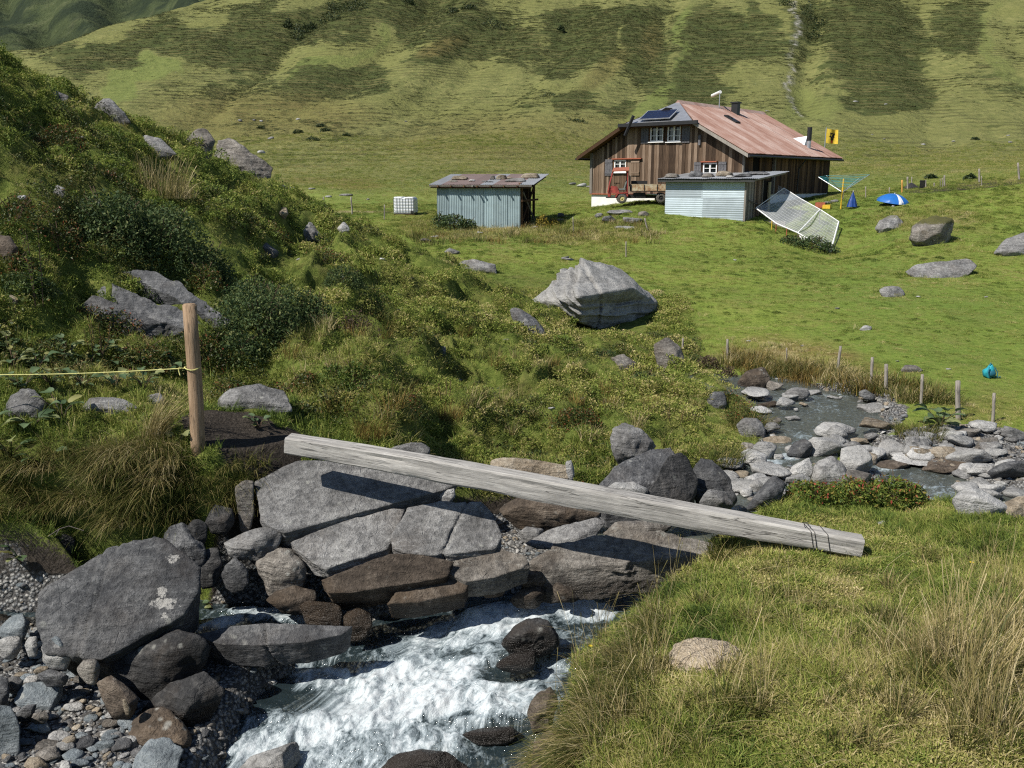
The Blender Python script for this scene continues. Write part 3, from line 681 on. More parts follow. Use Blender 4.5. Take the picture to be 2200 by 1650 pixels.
# lower left: the great dark boulder and what lies round it
rslab([(74,1272),(112,1222),(182,1166),(240,1154),(300,1150),(352,1160),(432,1216),(426,1268),(396,1322),(310,1366),(216,1420),(92,1402),(80,1340)], 'slate', 'huge dark grey boulder with white patches left of the rapids', 7.35, .85, .05, .62, back=.30, inset=.80, amp=.05, p=90, facets=4, cracks=[((1,-.15,.12), -.12, .014, .035), ((1,.1,-.12), -.32, .012, .03)], freq=1.2, white=[(348,1270,16,20),(352,1296,44,18),(372,1200,22,14),(356,1322,14,12)])
rpoly([(232,1428),(330,1378),(402,1336),(442,1366),(456,1392),(420,1440),(330,1500),(262,1500)], 'dark', 'dark undercut rock below the huge boulder', 7.45, .25, .15, .5, sub=5, wet=wz-.3)
rpoly([(300,1526),(360,1470),(438,1440),(486,1482),(470,1542),(410,1566),(336,1552)], 'dark', 'black wet rock at the edge of the rapids below the boulder', 7.15, .4, .2, .5, sub=5, wet=wz-.1)
rpoly([(254,1592),(274,1550),(312,1522),(368,1514),(414,1560),(420,1612),(376,1642),(290,1612)], 'brown', 'brown grey boulder with a dark band at the rapids edge', 6.8, .6, .2, .55, sub=5, amp=.06, p=12)
rpoly([(124,1566),(140,1520),(160,1482),(186,1486),(224,1520),(252,1556),(238,1578),(164,1594)], 'blue', 'triangular blue grey slab with a fine crack on the gravel', 6.95, 1.5, .08, .25, sub=5, amp=.03, p=20, cracks=[((.1,-.3,1), -.03, .006, .012)])
rpoly([(28,1508),(48,1468),(86,1462),(138,1468),(140,1492),(112,1522),(50,1518)], 'blue', 'broad blue grey block above the triangular slab', 7.25, .8, .15, .5, sub=5, amp=.04)
rpoly([(-40,1530),(-6,1512),(26,1512),(46,1570),(40,1670),(-40,1680)], 'blue', 'tall blue grey rock cut by the left picture edge', 6.55, .4, .2, .6, sub=5, amp=.05)
rpoly([(272,1662),(296,1610),(318,1588),(366,1585),(394,1612),(382,1656),(330,1690)], 'blue', 'blue grey block with white veins at the bottom beside the brown boulder', 6.4, .9, .1, .4, sub=5, amp=.05)
rpoly([(48,1648),(60,1628),(88,1624),(106,1640),(100,1668),(56,1672)], 'tan', 'tan pink stone at the bottom of the gravel', 6.45, .5, sub=4, amp=.05)
rpoly([(-8,1380),(10,1364),(48,1366),(53,1394),(26,1410),(-6,1406)], 'pale', 'whitish pitted stone at the left picture edge', 7.9, .5, sub=4, p=9)
rpoly([(52,1384),(62,1368),(80,1366),(85,1390),(70,1402),(56,1400)], 'pale', 'small pale stone touching the left foot of the huge boulder', 7.85, .4, sub=4)
rpoly([(86,1388),(104,1374),(136,1380),(158,1412),(120,1428),(88,1424)], 'pale', 'cream and white block lying against the huge boulder', 7.4, .5, sub=4, amp=.08)
rpoly([(106,1374),(120,1366),(140,1374),(142,1394),(122,1398)], 'blue', 'small blue grey stone on top of the cream block', 7.45, .4, sub=4)
rpoly([(-10,1354),(18,1326),(48,1314),(66,1338),(54,1368),(4,1372)], 'blue', 'flat blue grey rock left of the huge boulder, near the side brook', 8.1, .8, sub=4)
rpoly([(160,1436),(176,1414),(208,1414),(222,1432),(212,1456),(180,1464)], 'warm', 'smooth oval stone at the foot of the huge boulder', 7.2, .5, sub=4, p=8)
rpoly([(204,1468),(238,1450),(272,1470),(302,1500),(290,1528),(238,1530)], 'brown', 'brown broken rock under the undercut of the huge boulder', 7.05, .5, sub=4)
rpoly([(80,1448),(110,1436),(150,1452),(148,1466),(88,1466)], 'slate', 'grey brown stone above the broad blue block', 7.3, .6, sub=4)
rpoly([(-10,1460),(0,1452),(18,1456),(22,1498),(-8,1504)], 'slate', 'dark grey stone left of the broad blue block', 7.25, .4, sub=4)
rpoly([(14,1458),(36,1452),(52,1462),(44,1480),(18,1486)], 'grey', 'squat grey stone behind the broad blue block', 7.4, .4, sub=4)
rpoly([(70,1444),(80,1432),(108,1430),(100,1442)], 'tan', 'cream wedge stone above the broad blue block', 7.45, .5, sub=4)
rpoly([(128,1598),(138,1580),(160,1578),(168,1590),(148,1608),(130,1608)], 'tan', 'golden brown pebble below the triangular slab', 6.75, .5, sub=4, p=9)
rpoly([(200,1602),(214,1590),(246,1588),(248,1600),(226,1612)], 'blue', 'striped blue pebble right of the golden pebble', 6.75, .6, sub=4)
rpoly([(30,1540),(46,1516),(80,1512),(76,1530),(50,1544)], 'slate', 'slim grey stone in front of the broad blue block', 7.0, .6, sub=4)
rpoly([(66,1546),(72,1530),(102,1530),(106,1542),(80,1548)], 'warm', 'small flat brownish stone left of the triangular slab', 6.95, .6, sub=4)
rpoly([(262,1500),(272,1504),(282,1524),(276,1530),(264,1516)], 'tan', 'small pale stick shaped stone beside the brown boulder', 6.9, .2, sub=3)
rpoly([(126,1650),(132,1634),(150,1632),(158,1652),(140,1668)], 'pale', 'whitish stone right of the tan pink stone', 6.4, .5, sub=4)
rpoly([(4,1216),(58,1184),(106,1166),(114,1196),(80,1214),(30,1228)], 'slate', 'smooth dark oblong stone at the far side of the side brook', 9.0, .5, sub=5, p=9)
rpoly([(-20,1178),(0,1148),(30,1142),(50,1158),(40,1182),(-16,1196)], 'slate', 'dark stone under the grassy bank at the left picture edge', 9.0, .5, sub=5, p=10)
rpoly([(92,1190),(104,1160),(132,1140),(164,1158),(156,1196),(110,1204)], 'dark', 'dark angular stone behind the huge boulder', 9.0, .5, sub=4)
rpoly([(346,1140),(396,1118),(438,1160),(446,1200),(420,1222),(360,1186)], 'slate', 'shaded bluish rock right behind the huge boulder', 8.75, .4, sub=5)
rpoly([(438,1122),(462,1084),(500,1092),(506,1122),(472,1136)], 'dark', 'shaded stone in the hollow below the dirt patch', 9.15, .4, sub=4)
rpoly([(420,1218),(440,1180),(470,1172),(480,1214),(466,1250),(430,1254)], 'dark', 'black stone between the huge boulder and the pointed stone', 8.75, .4, sub=4)
rpoly([(396,1140),(420,1110),(446,1124),(446,1160),(412,1168)], 'dark', 'dark stone under the drooping grass behind the huge boulder', 8.9, .3, sub=4)
# in the rapids
ws = MAIN[13][2]
rpoly([(1062,1390),(1092,1350),(1126,1328),(1170,1320),(1200,1350),(1214,1388),(1140,1410)], 'dark', 'dark wet rock breaking the white water beside the right bank', 8.0, .5, .25, .5, sub=5, wet=ws+.35, p=10)
rpoly([(1056,1434),(1090,1402),(1150,1396),(1160,1424),(1110,1446)], 'dark', 'half drowned dark rock just below the wet rock in the rapids', 7.75, .7, sub=4, wet=ws+.4, p=9)
rpoly([(494,1664),(540,1624),(600,1606),(646,1588),(652,1622),(622,1672)], 'pale', 'pale brown stone at the bottom edge of the rapids', 6.85, .5, sub=5, wet=ws-.5, amp=.07)
rpoly([(800,1664),(850,1620),(905,1608),(962,1614),(1030,1660),(930,1690)], 'dark', 'dark wet rock at the bottom middle, water parting round it', 6.7, .5, sub=5, wet=ws+.2)
rpoly([(990,1576),(1040,1562),(1110,1560),(1120,1582),(1040,1592)], 'dark', 'low drowned rock in the lower rapids near the right bank', 7.1, .8, sub=4, wet=ws+.2)
rpoly([(1128,1530),(1150,1490),(1185,1470),(1200,1510),(1180,1560),(1140,1560)], 'brown', 'brown wet rock under the grassy edge of the right bank', 6.2, .3, sub=5, wet=ws+.5)
rpoly([(1140,1640),(1150,1580),(1185,1560),(1210,1600),(1200,1680),(1150,1690)], 'brown', 'rusty wet rock under the right bank at the bottom', 5.7, .3, sub=5, wet=ws+.4)
# right end of the crossing
rslab([(1124,1208),(1200,1168),(1330,1140),(1480,1136),(1534,1158),(1548,1186),(1430,1200),(1300,1208),(1180,1226)], 'warm', 'long rough ledge under the beam with a wet brown face', 8.95, .9, .0, .42, back=.02, inset=1.0, wet=wz+.24, amp=.075, freq=3.2, p=60, strata=((.1,-.3,1), .02, 16))
rpoly([(1196,1288),(1180,1262),(1196,1248),(1232,1262),(1248,1290)], 'brown', 'orange brown wet stone at the foot of the ledge', 8.8, .4, sub=4, wet=wz, p=9)
rpoly([(1090,1290),(1126,1262),(1164,1256),(1176,1282),(1120,1298)], 'brown', 'flat brown wet stone at the head of the rapids', 8.85, .6, sub=4, wet=wz+.1)
rpoly([(1028,1276),(1040,1258),(1082,1242),(1094,1256),(1064,1276)], 'brown', 'small square brown stone right of the brown slab', 8.8, .5, sub=4)
rpoly([(1112,1246),(1134,1222),(1176,1236),(1172,1254),(1128,1256)], 'brown', 'thin brown stone propped under the left end of the ledge', 8.95, .4, sub=4, wet=wz)
rpoly([(1126,1168),(1180,1136),(1284,1110),(1302,1122),(1262,1150),(1180,1176)], 'grey', 'smooth grey slab between the ledge and the brown boulder', 9.6, 1.0, .1, .35, sub=5, amp=.03)
rpoly([(1112,1146),(1130,1130),(1170,1136),(1160,1160),(1120,1164)], 'grey', 'small grey stone at the little dark pool under the beam', 9.75, .5, sub=4)
rpoly([(1290,1150),(1320,1120),(1400,1116),(1450,1130),(1400,1150)], 'warm', 'grey brown stone behind the ledge, just under the beam', 9.7, .6, sub=4)
rpoly([(1058,1094),(1096,1062),(1180,1066),(1300,1092),(1290,1112),(1220,1128),(1130,1126)], 'brown', 'rounded brown boulder in the shade under the beam', 10.2, .5, .2, .5, sub=5, wet=None)
rpoly([(1048,990),(1066,980),(1120,982),(1222,1000),(1226,1030),(1130,1026),(1052,1006)], 'tan', 'long tan flat topped stone behind the middle of the beam', 10.7, .5, .1, .3, sub=5, amp=.04)
rpoly([(1215,1010),(1214,990),(1228,988),(1236,1014),(1228,1028)], 'pale', 'small pale upright stone at the right end of the tan stone', 10.7, .2, sub=3)
rslab([(1288,1038),(1322,1000),(1396,964),(1442,958),(1456,980),(1412,1020),(1380,1066),(1300,1058)], 'slate', 'big dark split boulder behind the beam near the right bank', 10.7, 1.1, .25, .55, back=.1, inset=.95, amp=.03)
rslab([(1446,962),(1482,986),(1502,1040),(1484,1082),(1430,1076),(1386,1066),(1416,1022)], 'dark', 'black right half of the split boulder with dry stalks on it', 10.75, .5, .5, .45, back=.3, amp=.05, strata=((.9,-.3,.3), .03, 7))
rpoly([(1478,1000),(1500,984),(1530,990),(1572,1034),(1592,1084),(1530,1094),(1490,1066)], 'slate', 'dark ribbed rock right of the big split boulder', 11.2, .5, .15, .5, sub=5, strata=((.8,-.3,-.5), .02, 9))
rpoly([(1500,1080),(1520,1050),(1560,1056),(1580,1086),(1540,1100)], 'grey', 'small grey rock below the dark ribbed rock', 10.7, .4, sub=4)
rpoly([(1308,944),(1316,918),(1342,904),(1388,928),(1416,960),(1402,990),(1322,990)], 'grey', 'shaggy grey rock with dry grass on top above the split boulder', 12.1, .45, sub=5, amp=.08, moss=.45)
rpoly([(1296,1052),(1320,1036),(1360,1034),(1400,1054),(1380,1070)], 'pale', 'whitish stone between the beam and the split boulder', 10.6, .5, sub=4)
rpoly([(838,962),(866,950),(908,948),(926,964),(922,980),(850,972)], 'grey', 'grey stone just behind the left third of the beam', 10.3, .4, sub=4)
rpoly([(940,1064),(948,1050),(976,1048),(980,1066),(960,1074)], 'pale', 'small square pale stone wedged behind the cracked slab', 9.6, .4, sub=3)
# left bank
rpoly([(448,872),(488,836),(520,828),(562,822),(612,840),(630,884),(560,886)], 'grey', 'light grey humped rock on the bank right of the post', None, .7, .15, .5, sub=5, amp=.06)
rpoly([(158,890),(186,852),(222,848),(266,858),(306,880),(240,898)], 'grey', 'low light grey rock among leaves, left of the post', None, .7, sub=5)
rpoly([(300,872),(318,848),(344,844),(356,858),(336,872)], 'grey', 'small grey rock left of the post beside the low rock', None, .6, sub=4)
rpoly([(2,895),(22,848),(46,832),(74,836),(104,866),(84,905)], 'grey', 'ragged grey rock behind dock leaves at the left', None, .5, sub=5, amp=.09)
STR = ((-.45, -.5, .75), .07, 7)  # outcrop stones use the darker slate kind to carry shade in their colour
rslab([(258,582),(290,576),(330,582),(420,636),(500,690),(484,698),(400,652),(310,608)], 'slate', 'upper layer of the slanting grey outcrop under the large dark shrub', 13.55, .9, .0, .35, back=.1, sub=6, amp=.10, p=60, moss=.25, strata=STR)
rslab([(200,630),(236,606),(300,634),(390,670),(446,702),(410,708),(320,682),(230,654)], 'slate', 'middle layer of the slanting outcrop, below the upper layer', 13.2, .8, .0, .35, back=.1, sub=6, amp=.10, p=60, moss=.25, strata=STR)
rslab([(170,654),(200,634),(280,664),(350,694),(280,696),(210,680)], 'slate', 'lowest shaded layer of the slanting outcrop', 12.95, .8, .0, .3, back=.1, sub=5, amp=.05, p=80, strata=STR)
# crest of the knoll
rpoly([(398,302),(420,276),(446,276),(464,302),(442,338),(416,330)], 'warm', 'left one of two leaning boulders on the knoll crest', None, .5, sink=.5, sub=5)
rpoly([(438,348),(456,302),(492,292),(548,340),(596,362),(560,376),(480,358)], 'warm', 'larger right boulder of the leaning pair, ending in a flat lip', None, .5, .15, .5, sink=.5, sub=6, strata=((.1,.0,1), .05, 5))
rpoly([(196,230),(212,208),(236,212),(268,240),(284,266),(240,258)], 'grey', 'grey boulder on the skyline of the knoll, higher up', None, .5, sub=5, moss=.3)
rpoly([(284,300),(306,288),(346,296),(382,332),(340,334)], 'grey', 'pale flat boulder left of the leaning pair', None, .6, sub=5, moss=.3)
rpoly([(92,206),(110,190),(146,204),(152,222),(110,220)], 'grey', 'small rock high on the left slope of the knoll', None, .5, sub=4, moss=.4)
rpoly([(-24,540),(-10,502),(22,506),(42,534),(14,556)], 'brown', 'dark brown rock at the left edge half way up the knoll', 12.8, .4, sub=4)
rpoly([(624,474),(646,462),(676,486),(696,512),(654,516),(634,494)], 'grey', 'grey ribbed rock on the right flank of the knoll', None, .8, sub=5, strata=((.3,-.3,.9), .04, 5))
rpoly([(588,458),(596,444),(616,446),(620,460),(600,466)], 'tan', 'small tan rock above the ribbed rock on the knoll', None, .5, sub=4)
rpoly([(724,490),(740,474),(752,492),(738,500)], 'pale', 'small pale pointed rock on the right skyline of the knoll', None, .5, sub=4)
rpoly([(536,520),(560,512),(600,540),(600,552),(560,536)], 'slate', 'dark thin outcrop left of the ribbed rock', None, .8, sub=4)
rpoly([(982,562),(1006,552),(1066,568),(1066,590),(1034,590)], 'grey', 'broken flat rock where the knoll meets the meadow', None, .6, sub=5, strata=((.2,-.2,1), .05, 4))
rpoly([(952,542),(966,532),(990,540),(984,548)], 'grey', 'small grey rock above the broken flat rock', None, .5, sub=4)
rpoly([(1092,664),(1116,660),(1150,684),(1176,714),(1150,722),(1110,694)], 'slate', 'dark layered slab in the grass left of the huge pale boulder', None, .9, sub=5, strata=((.4,-.3,.8), .04, 6))
rpoly([(1312,768),(1336,758),(1372,782),(1356,806),(1326,790)], 'warm', 'pale ragged outcrop right below the huge pale boulder', None, .7, sub=5, amp=.09)
rpoly([(1402,740),(1434,722),(1462,742),(1476,780),(1474,816),(1436,806)], 'warm', 'brown pyramid shaped rock right of the huge pale boulder', 20.8, .4, sub=5)
rpoly([(1514,868),(1530,838),(1556,844),(1564,872),(1536,884)], 'slate', 'dark rock in the turf at the right tip of the knoll', None, .5, sub=4)
rpoly([(940,762),(946,742),(958,744),(958,764)], 'grey', 'small upright grey stone in the middle of the knoll', None, .3, sub=3)
rpoly([(180,440),(196,424),(222,434),(220,448)], 'grey', 'grey stone left of the large dark shrub', None, .5, sub=4)
rpoly([(104,425),(122,396),(140,404),(138,428)], 'grey', 'shaded grey stone high left on the knoll', None, .5, sub=4)
rpoly([(10,650),(22,632),(40,640),(38,654)], 'tan', 'small pinkish stone at the far left below the brown rock', None, .5, sub=4)
for i, (x, y, a, b) in enumerate([(880,602,18,10),(735,600,18,16),(860,668,16,8),(1000,700,22,12),(1090,735,20,10),(1185,882,18,12),(1265,905,20,14),(820,560,14,8),(1215,560,20,14),(985,820,18,10),(1250,860,16,10),(560,330,20,9),(700,640,14,9),(640,560,12,8),(60,300,26,14),(170,300,24,14),(255,360,20,12),(40,430,30,18),(250,700,16,10)]):
    rblob(x, y, a, b, 'pale' if i % 2 else 'grey', 'small grey stone half sunk in the turf of the knoll', group='small stones in the knoll turf', sub=3)
# the huge pale boulder and the stones of the meadow
rock([tuple(P(*q)) for q in [(1148,652,26.2),(1176,600,26.5),(1208,558,26.9),(1256,556,27.0),(1300,570,27.4),(1244,636,24.4),(1330,622,26.0),(1404,640,27.7),(1418,656,28.2),(1412,730,28.6),(1352,727,27.3),(1250,698,25.2),(1190,674,25.9),(1334,590,28.2),(1394,622,28.5),(1200,590,28.6),(1404,722,29),(1170,660,28.6)]], 'pale', 'huge pale layered boulder in the middle of the meadow foot', sub=6, amp=.055, freq=2.2, strata=((.45,-.25,.9), .20, 4.2), moss=.3, facets=3, cracks=[((1,.2,.1), -.45, .05, .14), ((.3,-.3,1), .35, .05, .12)])
rpoly([(1944,584),(1968,568),(2030,560),(2084,554),(2102,570),(2080,592),(1992,606)], 'grey', 'large flat grey slab on the right meadow slope', None, 1.2, .1, .3, sub=5)
rpoly([(1886,622),(1900,614),(1934,614),(1950,630),(1936,642),(1900,640)], 'grey', 'grey rounded slab left below the large flat slab', None, .9, sub=4)
rpoly([(1846,708),(1856,698),(1874,700),(1872,712)], 'pale', 'small pale stone alone in the bright meadow', None, .7, sub=4)
rpoly([(1878,492),(1890,472),(1916,462),(1942,466),(1938,490),(1908,500)], 'grey', 'mossy grey outcrop left of the dark overhanging rock', None, .7, sub=5, moss=.5, amp=.1)
rpoly([(1950,516),(1958,484),(2004,464),(2056,466),(2048,490),(1996,520),(1968,534)], 'warm', 'mossy overhanging rock with a dark underside on the slope', None, .35, .35, .5, sub=5, moss=.7, amp=.09)
rpoly([(2134,544),(2158,516),(2216,492),(2240,520),(2220,552),(2170,556)], 'grey', 'layered grey outcrop at the right picture edge', None, .7, sub=5, strata=((.3,-.2,.9), .08, 3.5), moss=.25)
rpoly([(1934,796),(1944,784),(1970,784),(1984,796),(1960,802)], 'warm', 'small brown hump of rock beyond the fence posts', None, .6, sub=4, moss=.4)
rblob(1222, 562, 26, 14, 'grey', 'small stone lying behind the top of the huge pale boulder', Y=28.5, sub=3)
for i, (x, y, a, b) in enumerate([(1930,778,10,6),(1610,735,12,6),(1725,745,10,6),(1800,665,14,6),(2040,795,14,5),(1920,445,8,5),(1975,640,12,6),(1580,560,8,5),(2120,640,10,6),(1690,820,10,6)]):
    rblob(x, y, a, b, 'pale', 'little pale stone showing in the green meadow', group='little stones in the meadow', sub=2)
# dry stones in front of the vehicle and round the sheds
for x, y, a, b, kd, lb in [(1335,462,70,14,'grey','long flat stone on top of the low dry wall below the vehicle'),(1310,480,36,20,'slate','dark stone at the left of the low dry wall'),(1362,482,50,24,'grey','biggest block of the low dry wall below the vehicle'),(1345,494,56,11,'pale','pale flat stone lying below the low dry wall'),
        (1385,466,30,16,'warm','stone at the right end of the low dry wall'),(1288,468,24,13,'grey','stone at the left end of the low dry wall'),(1205,468,22,13,'slate','dark stone in the grass between the two sheds'),(1204,476,18,9,'tan','tan stone in the grass between the two sheds'),
        (914,522,28,15,'warm','stone with a dark side left of the bush by the blue shed'),(934,512,22,9,'pale','thin pale stone left of the bush by the blue shed'),(1030,504,16,9,'pale','pale stone under the front wall of the blue shed'),(1150,492,22,9,'pale','whitish stone right of the blue shed')]:
    rblob(x, y, a, b, kd, lb, sub=4)
# stones of the upper stream
for poly, kd, lb, Yv in [([(1580,824),(1600,796),(1642,785),(1664,818),(1652,832),(1612,838)],'brown','brown cracked boulder at the head of the pool',19.3),
    ([(1580,912),(1598,896),(1630,898),(1650,926),(1646,944),(1610,948)],'grey','smooth grey boulder at the left edge of the pool',None),
    ([(1624,958),(1640,938),(1700,934),(1707,954),(1684,974),(1650,970)],'tan','tan and white speckled boulder below the smooth grey one',None),
    ([(1584,968),(1590,946),(1632,956),(1656,982),(1592,988)],'warm','sloping grey brown boulder at the foot of the knoll tip',None),
    ([(1734,1030),(1744,992),(1790,978),(1826,1006),(1832,1050),(1742,1046)],'grey','dark grey cracked boulder behind the red tipped shrub',None),
    ([(1874,974),(1890,946),(1912,938),(1960,966),(1972,988),(1932,1002),(1882,992)],'pale','largest pale boulder below the pool, split by a groove',None),
    ([(2038,1074),(2080,1034),(2122,1060),(2184,1094),(2180,1116),(2062,1096)],'pale','big whitish wedge rock behind the right bank',None),
    ([(1598,1094),(1638,1042),(1660,1020),(1692,1032),(1686,1062),(1660,1090)],'slate','dark leaning rock left of the red tipped shrub',None),
    ([(2140,1100),(2160,1074),(2220,1060),(2240,1110),(2170,1124)],'tan','tan rock at the right picture edge beside the wedge rock',None),
    ([(1940,962),(1952,934),(1994,938),(2002,964),(1970,972)],'grey','square grey boulder right of the split pale boulder',None),
    ([(2090,968),(2106,940),(2142,938),(2158,956),(2124,972)],'warm','tilted grey block on the right gravel',None),
    ([(1690,1024),(1700,1000),(1740,980),(1750,1014),(1722,1036)],'pale','white veined rock left of the dark cracked boulder',None)]:
    rpoly(poly, kd, lb, Yv, .55, sub=5, wet=None if kd in ('slate',) else P(1770,905,16.9).z - .35 - .03 * max(0, (poly[0][1] - 930) / 40), amp=.05, p=14)
for x, y, a, b, kd, lb in [(1668,836,32,16,'warm','small warm grey stone right of the brown cracked boulder'),(1632,858,50,20,'pale','pale flat slab at the left head of the pool'),(1655,874,36,13,'brown','flat brown stone under the pale slab'),(1692,876,34,18,'pale','pale block at the left of the riffle'),
    (1666,914,30,15,'warm','small stone standing in the left of the pool'),(1661,932,30,20,'grey','grey stone right behind the smooth grey boulder'),(1806,944,70,27,'pale','whitish slab in the outflow of the pool'),(1893,926,60,24,'tan','tan pale slab at the right edge of the pool'),
    (1800,956,56,16,'grey','flat grey stone just below the whitish slab'),(1850,954,36,12,'tan','flat tan stone right of the whitish slab'),(1786,986,80,34,'grey','rounded grey boulder behind the dark cracked boulder'),(1836,974,36,20,'grey','grey stone between the rounded boulder and the side water'),
    (1724,984,52,30,'slate','dark grey stone above the white veined rock'),(1846,1024,60,50,'grey','tall grey stone right of the dark cracked boulder'),(2036,988,54,22,'tan','cream oblong stone among the right gravel'),(2102,1004,84,38,'grey','broad grey stone above the brown ledge in the side water'),
    (1990,992,50,24,'pale','pale blocky stone right of the split boulder'),(2008,1006,118,20,'pale','long pale flat slab along the side water'),(2046,1022,92,26,'brown','brown ledge standing in the side water'),(2126,1032,60,30,'pale','white stone with a brown foot in the side water'),
    (2180,1046,72,40,'slate','dark grey block at the right picture edge'),(2140,1064,50,24,'grey','grey stone right of the wedge rock'),(1666,1030,72,38,'grey','grey rock at the left of the lower boulders'),(1640,1048,40,20,'pale','pale stone beside the dark leaning rock'),
    (1720,1044,50,20,'grey','grey stone partly behind the red tipped shrub'),(1852,1046,64,24,'warm','grey tan stone behind the middle of the shrub'),(2090,942,56,20,'warm','flat stone with turf on the right gravel edge'),(2050,928,40,16,'pale','pale stone by the dock plants at the right'),
    (1866,866,30,22,'slate','dark round stone at the right shore of the pool'),(1860,876,24,10,'pale','light pebble stone below the dark round stone'),(1892,886,62,14,'pale','flat pale shelf at the right shore of the pool'),(1752,846,36,9,'pale','flat pale stone at the head of the pool'),
    (1796,856,26,8,'pale','thin pale stone on the far shore of the pool'),(1880,946,30,14,'grey','grey stone at the outlet right of the pool'),(2150,980,46,16,'grey','low stone at the far right gravel'),(1600,1060,50,24,'grey','grey rock right of the dark ribbed rock'),
    (1706,900,26,8,'pale','pale stone tip in the left shallows'),(2185,1010,40,20,'warm','warm grey stone at the right picture edge'),(1640,890,40,14,'pale','pale slab between the riffle and the left shore'),(1930,1010,60,14,'brown','low brown stone in the side water')]:
    rblob(x, y + 5, a * 1.38, b * 1.6, 'pale' if kd == 'grey' and a > 38 else kd, lb, sub=4, wet=P(1770,905,16.9).z - .4, p=40, tall=1.35)
rg = np.random.RandomState(5)
for i in range(150):
    r_ = rg.rand()
    if r_ < .36: x, y = rg.uniform(1960, 2210), rg.uniform(935, 1000)
    elif r_ < .62: x, y = rg.uniform(1560, 1680), rg.uniform(990, 1090)
    elif r_ < .75: x, y = rg.uniform(1690, 1900), rg.uniform(950, 1010)
    elif r_ < .88: x, y = rg.uniform(1700, 1910), rg.uniform(836, 884)
    else: x, y = rg.uniform(2060, 2210), rg.uniform(1020, 1090)
    s = rg.uniform(14, 74) if rg.rand() < .5 else rg.uniform(10, 20)
    rblob(x, y, s, s * rg.uniform(.4, .75), rg.choice(['pale', 'grey', 'pale', 'pale', 'pale', 'tan']), 'chunky pale boulder in the jumble of the upper stream' if s > 40 else 'small grey stone among the bleached rubble of the upper stream', group='stones along the upper stream', sub=3, p=40, facets=4, tall=1.35)
for i in range(150):
    if i < 110: x, y = rg.uniform(0, 300), rg.uniform(1400, 1660)
    else: x, y = rg.uniform(0, 90), rg.uniform(1290, 1400)
    s = rg.uniform(14, 52) * (.8 + .4 * (y - 1400) / 250)
    rblob(x, y, s, s * rg.uniform(.45, .8), rg.choice(['blue', 'grey', 'blue', 'blue', 'pale', 'tan', 'warm', 'slate']), 'small pebble on the gravel bar left of the rapids', group='pebbles of the gravel bar', sub=3, p=40, facets=3, name='pebble', cat='pebble')
# stones in the farther meadow
for x, y, a, b in [(620,412,30,16),(640,416,24,12),(604,404,16,10),(668,408,18,7),(742,422,40,8),(705,425,18,9),(790,430,10,5),(560,262,10,6),(545,260,8,6),(580,300,16,12),(515,262,12,8),(640,258,14,6),(1230,398,20,8),(1250,402,26,13),(1268,404,20,8),(872,262,8,4),(1780,440,24,10),(1795,436,20,10),
        (1985,312,14,5),(1900,300,8,4),(2050,305,10,4),(2172,308,12,6),(2168,292,10,5),(1875,290,7,4),(1650,240,12,5),(1840,220,14,5),(1905,225,10,4)]:
    rblob(x, y, a, b, 'pale' if a % 4 else 'grey', 'weathered stone far off in the upper pasture', group='stones scattered in the upper pasture', sub=2)
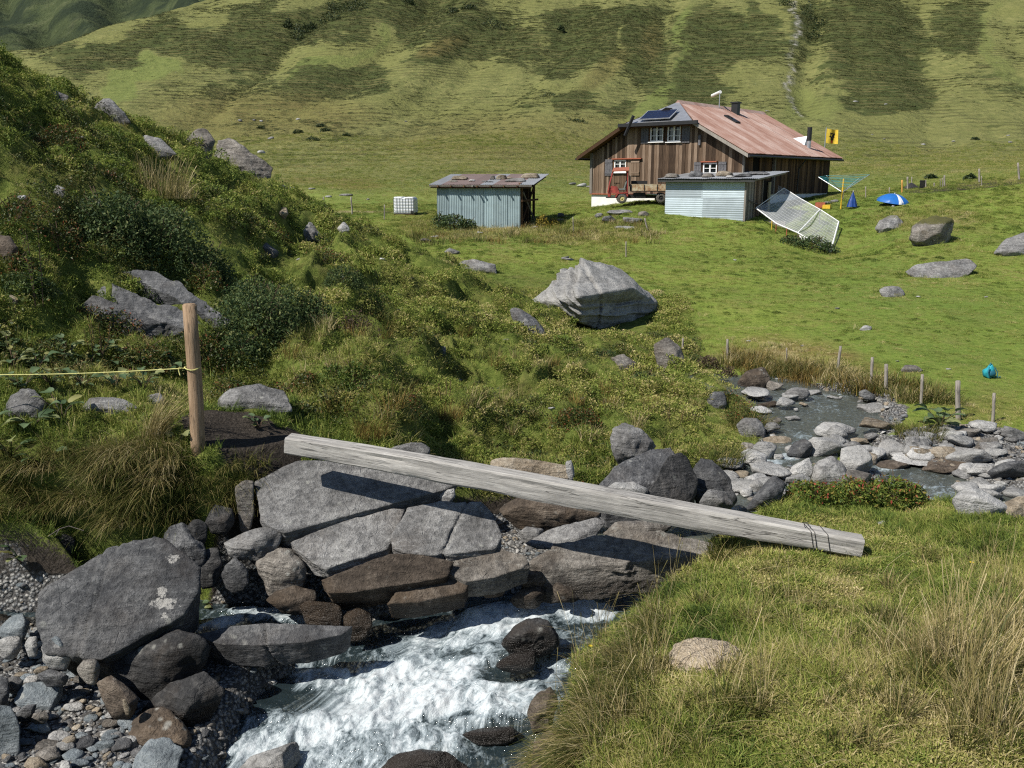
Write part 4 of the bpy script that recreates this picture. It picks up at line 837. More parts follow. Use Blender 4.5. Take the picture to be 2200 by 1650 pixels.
# ------------------------------------------------------------------ the stream
def water_material():
    m = NT('stream_water'); t = m.t; p = m.pos()
    gl = m.n('ShaderNodeBsdfGlossy'); gl.inputs['Roughness'].default_value = .08
    tr = m.n('ShaderNodeBsdfTransparent'); tr.inputs[0].default_value = (.78, .80, .75, 1)
    fr = m.n('ShaderNodeFresnel'); fr.inputs[0].default_value = 1.33
    bmp = m.bump(m.math('ADD', m.noise(m.pos((1, .7, 1)), 9, 4, .6), m.math('MULTIPLY', m.noise(p, 34, 3, .6), .35)), .9, .045)
    m.set(gl.inputs['Normal'], bmp); m.set(fr.inputs['Normal'], bmp)
    dp = m.n('ShaderNodeBsdfDiffuse'); m.set(dp.inputs[0], m.mix(m.attr('fore'), (.135, .15, .13), (.030, .048, .055)))
    mx0 = m.n('ShaderNodeMixShader'); mx0.inputs[0].default_value = .45; m.set(mx0.inputs[1], tr.outputs[0]); m.set(mx0.inputs[2], dp.outputs[0])
    mx = m.n('ShaderNodeMixShader'); m.set(mx.inputs[0], fr.outputs[0]); m.set(mx.inputs[1], mx0.outputs[0]); m.set(mx.inputs[2], gl.outputs[0])
    # foam: aerated white water drawn out along the current
    cx_ = m.n('ShaderNodeCombineXYZ'); m.set(cx_.inputs[0], m.attr('along')); m.set(cx_.inputs[1], m.attr('across')); fv = cx_.outputs[0]
    def fm_(sx, sy): 
        q = m.n('ShaderNodeMapping'); m.set(q.inputs[0], fv); q.inputs['Scale'].default_value = (sx, sy, 1); return q.outputs[0]
    f1 = m.noise(fm_(2.2, 3.4), 1.9, 7, .64, 1.6); f2 = m.noise(fm_(6, 10), 3.4, 6, .7, 1.0); f3 = m.noise(p, 42, 4, .7)
    nz = m.math('ADD', m.math('MULTIPLY', f1, .58), m.math('ADD', m.math('MULTIPLY', f2, .32), m.math('MULTIPLY', f3, .10)))
    ff = m.math('ADD', m.attr('foam'), m.math('MULTIPLY', m.math('SUBTRACT', nz, .5), 4.2))
    ff = m.ramp(ff, [(.14, 0), (.45, .42), (.92, .97)])
    fm = m.n('ShaderNodeBsdfPrincipled'); fm.inputs['Roughness'].default_value = .4; fm.inputs['Specular IOR Level'].default_value = .4
    m.set(fm.inputs['Base Color'], m.ramp(m.math('ADD', m.math('MULTIPLY', nz, .75), m.math('MULTIPLY', m.attr('foam'), .22)), [(.38, (.20, .27, .31)), (.50, (.44, .52, .56)), (.60, (.62, .67, .69)), (.72, (.74, .76, .77))]))
    hb = m.math('ADD', m.math('MULTIPLY', f1, .4), m.math('ADD', m.math('MULTIPLY', f2, .35), m.math('MULTIPLY', f3, .2)))
    m.set(fm.inputs['Normal'], m.bump(hb, .55, .06))
    ftl = m.n('ShaderNodeBsdfTranslucent'); ftl.inputs[0].default_value = (.7, .76, .8, 1); fmx = m.n('ShaderNodeMixShader'); fmx.inputs[0].default_value = .18; m.set(fmx.inputs[1], fm.outputs[0]); m.set(fmx.inputs[2], ftl.outputs[0]); fm = fmx
    mo = m.n('ShaderNodeMixShader'); m.set(mo.inputs[0], ff); m.set(mo.inputs[1], mx.outputs[0]); m.set(mo.inputs[2], fm.outputs[0])
    t.links.new(mo.outputs[0], t.nodes['Material Output'].inputs[0])
    return m.m
WATER = water_material()
FOAM = [(1000,1400,260,70,-10,.5),(760,1520,260,90,-10,.5),(560,1560,120,70,-20,.5),(1130,1480,70,80,0,.45),(640,1420,120,16,-6,.5),(520,1430,90,10,0,.45),(1230,1310,110,26,4,.95),(1080,1330,130,38,-8,1.),(960,1370,120,40,-20,.75),(1150,1440,80,40,0,.6),(900,1450,190,50,-8,.95),(860,1510,190,60,-8,1.05),(680,1460,110,26,-6,.75),(1080,1500,130,46,0,.85),(700,1560,120,50,-10,.85),(560,1600,90,40,-15,.8),(850,1590,260,45,0,.7),(1020,1570,120,50,0,.55),(600,1322,130,16,4,.75),(480,1340,60,9,-12,.85),(680,1650,300,60,0,.6),
        (1700,978,30,9,0,.75),(1650,990,40,6,0,.6),(1590,996,30,6,0,.4),(1760,870,70,14,10,.12),(1730,938,40,10,20,.25),(1780,850,60,8,0,.2),(1905,1003,40,8,0,.55),(2010,1050,70,18,10,.25),(1990,1080,40,14,0,.4),(1700,855,40,8,0,.25)]
DARKW = [(520,1480,130,50,0,.9),(640,1500,60,35,0,.3),(1090,1440,70,30,0,.5),(980,1400,60,14,0,.3),(1080,1590,90,34,0,.45),(470,1540,60,60,0,.6)]
def flow_coords(line, X, Y):
    best = np.full(X.shape, 1e9); al = np.zeros(X.shape); ac = np.zeros(X.shape); s0 = 0.0
    for i in range(len(line) - 1):
        ax, ay = line[i][:2]; bx, by = line[i + 1][:2]; ex, ey = bx - ax, by - ay; L = math.hypot(ex, ey)
        t = np.clip(((X - ax) * ex + (Y - ay) * ey) / (L * L), 0, 1); dx, dy = X - ax - t * ex, Y - ay - t * ey; d = np.hypot(dx, dy); m = d < best
        best = np.where(m, d, best); al = np.where(m, s0 + t * L, al); ac = np.where(m, (dx * ey - dy * ex) / L, ac); s0 += L
    return al, ac
def water_sheet(name, px0, px1, nc, y0, y1, nr, turb):
    X, Y = polar(px0, px1, nc, np.exp(np.linspace(math.log(y0), math.log(y1), nr)))
    sh = X.shape; X, Y = X.ravel(), Y.ravel()
    d1, l1 = seg_dist(MAIN, X, Y); d2, l2 = seg_dist(RIGHT, X, Y); d3, l3 = seg_dist(SIDE, X, Y)
    d = d1; l = l1
    for dd, ll in ((d2, l2), (d3, l3)):
        q = dd < d; d = np.where(q, dd, d); l = np.where(q, ll, l)
    # soften level steps between the branches
    for _ in range(3):
        L2 = l.reshape(sh); L2[1:-1, 1:-1] = (L2[:-2, 1:-1] + L2[2:, 1:-1] + L2[1:-1, :-2] + L2[1:-1, 2:]) / 4; l = L2.ravel()
    px, py = proj(X, Y, l)
    fo = blotch(FOAM, px, py) - blotch(DARKW, px, py)
    fo = np.clip(fo, -.35, 1.1)
    wx = X + .12 * vnoise2(X * 3, Y * 3, 301); wy = Y + .12 * vnoise2(X * 3, Y * 3, 302)
    al, ac = flow_coords(MAIN, X, Y)
    rdg = 1 - np.abs(fbm2(wx * 2.6, wy * 3.6, 303, 4)) * 2.2
    a = np.clip(fo, 0, 1)
    z = l + turb * (a * (.10 * fbm2(al * 1.5, ac * 2.4, 303, 3) + .055 * (1 - 2.2 * np.abs(fbm2(al * 2.6 + .3 * ac, ac * 4.2, 305, 3))) + .028 * fbm2(al * 6, ac * 11, 311, 3) + .012 * fbm2(X * 22, Y * 24, 315, 2)) + .020 * fbm2(X * 5, Y * 7, 320, 3)) - .02 * (1 - a)
    F = grid_faces(sh[0], sh[1]); keep = (d < .42)[F].any(1); F = F[keep]
    used = np.unique(F); rm = np.full(len(X), -1); rm[used] = np.arange(len(used))
    me = np_mesh(name, np.c_[X, Y, z][used], rm[F], WATER, True, dict(foam=fo[used], along=al[used], across=ac[used], fore=np.full(len(used), 1.0 if y0 < 6 else 0.0)))
    return tag(link(name, me), kind='structure'), (X, Y, z, fo, d)
_, WS = water_sheet('stream', -560, 1420, 640, 4.6, 10.2, 430, 1.0)
water_sheet('stream', 1150, 2700, 420, 10.2, 20.6, 260, .7)
# drops thrown up by the rapids
rg = np.random.RandomState(11)
X, Y, z, fo, d = WS; ok = np.nonzero((fo > .25) & (fo < 1.3) & (d < -.12) & (Y > 5.6) & (Y < 9.6))[0]; ok = rg.choice(ok, 900, False)
bV = np.array([(1,0,0),(-1,0,0),(0,1,0),(0,-1,0),(0,0,1),(0,0,-1)], float); bF = np.array([(0,2,4),(2,1,4),(1,3,4),(3,0,4),(2,0,5),(1,2,5),(3,1,5),(0,3,5)])
r_ = rg.uniform(.0012, .0034, len(ok)); c = np.c_[X[ok] + rg.normal(0, .04, len(ok)), Y[ok] + rg.normal(0, .04, len(ok)), z[ok] + np.abs(rg.normal(0, .06, len(ok)))]
Vd = (c[:, None, :] + bV[None] * r_[:, None, None]).reshape(-1, 3); Fd = (bF[None] + 6 * np.arange(len(ok))[:, None, None]).reshape(-1, 3)
dm = flat('water_drop', (.8, .84, .87), .12, 0, .6, .02)
tag(link('water_spray', np_mesh('water_spray', Vd, Fd, dm, True)), 'fine white drops thrown up over the rapids', 'water spray', None, 'stuff')
# ------------------------------------------------------------------ materials of the farm
def board_material(name, dk, md, lt, grain=1.0):
    m = NT(name, .85, .2); r = m.rnd(); p = m.coord('Object', (9, 9, .8))
    g = m.noise(p, 3, 6, .7, .6); st = m.noise(m.coord('Object', (1, 1, .25)), 1.6, 4)
    c = m.ramp(m.math('ADD', m.math('MULTIPLY', g, .55), m.math('MULTIPLY', r, .45)), [(.28, dk), (.5, md), (.78, lt)])
    c = m.mix(m.ramp(st, [(.5, 0), (.75, .5)]), c, dk)
    m.col(c); m.nrm(m.bump(g, .5 * grain, .01)); return m.m
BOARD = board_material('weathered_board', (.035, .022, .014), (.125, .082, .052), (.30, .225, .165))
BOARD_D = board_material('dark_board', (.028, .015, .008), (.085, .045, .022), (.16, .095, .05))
BOARD_G = board_material('grey_board', (.06, .052, .044), (.16, .142, .122), (.30, .275, .24))
GREYWOOD = flat('grey_painted_wood', (.115, .112, .118), .8, 0, .2, .2, 14)
WHITEP = flat('white_paint', (.72, .72, .70), .6, 0, .3, .06, 3)
PLASTER = flat('white_plaster', (.70, .69, .66), .9, 0, .2, .08, 2)
DARKIN = flat('dark_interior', (.012, .011, .010), .95, 0, .1)
GLASS = flat('window_glass', (.010, .013, .016), .06, 0, .6, .02)
BLACKM = flat('black_metal', (.022, .022, .023), .5, .3, .4)
ZINC = flat('zinc_sheet', (.46, .47, .49), .42, .75, .5, .1, 4)
REDTRIM = flat('red_trim', (.30, .085, .045), .7, 0, .3)
def roof_material():
    m = NT('rusty_red_roof', .62, .35); p = m.coord(); r = m.rnd()
    a = m.noise(m.coord('Object', (.5, .8, .8)), 1.3, 6, .6); b = m.noise(m.coord('Object', (.25, 7, .25)), 2.0, 5, .65); q = m.noise(p, 9, 5, .7)
    f = m.math('ADD', m.math('MULTIPLY', a, .5), m.math('ADD', m.math('MULTIPLY', b, .35), m.math('MULTIPLY', r, .15)))
    c = m.ramp(f, [(.30, (.20, .100, .072)), (.46, (.30, .180, .140)), (.60, (.41, .305, .262)), (.75, (.50, .435, .395))])
    c = m.mix(m.ramp(q, [(.56, 0), (.75, .6)]), c, (.13, .05, .028))
    m.col(c); m.nrm(m.bump(q, .2, .01)); return m.m
ROOF = roof_material()
def corr_material(name, base, rust=.2, metal=.65, rough=.45):
    m = NT(name, rough, .5); p = m.coord(); a = m.noise(p, 1.5, 6, .65); b = m.noise(p, 11, 5, .7); r = m.rnd()
    c = m.ramp(m.math('ADD', m.math('MULTIPLY', a, .6), m.math('MULTIPLY', r, .4)), [(.3, tuple(x * .72 for x in base)), (.7, tuple(min(1, x * 1.15) for x in base))])
    c = m.mix(m.math('MULTIPLY', m.ramp(b, [(.58, 0), (.7, 1)]), rust), c, (.16, .075, .04))
    m.col(c); m.b.inputs['Metallic'].default_value = metal; return m.m
CORR_BLUE = corr_material('blue_grey_corrugated', (.30, .385, .40), .10, .25, .55)
CORR_ZINC = corr_material('bright_corrugated', (.38, .445, .48), .12, .2, .55)
CORR_RUST = corr_material('rusty_corrugated', (.27, .20, .18), .6, .2, .7)
CORR_GREY = corr_material('grey_corrugated', (.36, .37, .38), .2, .35, .6)
def corr_sheet(name, mat, parent, o, a, b, la, lb, pitch=.076, amp=.010, nrow=2, seed=0):
    """corrugated sheet: corner o, across a (the waves run across), along b"""
    a = np.array(a, float); b = np.array(b, float); o = np.array(o, float); n = np.cross(a, b); n /= np.linalg.norm(n)
    nc = max(8, int(la / pitch * 6)); s = np.linspace(0, la, nc); t = np.linspace(0, lb, nrow)
    T, Sx = np.meshgrid(t, s, indexing='ij')
    h = amp * np.sin(2 * np.pi * Sx / pitch) + .006 * np.sin(Sx * 5 + seed)
    V = o + Sx[..., None] * a + T[..., None] * b + h[..., None] * n
    V = V.reshape(-1, 3); F = grid_faces(nrow, nc)
    V2 = np.r_[V, V - n * .004]; N = len(V); F2 = np.r_[F, F[:, ::-1] + N]
    return link(name, np_mesh(name, V2, F2, mat, True), parent)

# ------------------------------------------------------------------ farmhouse
HA = R(40); HW, HD = 10.3, 13.0
HO = P(1270, 445, 58)
house = empty('farmhouse', HO, -HA, 'old timber farmhouse with rusty red metal roof and white shuttered windows', 'house')
hx = Vector((math.cos(HA), -math.sin(HA), 0)); hy = Vector((math.sin(HA), math.cos(HA), 0))
def gab(px, py, off=0.0):             # picture -> place on the gable wall
    d = P(px, py, 10) - Vector((0, 0, ZC)); c = Vector((0, 0, ZC)); o = HO + hy * off
    t = (o - c).dot(hy) / d.dot(hy); q = c + d * t - HO
    return q.dot(hx), q.z
def sid(px, py):                       # picture -> place on the right long wall
    d = P(px, py, 10) - Vector((0, 0, ZC)); c = Vector((0, 0, ZC)); o = HO + hx * HW
    t = (o - c).dot(hx) / d.dot(hx); q = c + d * t - HO
    return q.dot(hy), q.z
FZ = gab(1290, 416)[1]; WT = 3.35; TP = .54; RZ = WT + HW / 2 * TP; HIPZ = 4.88; HIPW = (RZ - HIPZ) / TP
OV, OF, OB = .62, .75, .5
def roofz(x): return WT + TP * min(x, HW - x)
MB().box((HW / 2, HD / 2, FZ / 2 - .3), (HW - .02, HD - .02, FZ + .6)).build('foundation', PLASTER, house)
b = MB(); z1 = WT - .05
core = [(.15, .12, FZ), (HW - .15, .12, FZ), (HW - .15, .12, z1), (HW / 2, .12, RZ - .25), (.15, .12, z1)]
b.prism([Vector(q) for q in core], (0, HD - .3, 0)).build('added_dark_core', DARKIN, house)  # added black block behind the boards, stops light leaking through
# openings in the gable: x0, x1, z0, z1
def opening(p0, p1):
    x0, za = gab(*p0); x1, zb = gab(*p1); return (x0, x1, min(za, zb), max(za, zb))
OPEN = [opening((1399, 267), (1426, 304)), opening((1436, 267), (1463, 304)), opening((1321, 344), (1346, 370)), opening((1512, 350), (1541, 373))]
x = 0.0; rg = np.random.RandomState(3)
while x < HW - .02:
    wd = min(rg.uniform(.15, .24), HW - x); xm = x + wd / 2; top = min(roofz(x) if x < HW / 2 else roofz(x + wd), HIPZ + .02) - .02
    segs = [(FZ - .04 + rg.uniform(-.02, .01), top)]
    for (a, c, zb, zt) in OPEN:
        if a - .02 < xm < c + .02:
            segs = [s for (s0, s1) in segs for s in ((s0, min(s1, zb)), (max(s0, zt), s1)) if s[1] - s[0] > .05]
    for (s0, s1) in segs:
        yy = rg.uniform(-.012, .02)
        MB().box((0, 0, 0), (wd - .012, .05, s1 - s0)).build('board', BOARD, house, loc=(xm, -.03 + yy, (s0 + s1) / 2))
    x += wd
def window(ops, cols, rows, frame=.07):
    x0, x1, z0, z1 = ops; w_, h_ = x1 - x0, z1 - z0
    f = MB(); c = lambda x, z, a, bz, d=.08: f.box((x, -.03, z), (a, d, bz))
    c((x0 + x1) / 2, z1 - frame / 2, w_, frame); c((x0 + x1) / 2, z0 + frame / 2, w_, frame)
    c(x0 + frame / 2, (z0 + z1) / 2, frame, h_ - 2 * frame); c(x1 - frame / 2, (z0 + z1) / 2, frame, h_ - 2 * frame)
    wo = f.build('window', WHITEP, house)
    MB().box(((x0 + x1) / 2, .05, (z0 + z1) / 2), (w_ - .02, .012, h_ - .02)).build('pane', GLASS, wo)
    MB().box(((x0 + x1) / 2, -.035, (z0 + z1) / 2), (.085, .075, h_ - 2 * frame)).build('mullion', WHITEP, wo)
    for k in range(1, rows):
        z = z0 + h_ * k / rows
        MB().box((x0 + frame + (w_ / 2 - frame) / 2 - .02, -.01, z), (w_ / 2 - frame - .045, .03, .03)).build('glazing_bar', WHITEP, wo)
        MB().box((x1 - frame - (w_ / 2 - frame) / 2 + .02, -.01, z), (w_ / 2 - frame - .045, .03, .03)).build('glazing_bar', WHITEP, wo)
    MB().box(((x0 + x1) / 2, -.10, z0 - .03), (w_ + .16, .16, .05)).build('sill', WHITEP, wo)
    for xx in (x0 - .04, x1 + .04): MB().box((xx, -.05, (z0 + z1) / 2), (.07, .1, h_ + .1)).build('casing', BOARD_D, wo)
    return wo
window(OPEN[0], 2, 3); window(OPEN[1], 2, 3); window(OPEN[2], 2, 3); window(OPEN[3], 2, 2)
def shutter(x0, x1, z0, z1, mat=GREYWOOD, label=None):
    s = MB(); n = 3; wd = (x1 - x0) / n
    for i in range(n): s.box((x0 + wd * (i + .5), -.10, (z0 + z1) / 2), (wd - .012, .035, z1 - z0))
    o = s.build('shutter', mat, house); tag(o, label)
    for f in (.16, .84):
        MB().box(((x0 + x1) / 2, -.13, z0 + (z1 - z0) * f), (x1 - x0 - .02, .03, .09)).build('batten', mat, o)
    return o
a = OPEN[0]; shutter(a[0] - .62, a[0] - .1, a[2] - .08, a[3] + .02)
a = OPEN[1]; shutter(a[1] + .1, a[1] + .62, a[2] - .08, a[3] + .02)
a = OPEN[2]; shutter(a[0] - .66, a[0] - .1, a[2] - .2, a[3] + .05); shutter(a[1] + .38, a[1] + 1.0, a[2] - .2, a[3] + .03, BOARD, 'bare wooden shutter standing open')
a = OPEN[3]; shutter(a[0] - .56, a[0] - .1, a[2] - .05, a[3] + .05); shutter(a[1] + .1, a[1] + .6, a[2] - .05, a[3] + .05)
for (pa, pb, zz) in (((1318, 341), (1381, 342), None), ((1509, 347), (1543, 348), None)):
    x0, z0 = gab(*pa); x1, _ = gab(*pb); z0 = z0 - .02
    MB().box(((x0 + x1) / 2, -.11, z0), (x1 - x0, .22, .06)).build('drip_board', REDTRIM, house)
MB().box((HW / 2, -.07, FZ - .02), (HW + .1, .1, .06)).build('base_strip', REDTRIM, house)
# long wall on the right: recessed porch, then dark boards
y0, y1 = .35, 4.0
for i, yy in enumerate(np.arange(4.15, HD - .05, .22)):
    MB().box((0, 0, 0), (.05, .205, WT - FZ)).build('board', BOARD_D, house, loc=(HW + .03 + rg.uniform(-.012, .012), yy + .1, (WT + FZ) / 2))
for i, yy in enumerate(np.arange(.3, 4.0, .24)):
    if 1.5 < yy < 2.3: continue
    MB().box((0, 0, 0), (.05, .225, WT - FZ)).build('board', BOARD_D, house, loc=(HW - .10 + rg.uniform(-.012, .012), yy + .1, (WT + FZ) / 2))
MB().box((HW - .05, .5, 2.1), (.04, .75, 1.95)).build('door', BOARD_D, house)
MB().box((HW + .06, 4.1, (WT + FZ) / 2), (.16, .16, WT - FZ)).build('post', BOARD_G, house)
MB().box((HW - .02, .06, (WT + FZ) / 2), (.2, .18, WT - FZ + .02)).build('corner_post', BOARD_G, house)
MB().box((.02, -.06, (WT + FZ) / 2), (.18, .14, WT - FZ)).build('corner_post', BOARD_G, house)
MB().box((HW + .05, 3.1, WT - .25), (.1, 2.0, .22)).build('beam', BOARD_G, house)
# roof: underlay, verge boards, corrugated sheets
SE = math.hypot(1, TP)
def slope_pt(side, s, y, lift=0.0):    # s metres (plan) from the ridge
    x = HW / 2 + (s if side > 0 else -s); return Vector((x, y, RZ - TP * s + .12 + lift))
E = HW / 2 + OV
for side in (1, -1):
    b = MB()
    def thick(poly):
        b.prism([Vector(q) for q in poly], (0, 0, -.10))
    thick([slope_pt(side, 0, 1.6), slope_pt(side, HIPW, -OF), slope_pt(side, E, -OF), slope_pt(side, E, HD + OB), slope_pt(side, 0, HD + OB)])
    b.build('roof_deck', BOARD_D, house)
    n = 13; L = HD + OF + OB
    for i in range(n):
        ya = -OF + L * i / n - (.04 if i else 0); yb = -OF + L * (i + 1) / n
        nc = 48; ys = np.linspace(ya, yb, nc); st = np.where(ys < 1.6, HIPW * (1.6 - ys) / (1.6 + OF), 0.0)
        rows = 7; V = np.zeros((rows, nc, 3))
        for r in range(rows):
            s = st + (E + .06 - st) * r / (rows - 1)
            h = .016 * np.sin(2 * np.pi * ys / .17) + .03 + (i % 2) * .012
            V[r, :, 0] = HW / 2 + side * (s + h * TP / SE); V[r, :, 1] = ys; V[r, :, 2] = RZ - TP * s + .12 + h / SE
        link('roof_sheet', np_mesh('roof_sheet', V.reshape(-1, 3), grid_faces(rows, nc), ROOF, True), house)
    # verge board along the front slope
    p0 = slope_pt(side, HIPW, -OF - .02, -.02); p1 = slope_pt(side, E + .04, -OF - .02, -.02)
    MB().prism([p0, p1, p1 - Vector((0, 0, .2)), p0 - Vector((0, 0, .2))], (0, .035, 0)).build('verge_board', BOARD_G if side > 0 else BOARD_D, house)
    p0 = slope_pt(side, E + .1, -OF, -.10)
    MB().tube([(p0.x, -OF, p0.z), (p0.x, HD + OB, p0.z)], .07, 8).build('gutter', BLACKM, house)
# half hip over the gable
tri = [slope_pt(1, 0, 1.6, .05), slope_pt(-1, HIPW + .1, -OF - .15, -.03), slope_pt(1, HIPW + .1, -OF - .15, -.03)]
MB().prism(tri, (0, 0, -.06)).build('hip_roof', ZINC, house)
MB().box((HW / 2, -OF - .1, HIPZ + .02), (2 * HIPW + .7, .14, .2)).build('hip_eave', BLACKM, house)
MB().box((HW / 2, -OF / 2, HIPZ - .1), (2 * HIPW + .3, OF, .06)).build('soffit', BOARD_D, house)
MB().prism([slope_pt(1, .22, 1.5, .05), slope_pt(1, 0, 1.5, .14), slope_pt(-1, .22, 1.5, .05)], (0, HD + OB - 1.5, 0)).build('ridge_cap', ROOF, house)
# solar panel lying on the hip
hn = (tri[1] - tri[0]).cross(tri[2] - tri[0]).normalized();
if hn.z < 0: hn = -hn
hu = (tri[2] - tri[1]).normalized(); hv = hn.cross(hu); hv = hv if hv.z > 0 else -hv
hc = (tri[0] + tri[1] + tri[2]) / 3 + hn * .16 - hu * .25 - hv * .12
rot = Matrix((hu, hv, hn)).transposed()
sp = MB().box(hc, (2.1, 1.15, .05), rot).build('solar_panel', flat('panel_frame', (.55, .56, .58), .35, .6), house)
cell = flat('solar_cell', (.012, .018, .045), .15, .1, .6, .1)
for i in range(8):
    for j in range(4):
        MB().box(hc + hu * (-1.0 + .25 * (i + .5)) + hv * (-.54 + .27 * (j + .5)) + hn * .03, (.235, .25, .012), rot).build('solar_cell', cell, sp)
# chimney, skylight, stove pipe, snow deflector, aerial
def onroof(px, py):
    d = P(px, py, 10) - Vector((0, 0, ZC)); c = Vector((0, 0, ZC)); nrm = hx * TP + Vector((0, 0, 1)); o = HO + hx * (HW / 2) + Vector((0, 0, RZ + .16))
    t = (o - c).dot(nrm) / d.dot(nrm); q = c + d * t - HO
    return Vector((q.dot(hx), q.dot(hy), q.z))
q = onroof(1580, 244)
ch = MB().box((q.x, q.y, q.z + .2), (.42, .42, .9)).build('chimney', BLACKM, house)
MB().box((q.x, q.y, q.z + .68), (.54, .54, .09)).build('cap', BLACKM, ch)
q = onroof(1573, 258); ry = Matrix.Rotation(math.atan(TP), 3, 'Y')
sk = MB().box((q.x, q.y, q.z + .06), (.95, .62, .09), ry).build('skylight', BLACKM, house)
MB().box((q.x - .1, q.y, q.z + .16), (.5, .5, .03), ry).build('pane', GLASS, sk)
q = onroof(1737, 318)
sp_ = MB().tube([(q.x, q.y, q.z - .1), (q.x, q.y, q.z + 1.15)], .13, 12).build('stove_pipe', ZINC, house)
MB().tube([(q.x, q.y, q.z + .45), (q.x, q.y, q.z + 1.3)], .15, 12).build('pipe_hood', BLACKM, sp_)
q2 = onroof(1718, 303)
MB().hexa([q2 + Vector(v) for v in ((-.75, -.45, .1), (.55, -.6, -.45), (.55, .6, -.45), (-.75, .45, .1), (-.72, -.03, .16), (.5, -.03, .3), (.5, .03, .3), (-.72, .03, .16))]).build('snow_deflector', flat('light_zinc', (.62, .63, .65), .5, .3), house)
q = onroof(1545, 232)
ae = MB().tube([(q.x, q.y, q.z - .1), (q.x, q.y, q.z + 1.1)], .03, 8).build('aerial_mast', ZINC, house)
MB().tube([Vector((q.x, q.y, q.z + .92)) - Vector((.95, -.8, .05)), Vector((q.x, q.y, q.z + .98)) + Vector((.06, -.05, 0))], .10, 12).build('aerial_tube', WHITEP, ae)
# raised pole against the left slope, down pipes
x0, z0 = gab(1349, 284, -OF); x1, z1 = gab(1364, 249, -OF)
MB().tube([(x0 - .1, -OF - .15, z0 - .2), (x1, -OF - .15, z1)], .10, 6).build('leaning_pole', BLACKM, house)
xa, za = gab(1506, 290); xb, zb = gab(1506, 312)
MB().box((xa, -.12, (za + zb) / 2), (.14, .12, za - zb)).build('rain_pipe', GREYWOOD, house)
ya, za = sid(1712, 352); yb, zb = sid(1712, 412)
MB().tube([(HW + OV, ya + .2, WT - .25), (HW + .15, ya, za - .3), (HW + .13, ya, zb)], .045, 8).build('rain_pipe', BLACKM, house)

# flag beyond the roof
fp = P(1770, 322, 68); fl = empty('flag', fp, 0, 'yellow flag with a black bull head on a thin pole behind the roof', 'flag')
k = ppm(290, 68)
MB().tube([(0, 0, -3.2), (.06, 0, 47 / k)], .035, 8).build('flagpole', ZINC, fl)
YEL = flat('yellow_cloth', (.62, .43, .05), .8, 0, .2, .1); BLK = flat('black_print', (.02, .016, .014), .8, 0, .2); REDC = flat('red_print', (.55, .05, .03), .8)
def fcloth(x, z): return .20 * math.sin(x * 6.5 + z * .8) * x
def fpt(x, z, off=0.0): return Vector((.06 + x, -.02 - fcloth(x, z) - off, 47 / k - .08 - z - .14 * x - .03 * math.sin(x * 5)))
FW, FH = .88, 1.02; V = []
for j in range(15):
    for i in range(19): V.append(fpt(FW * i / 18 + .03, FH * j / 14))
me = np_mesh('cloth', [v[:] for v in V] + [(v + Vector((0, .006, 0)))[:] for v in V], np.r_[grid_faces(15, 19), grid_faces(15, 19)[:, ::-1] + 285], YEL)
clo = link('cloth', me, fl)
def emblem(name, mat, pts, off=.008):
    MB().prism([fpt(x * FW, z * FH, off) for x, z in pts], (0, -.004, 0)).build(name, mat, clo)
emblem('bull_head', BLK, [(.30,.16),(.36,.26),(.44,.24),(.56,.24),(.66,.30),(.76,.24),(.82,.30),(.74,.44),(.80,.52),(.72,.56),(.70,.70),(.62,.80),(.48,.80),(.42,.70),(.40,.56),(.26,.52),(.36,.42)])
emblem('nose_ring', REDC, [(.48,.78),(.62,.78),(.64,.90),(.56,.96),(.47,.90)], .014)

# ------------------------------------------------------------------ corrugated sheds
def leanto(front, label, px_left, px_right, py_b, Yl, ang, H, D, rise): pass
# shed beside the house
SA = R(35); so_ = P(1429, 459, 50.3); SW, SD, SH = 4.55, 4.1, 1.9
shed = empty('shed', so_, -SA, 'low shed of bright horizontal corrugated sheets with stones on its roof', 'shed')
MB().box((SW / 2, SD / 2 + .05, SH / 2 - .35), (SW - .1, SD - .2, SH + .5)).build('added_dark_core', DARKIN, shed)  # added black filler behind the sheets, blocks light inside the shed
for (x0, w_, z0, h_) in ((0, 2.2, .90, .96), (2.12, 2.42, .88, .89), (0, 2.25, -.45, 1.39), (2.2, 2.34, -.55, 1.47)):
    corr_sheet('corrugated_sheet', CORR_ZINC, shed, (x0, -.05 - (.012 if z0 > .5 else 0), z0), (0, 0, 1), (1, 0, 0), h_, w_, .115, .006)
MB().box((SW + .03, -.02, SH / 2 - .35), (.1, .1, SH + .6)).build('corner_post', BOARD_G, shed)
for yy in np.arange(.1, 2.3, .21):
    MB().box((0, 0, 0), (.04, .198, SH + .5)).build('board', BOARD_G if yy < 1.2 else BOARD, shed, loc=(SW + rg.uniform(-.01, .01), yy + .1, SH / 2 - .35))
MB().box((SW + .02, 2.45, SH / 2 - .15), (.12, .12, SH + .2)).build('post', BOARD_G, shed)
MB().box((SW - .1, 3.0, .85), (.05, .95, 1.75)).build('door', BOARD_D, shed)
MB().box((SW + .02, 3.62, .85), (.08, .3, 1.75)).build('door_jamb', flat('pale_wood', (.32, .27, .17), .8), shed)
MB().tube([(SW + .1, .4, .75), (SW + .28, 1.9, .45)], .035, 6).build('leaning_stick', BOARD_G, shed)
tl = math.atan(.34 / SD)
rm = Matrix.Rotation(tl, 3, 'X')
rf = MB().box((SW / 2 + .15, SD / 2 - .05, SH + .10), (SW + .95, SD + .75, .07), rm).build('roof', BOARD_G, shed)
MB().box((SW / 2 + .15, -.40, SH - .10), (SW + .95, .06, .16)).build('eave_board', flat('tarred_wood', (.03, .032, .03), .7), shed)
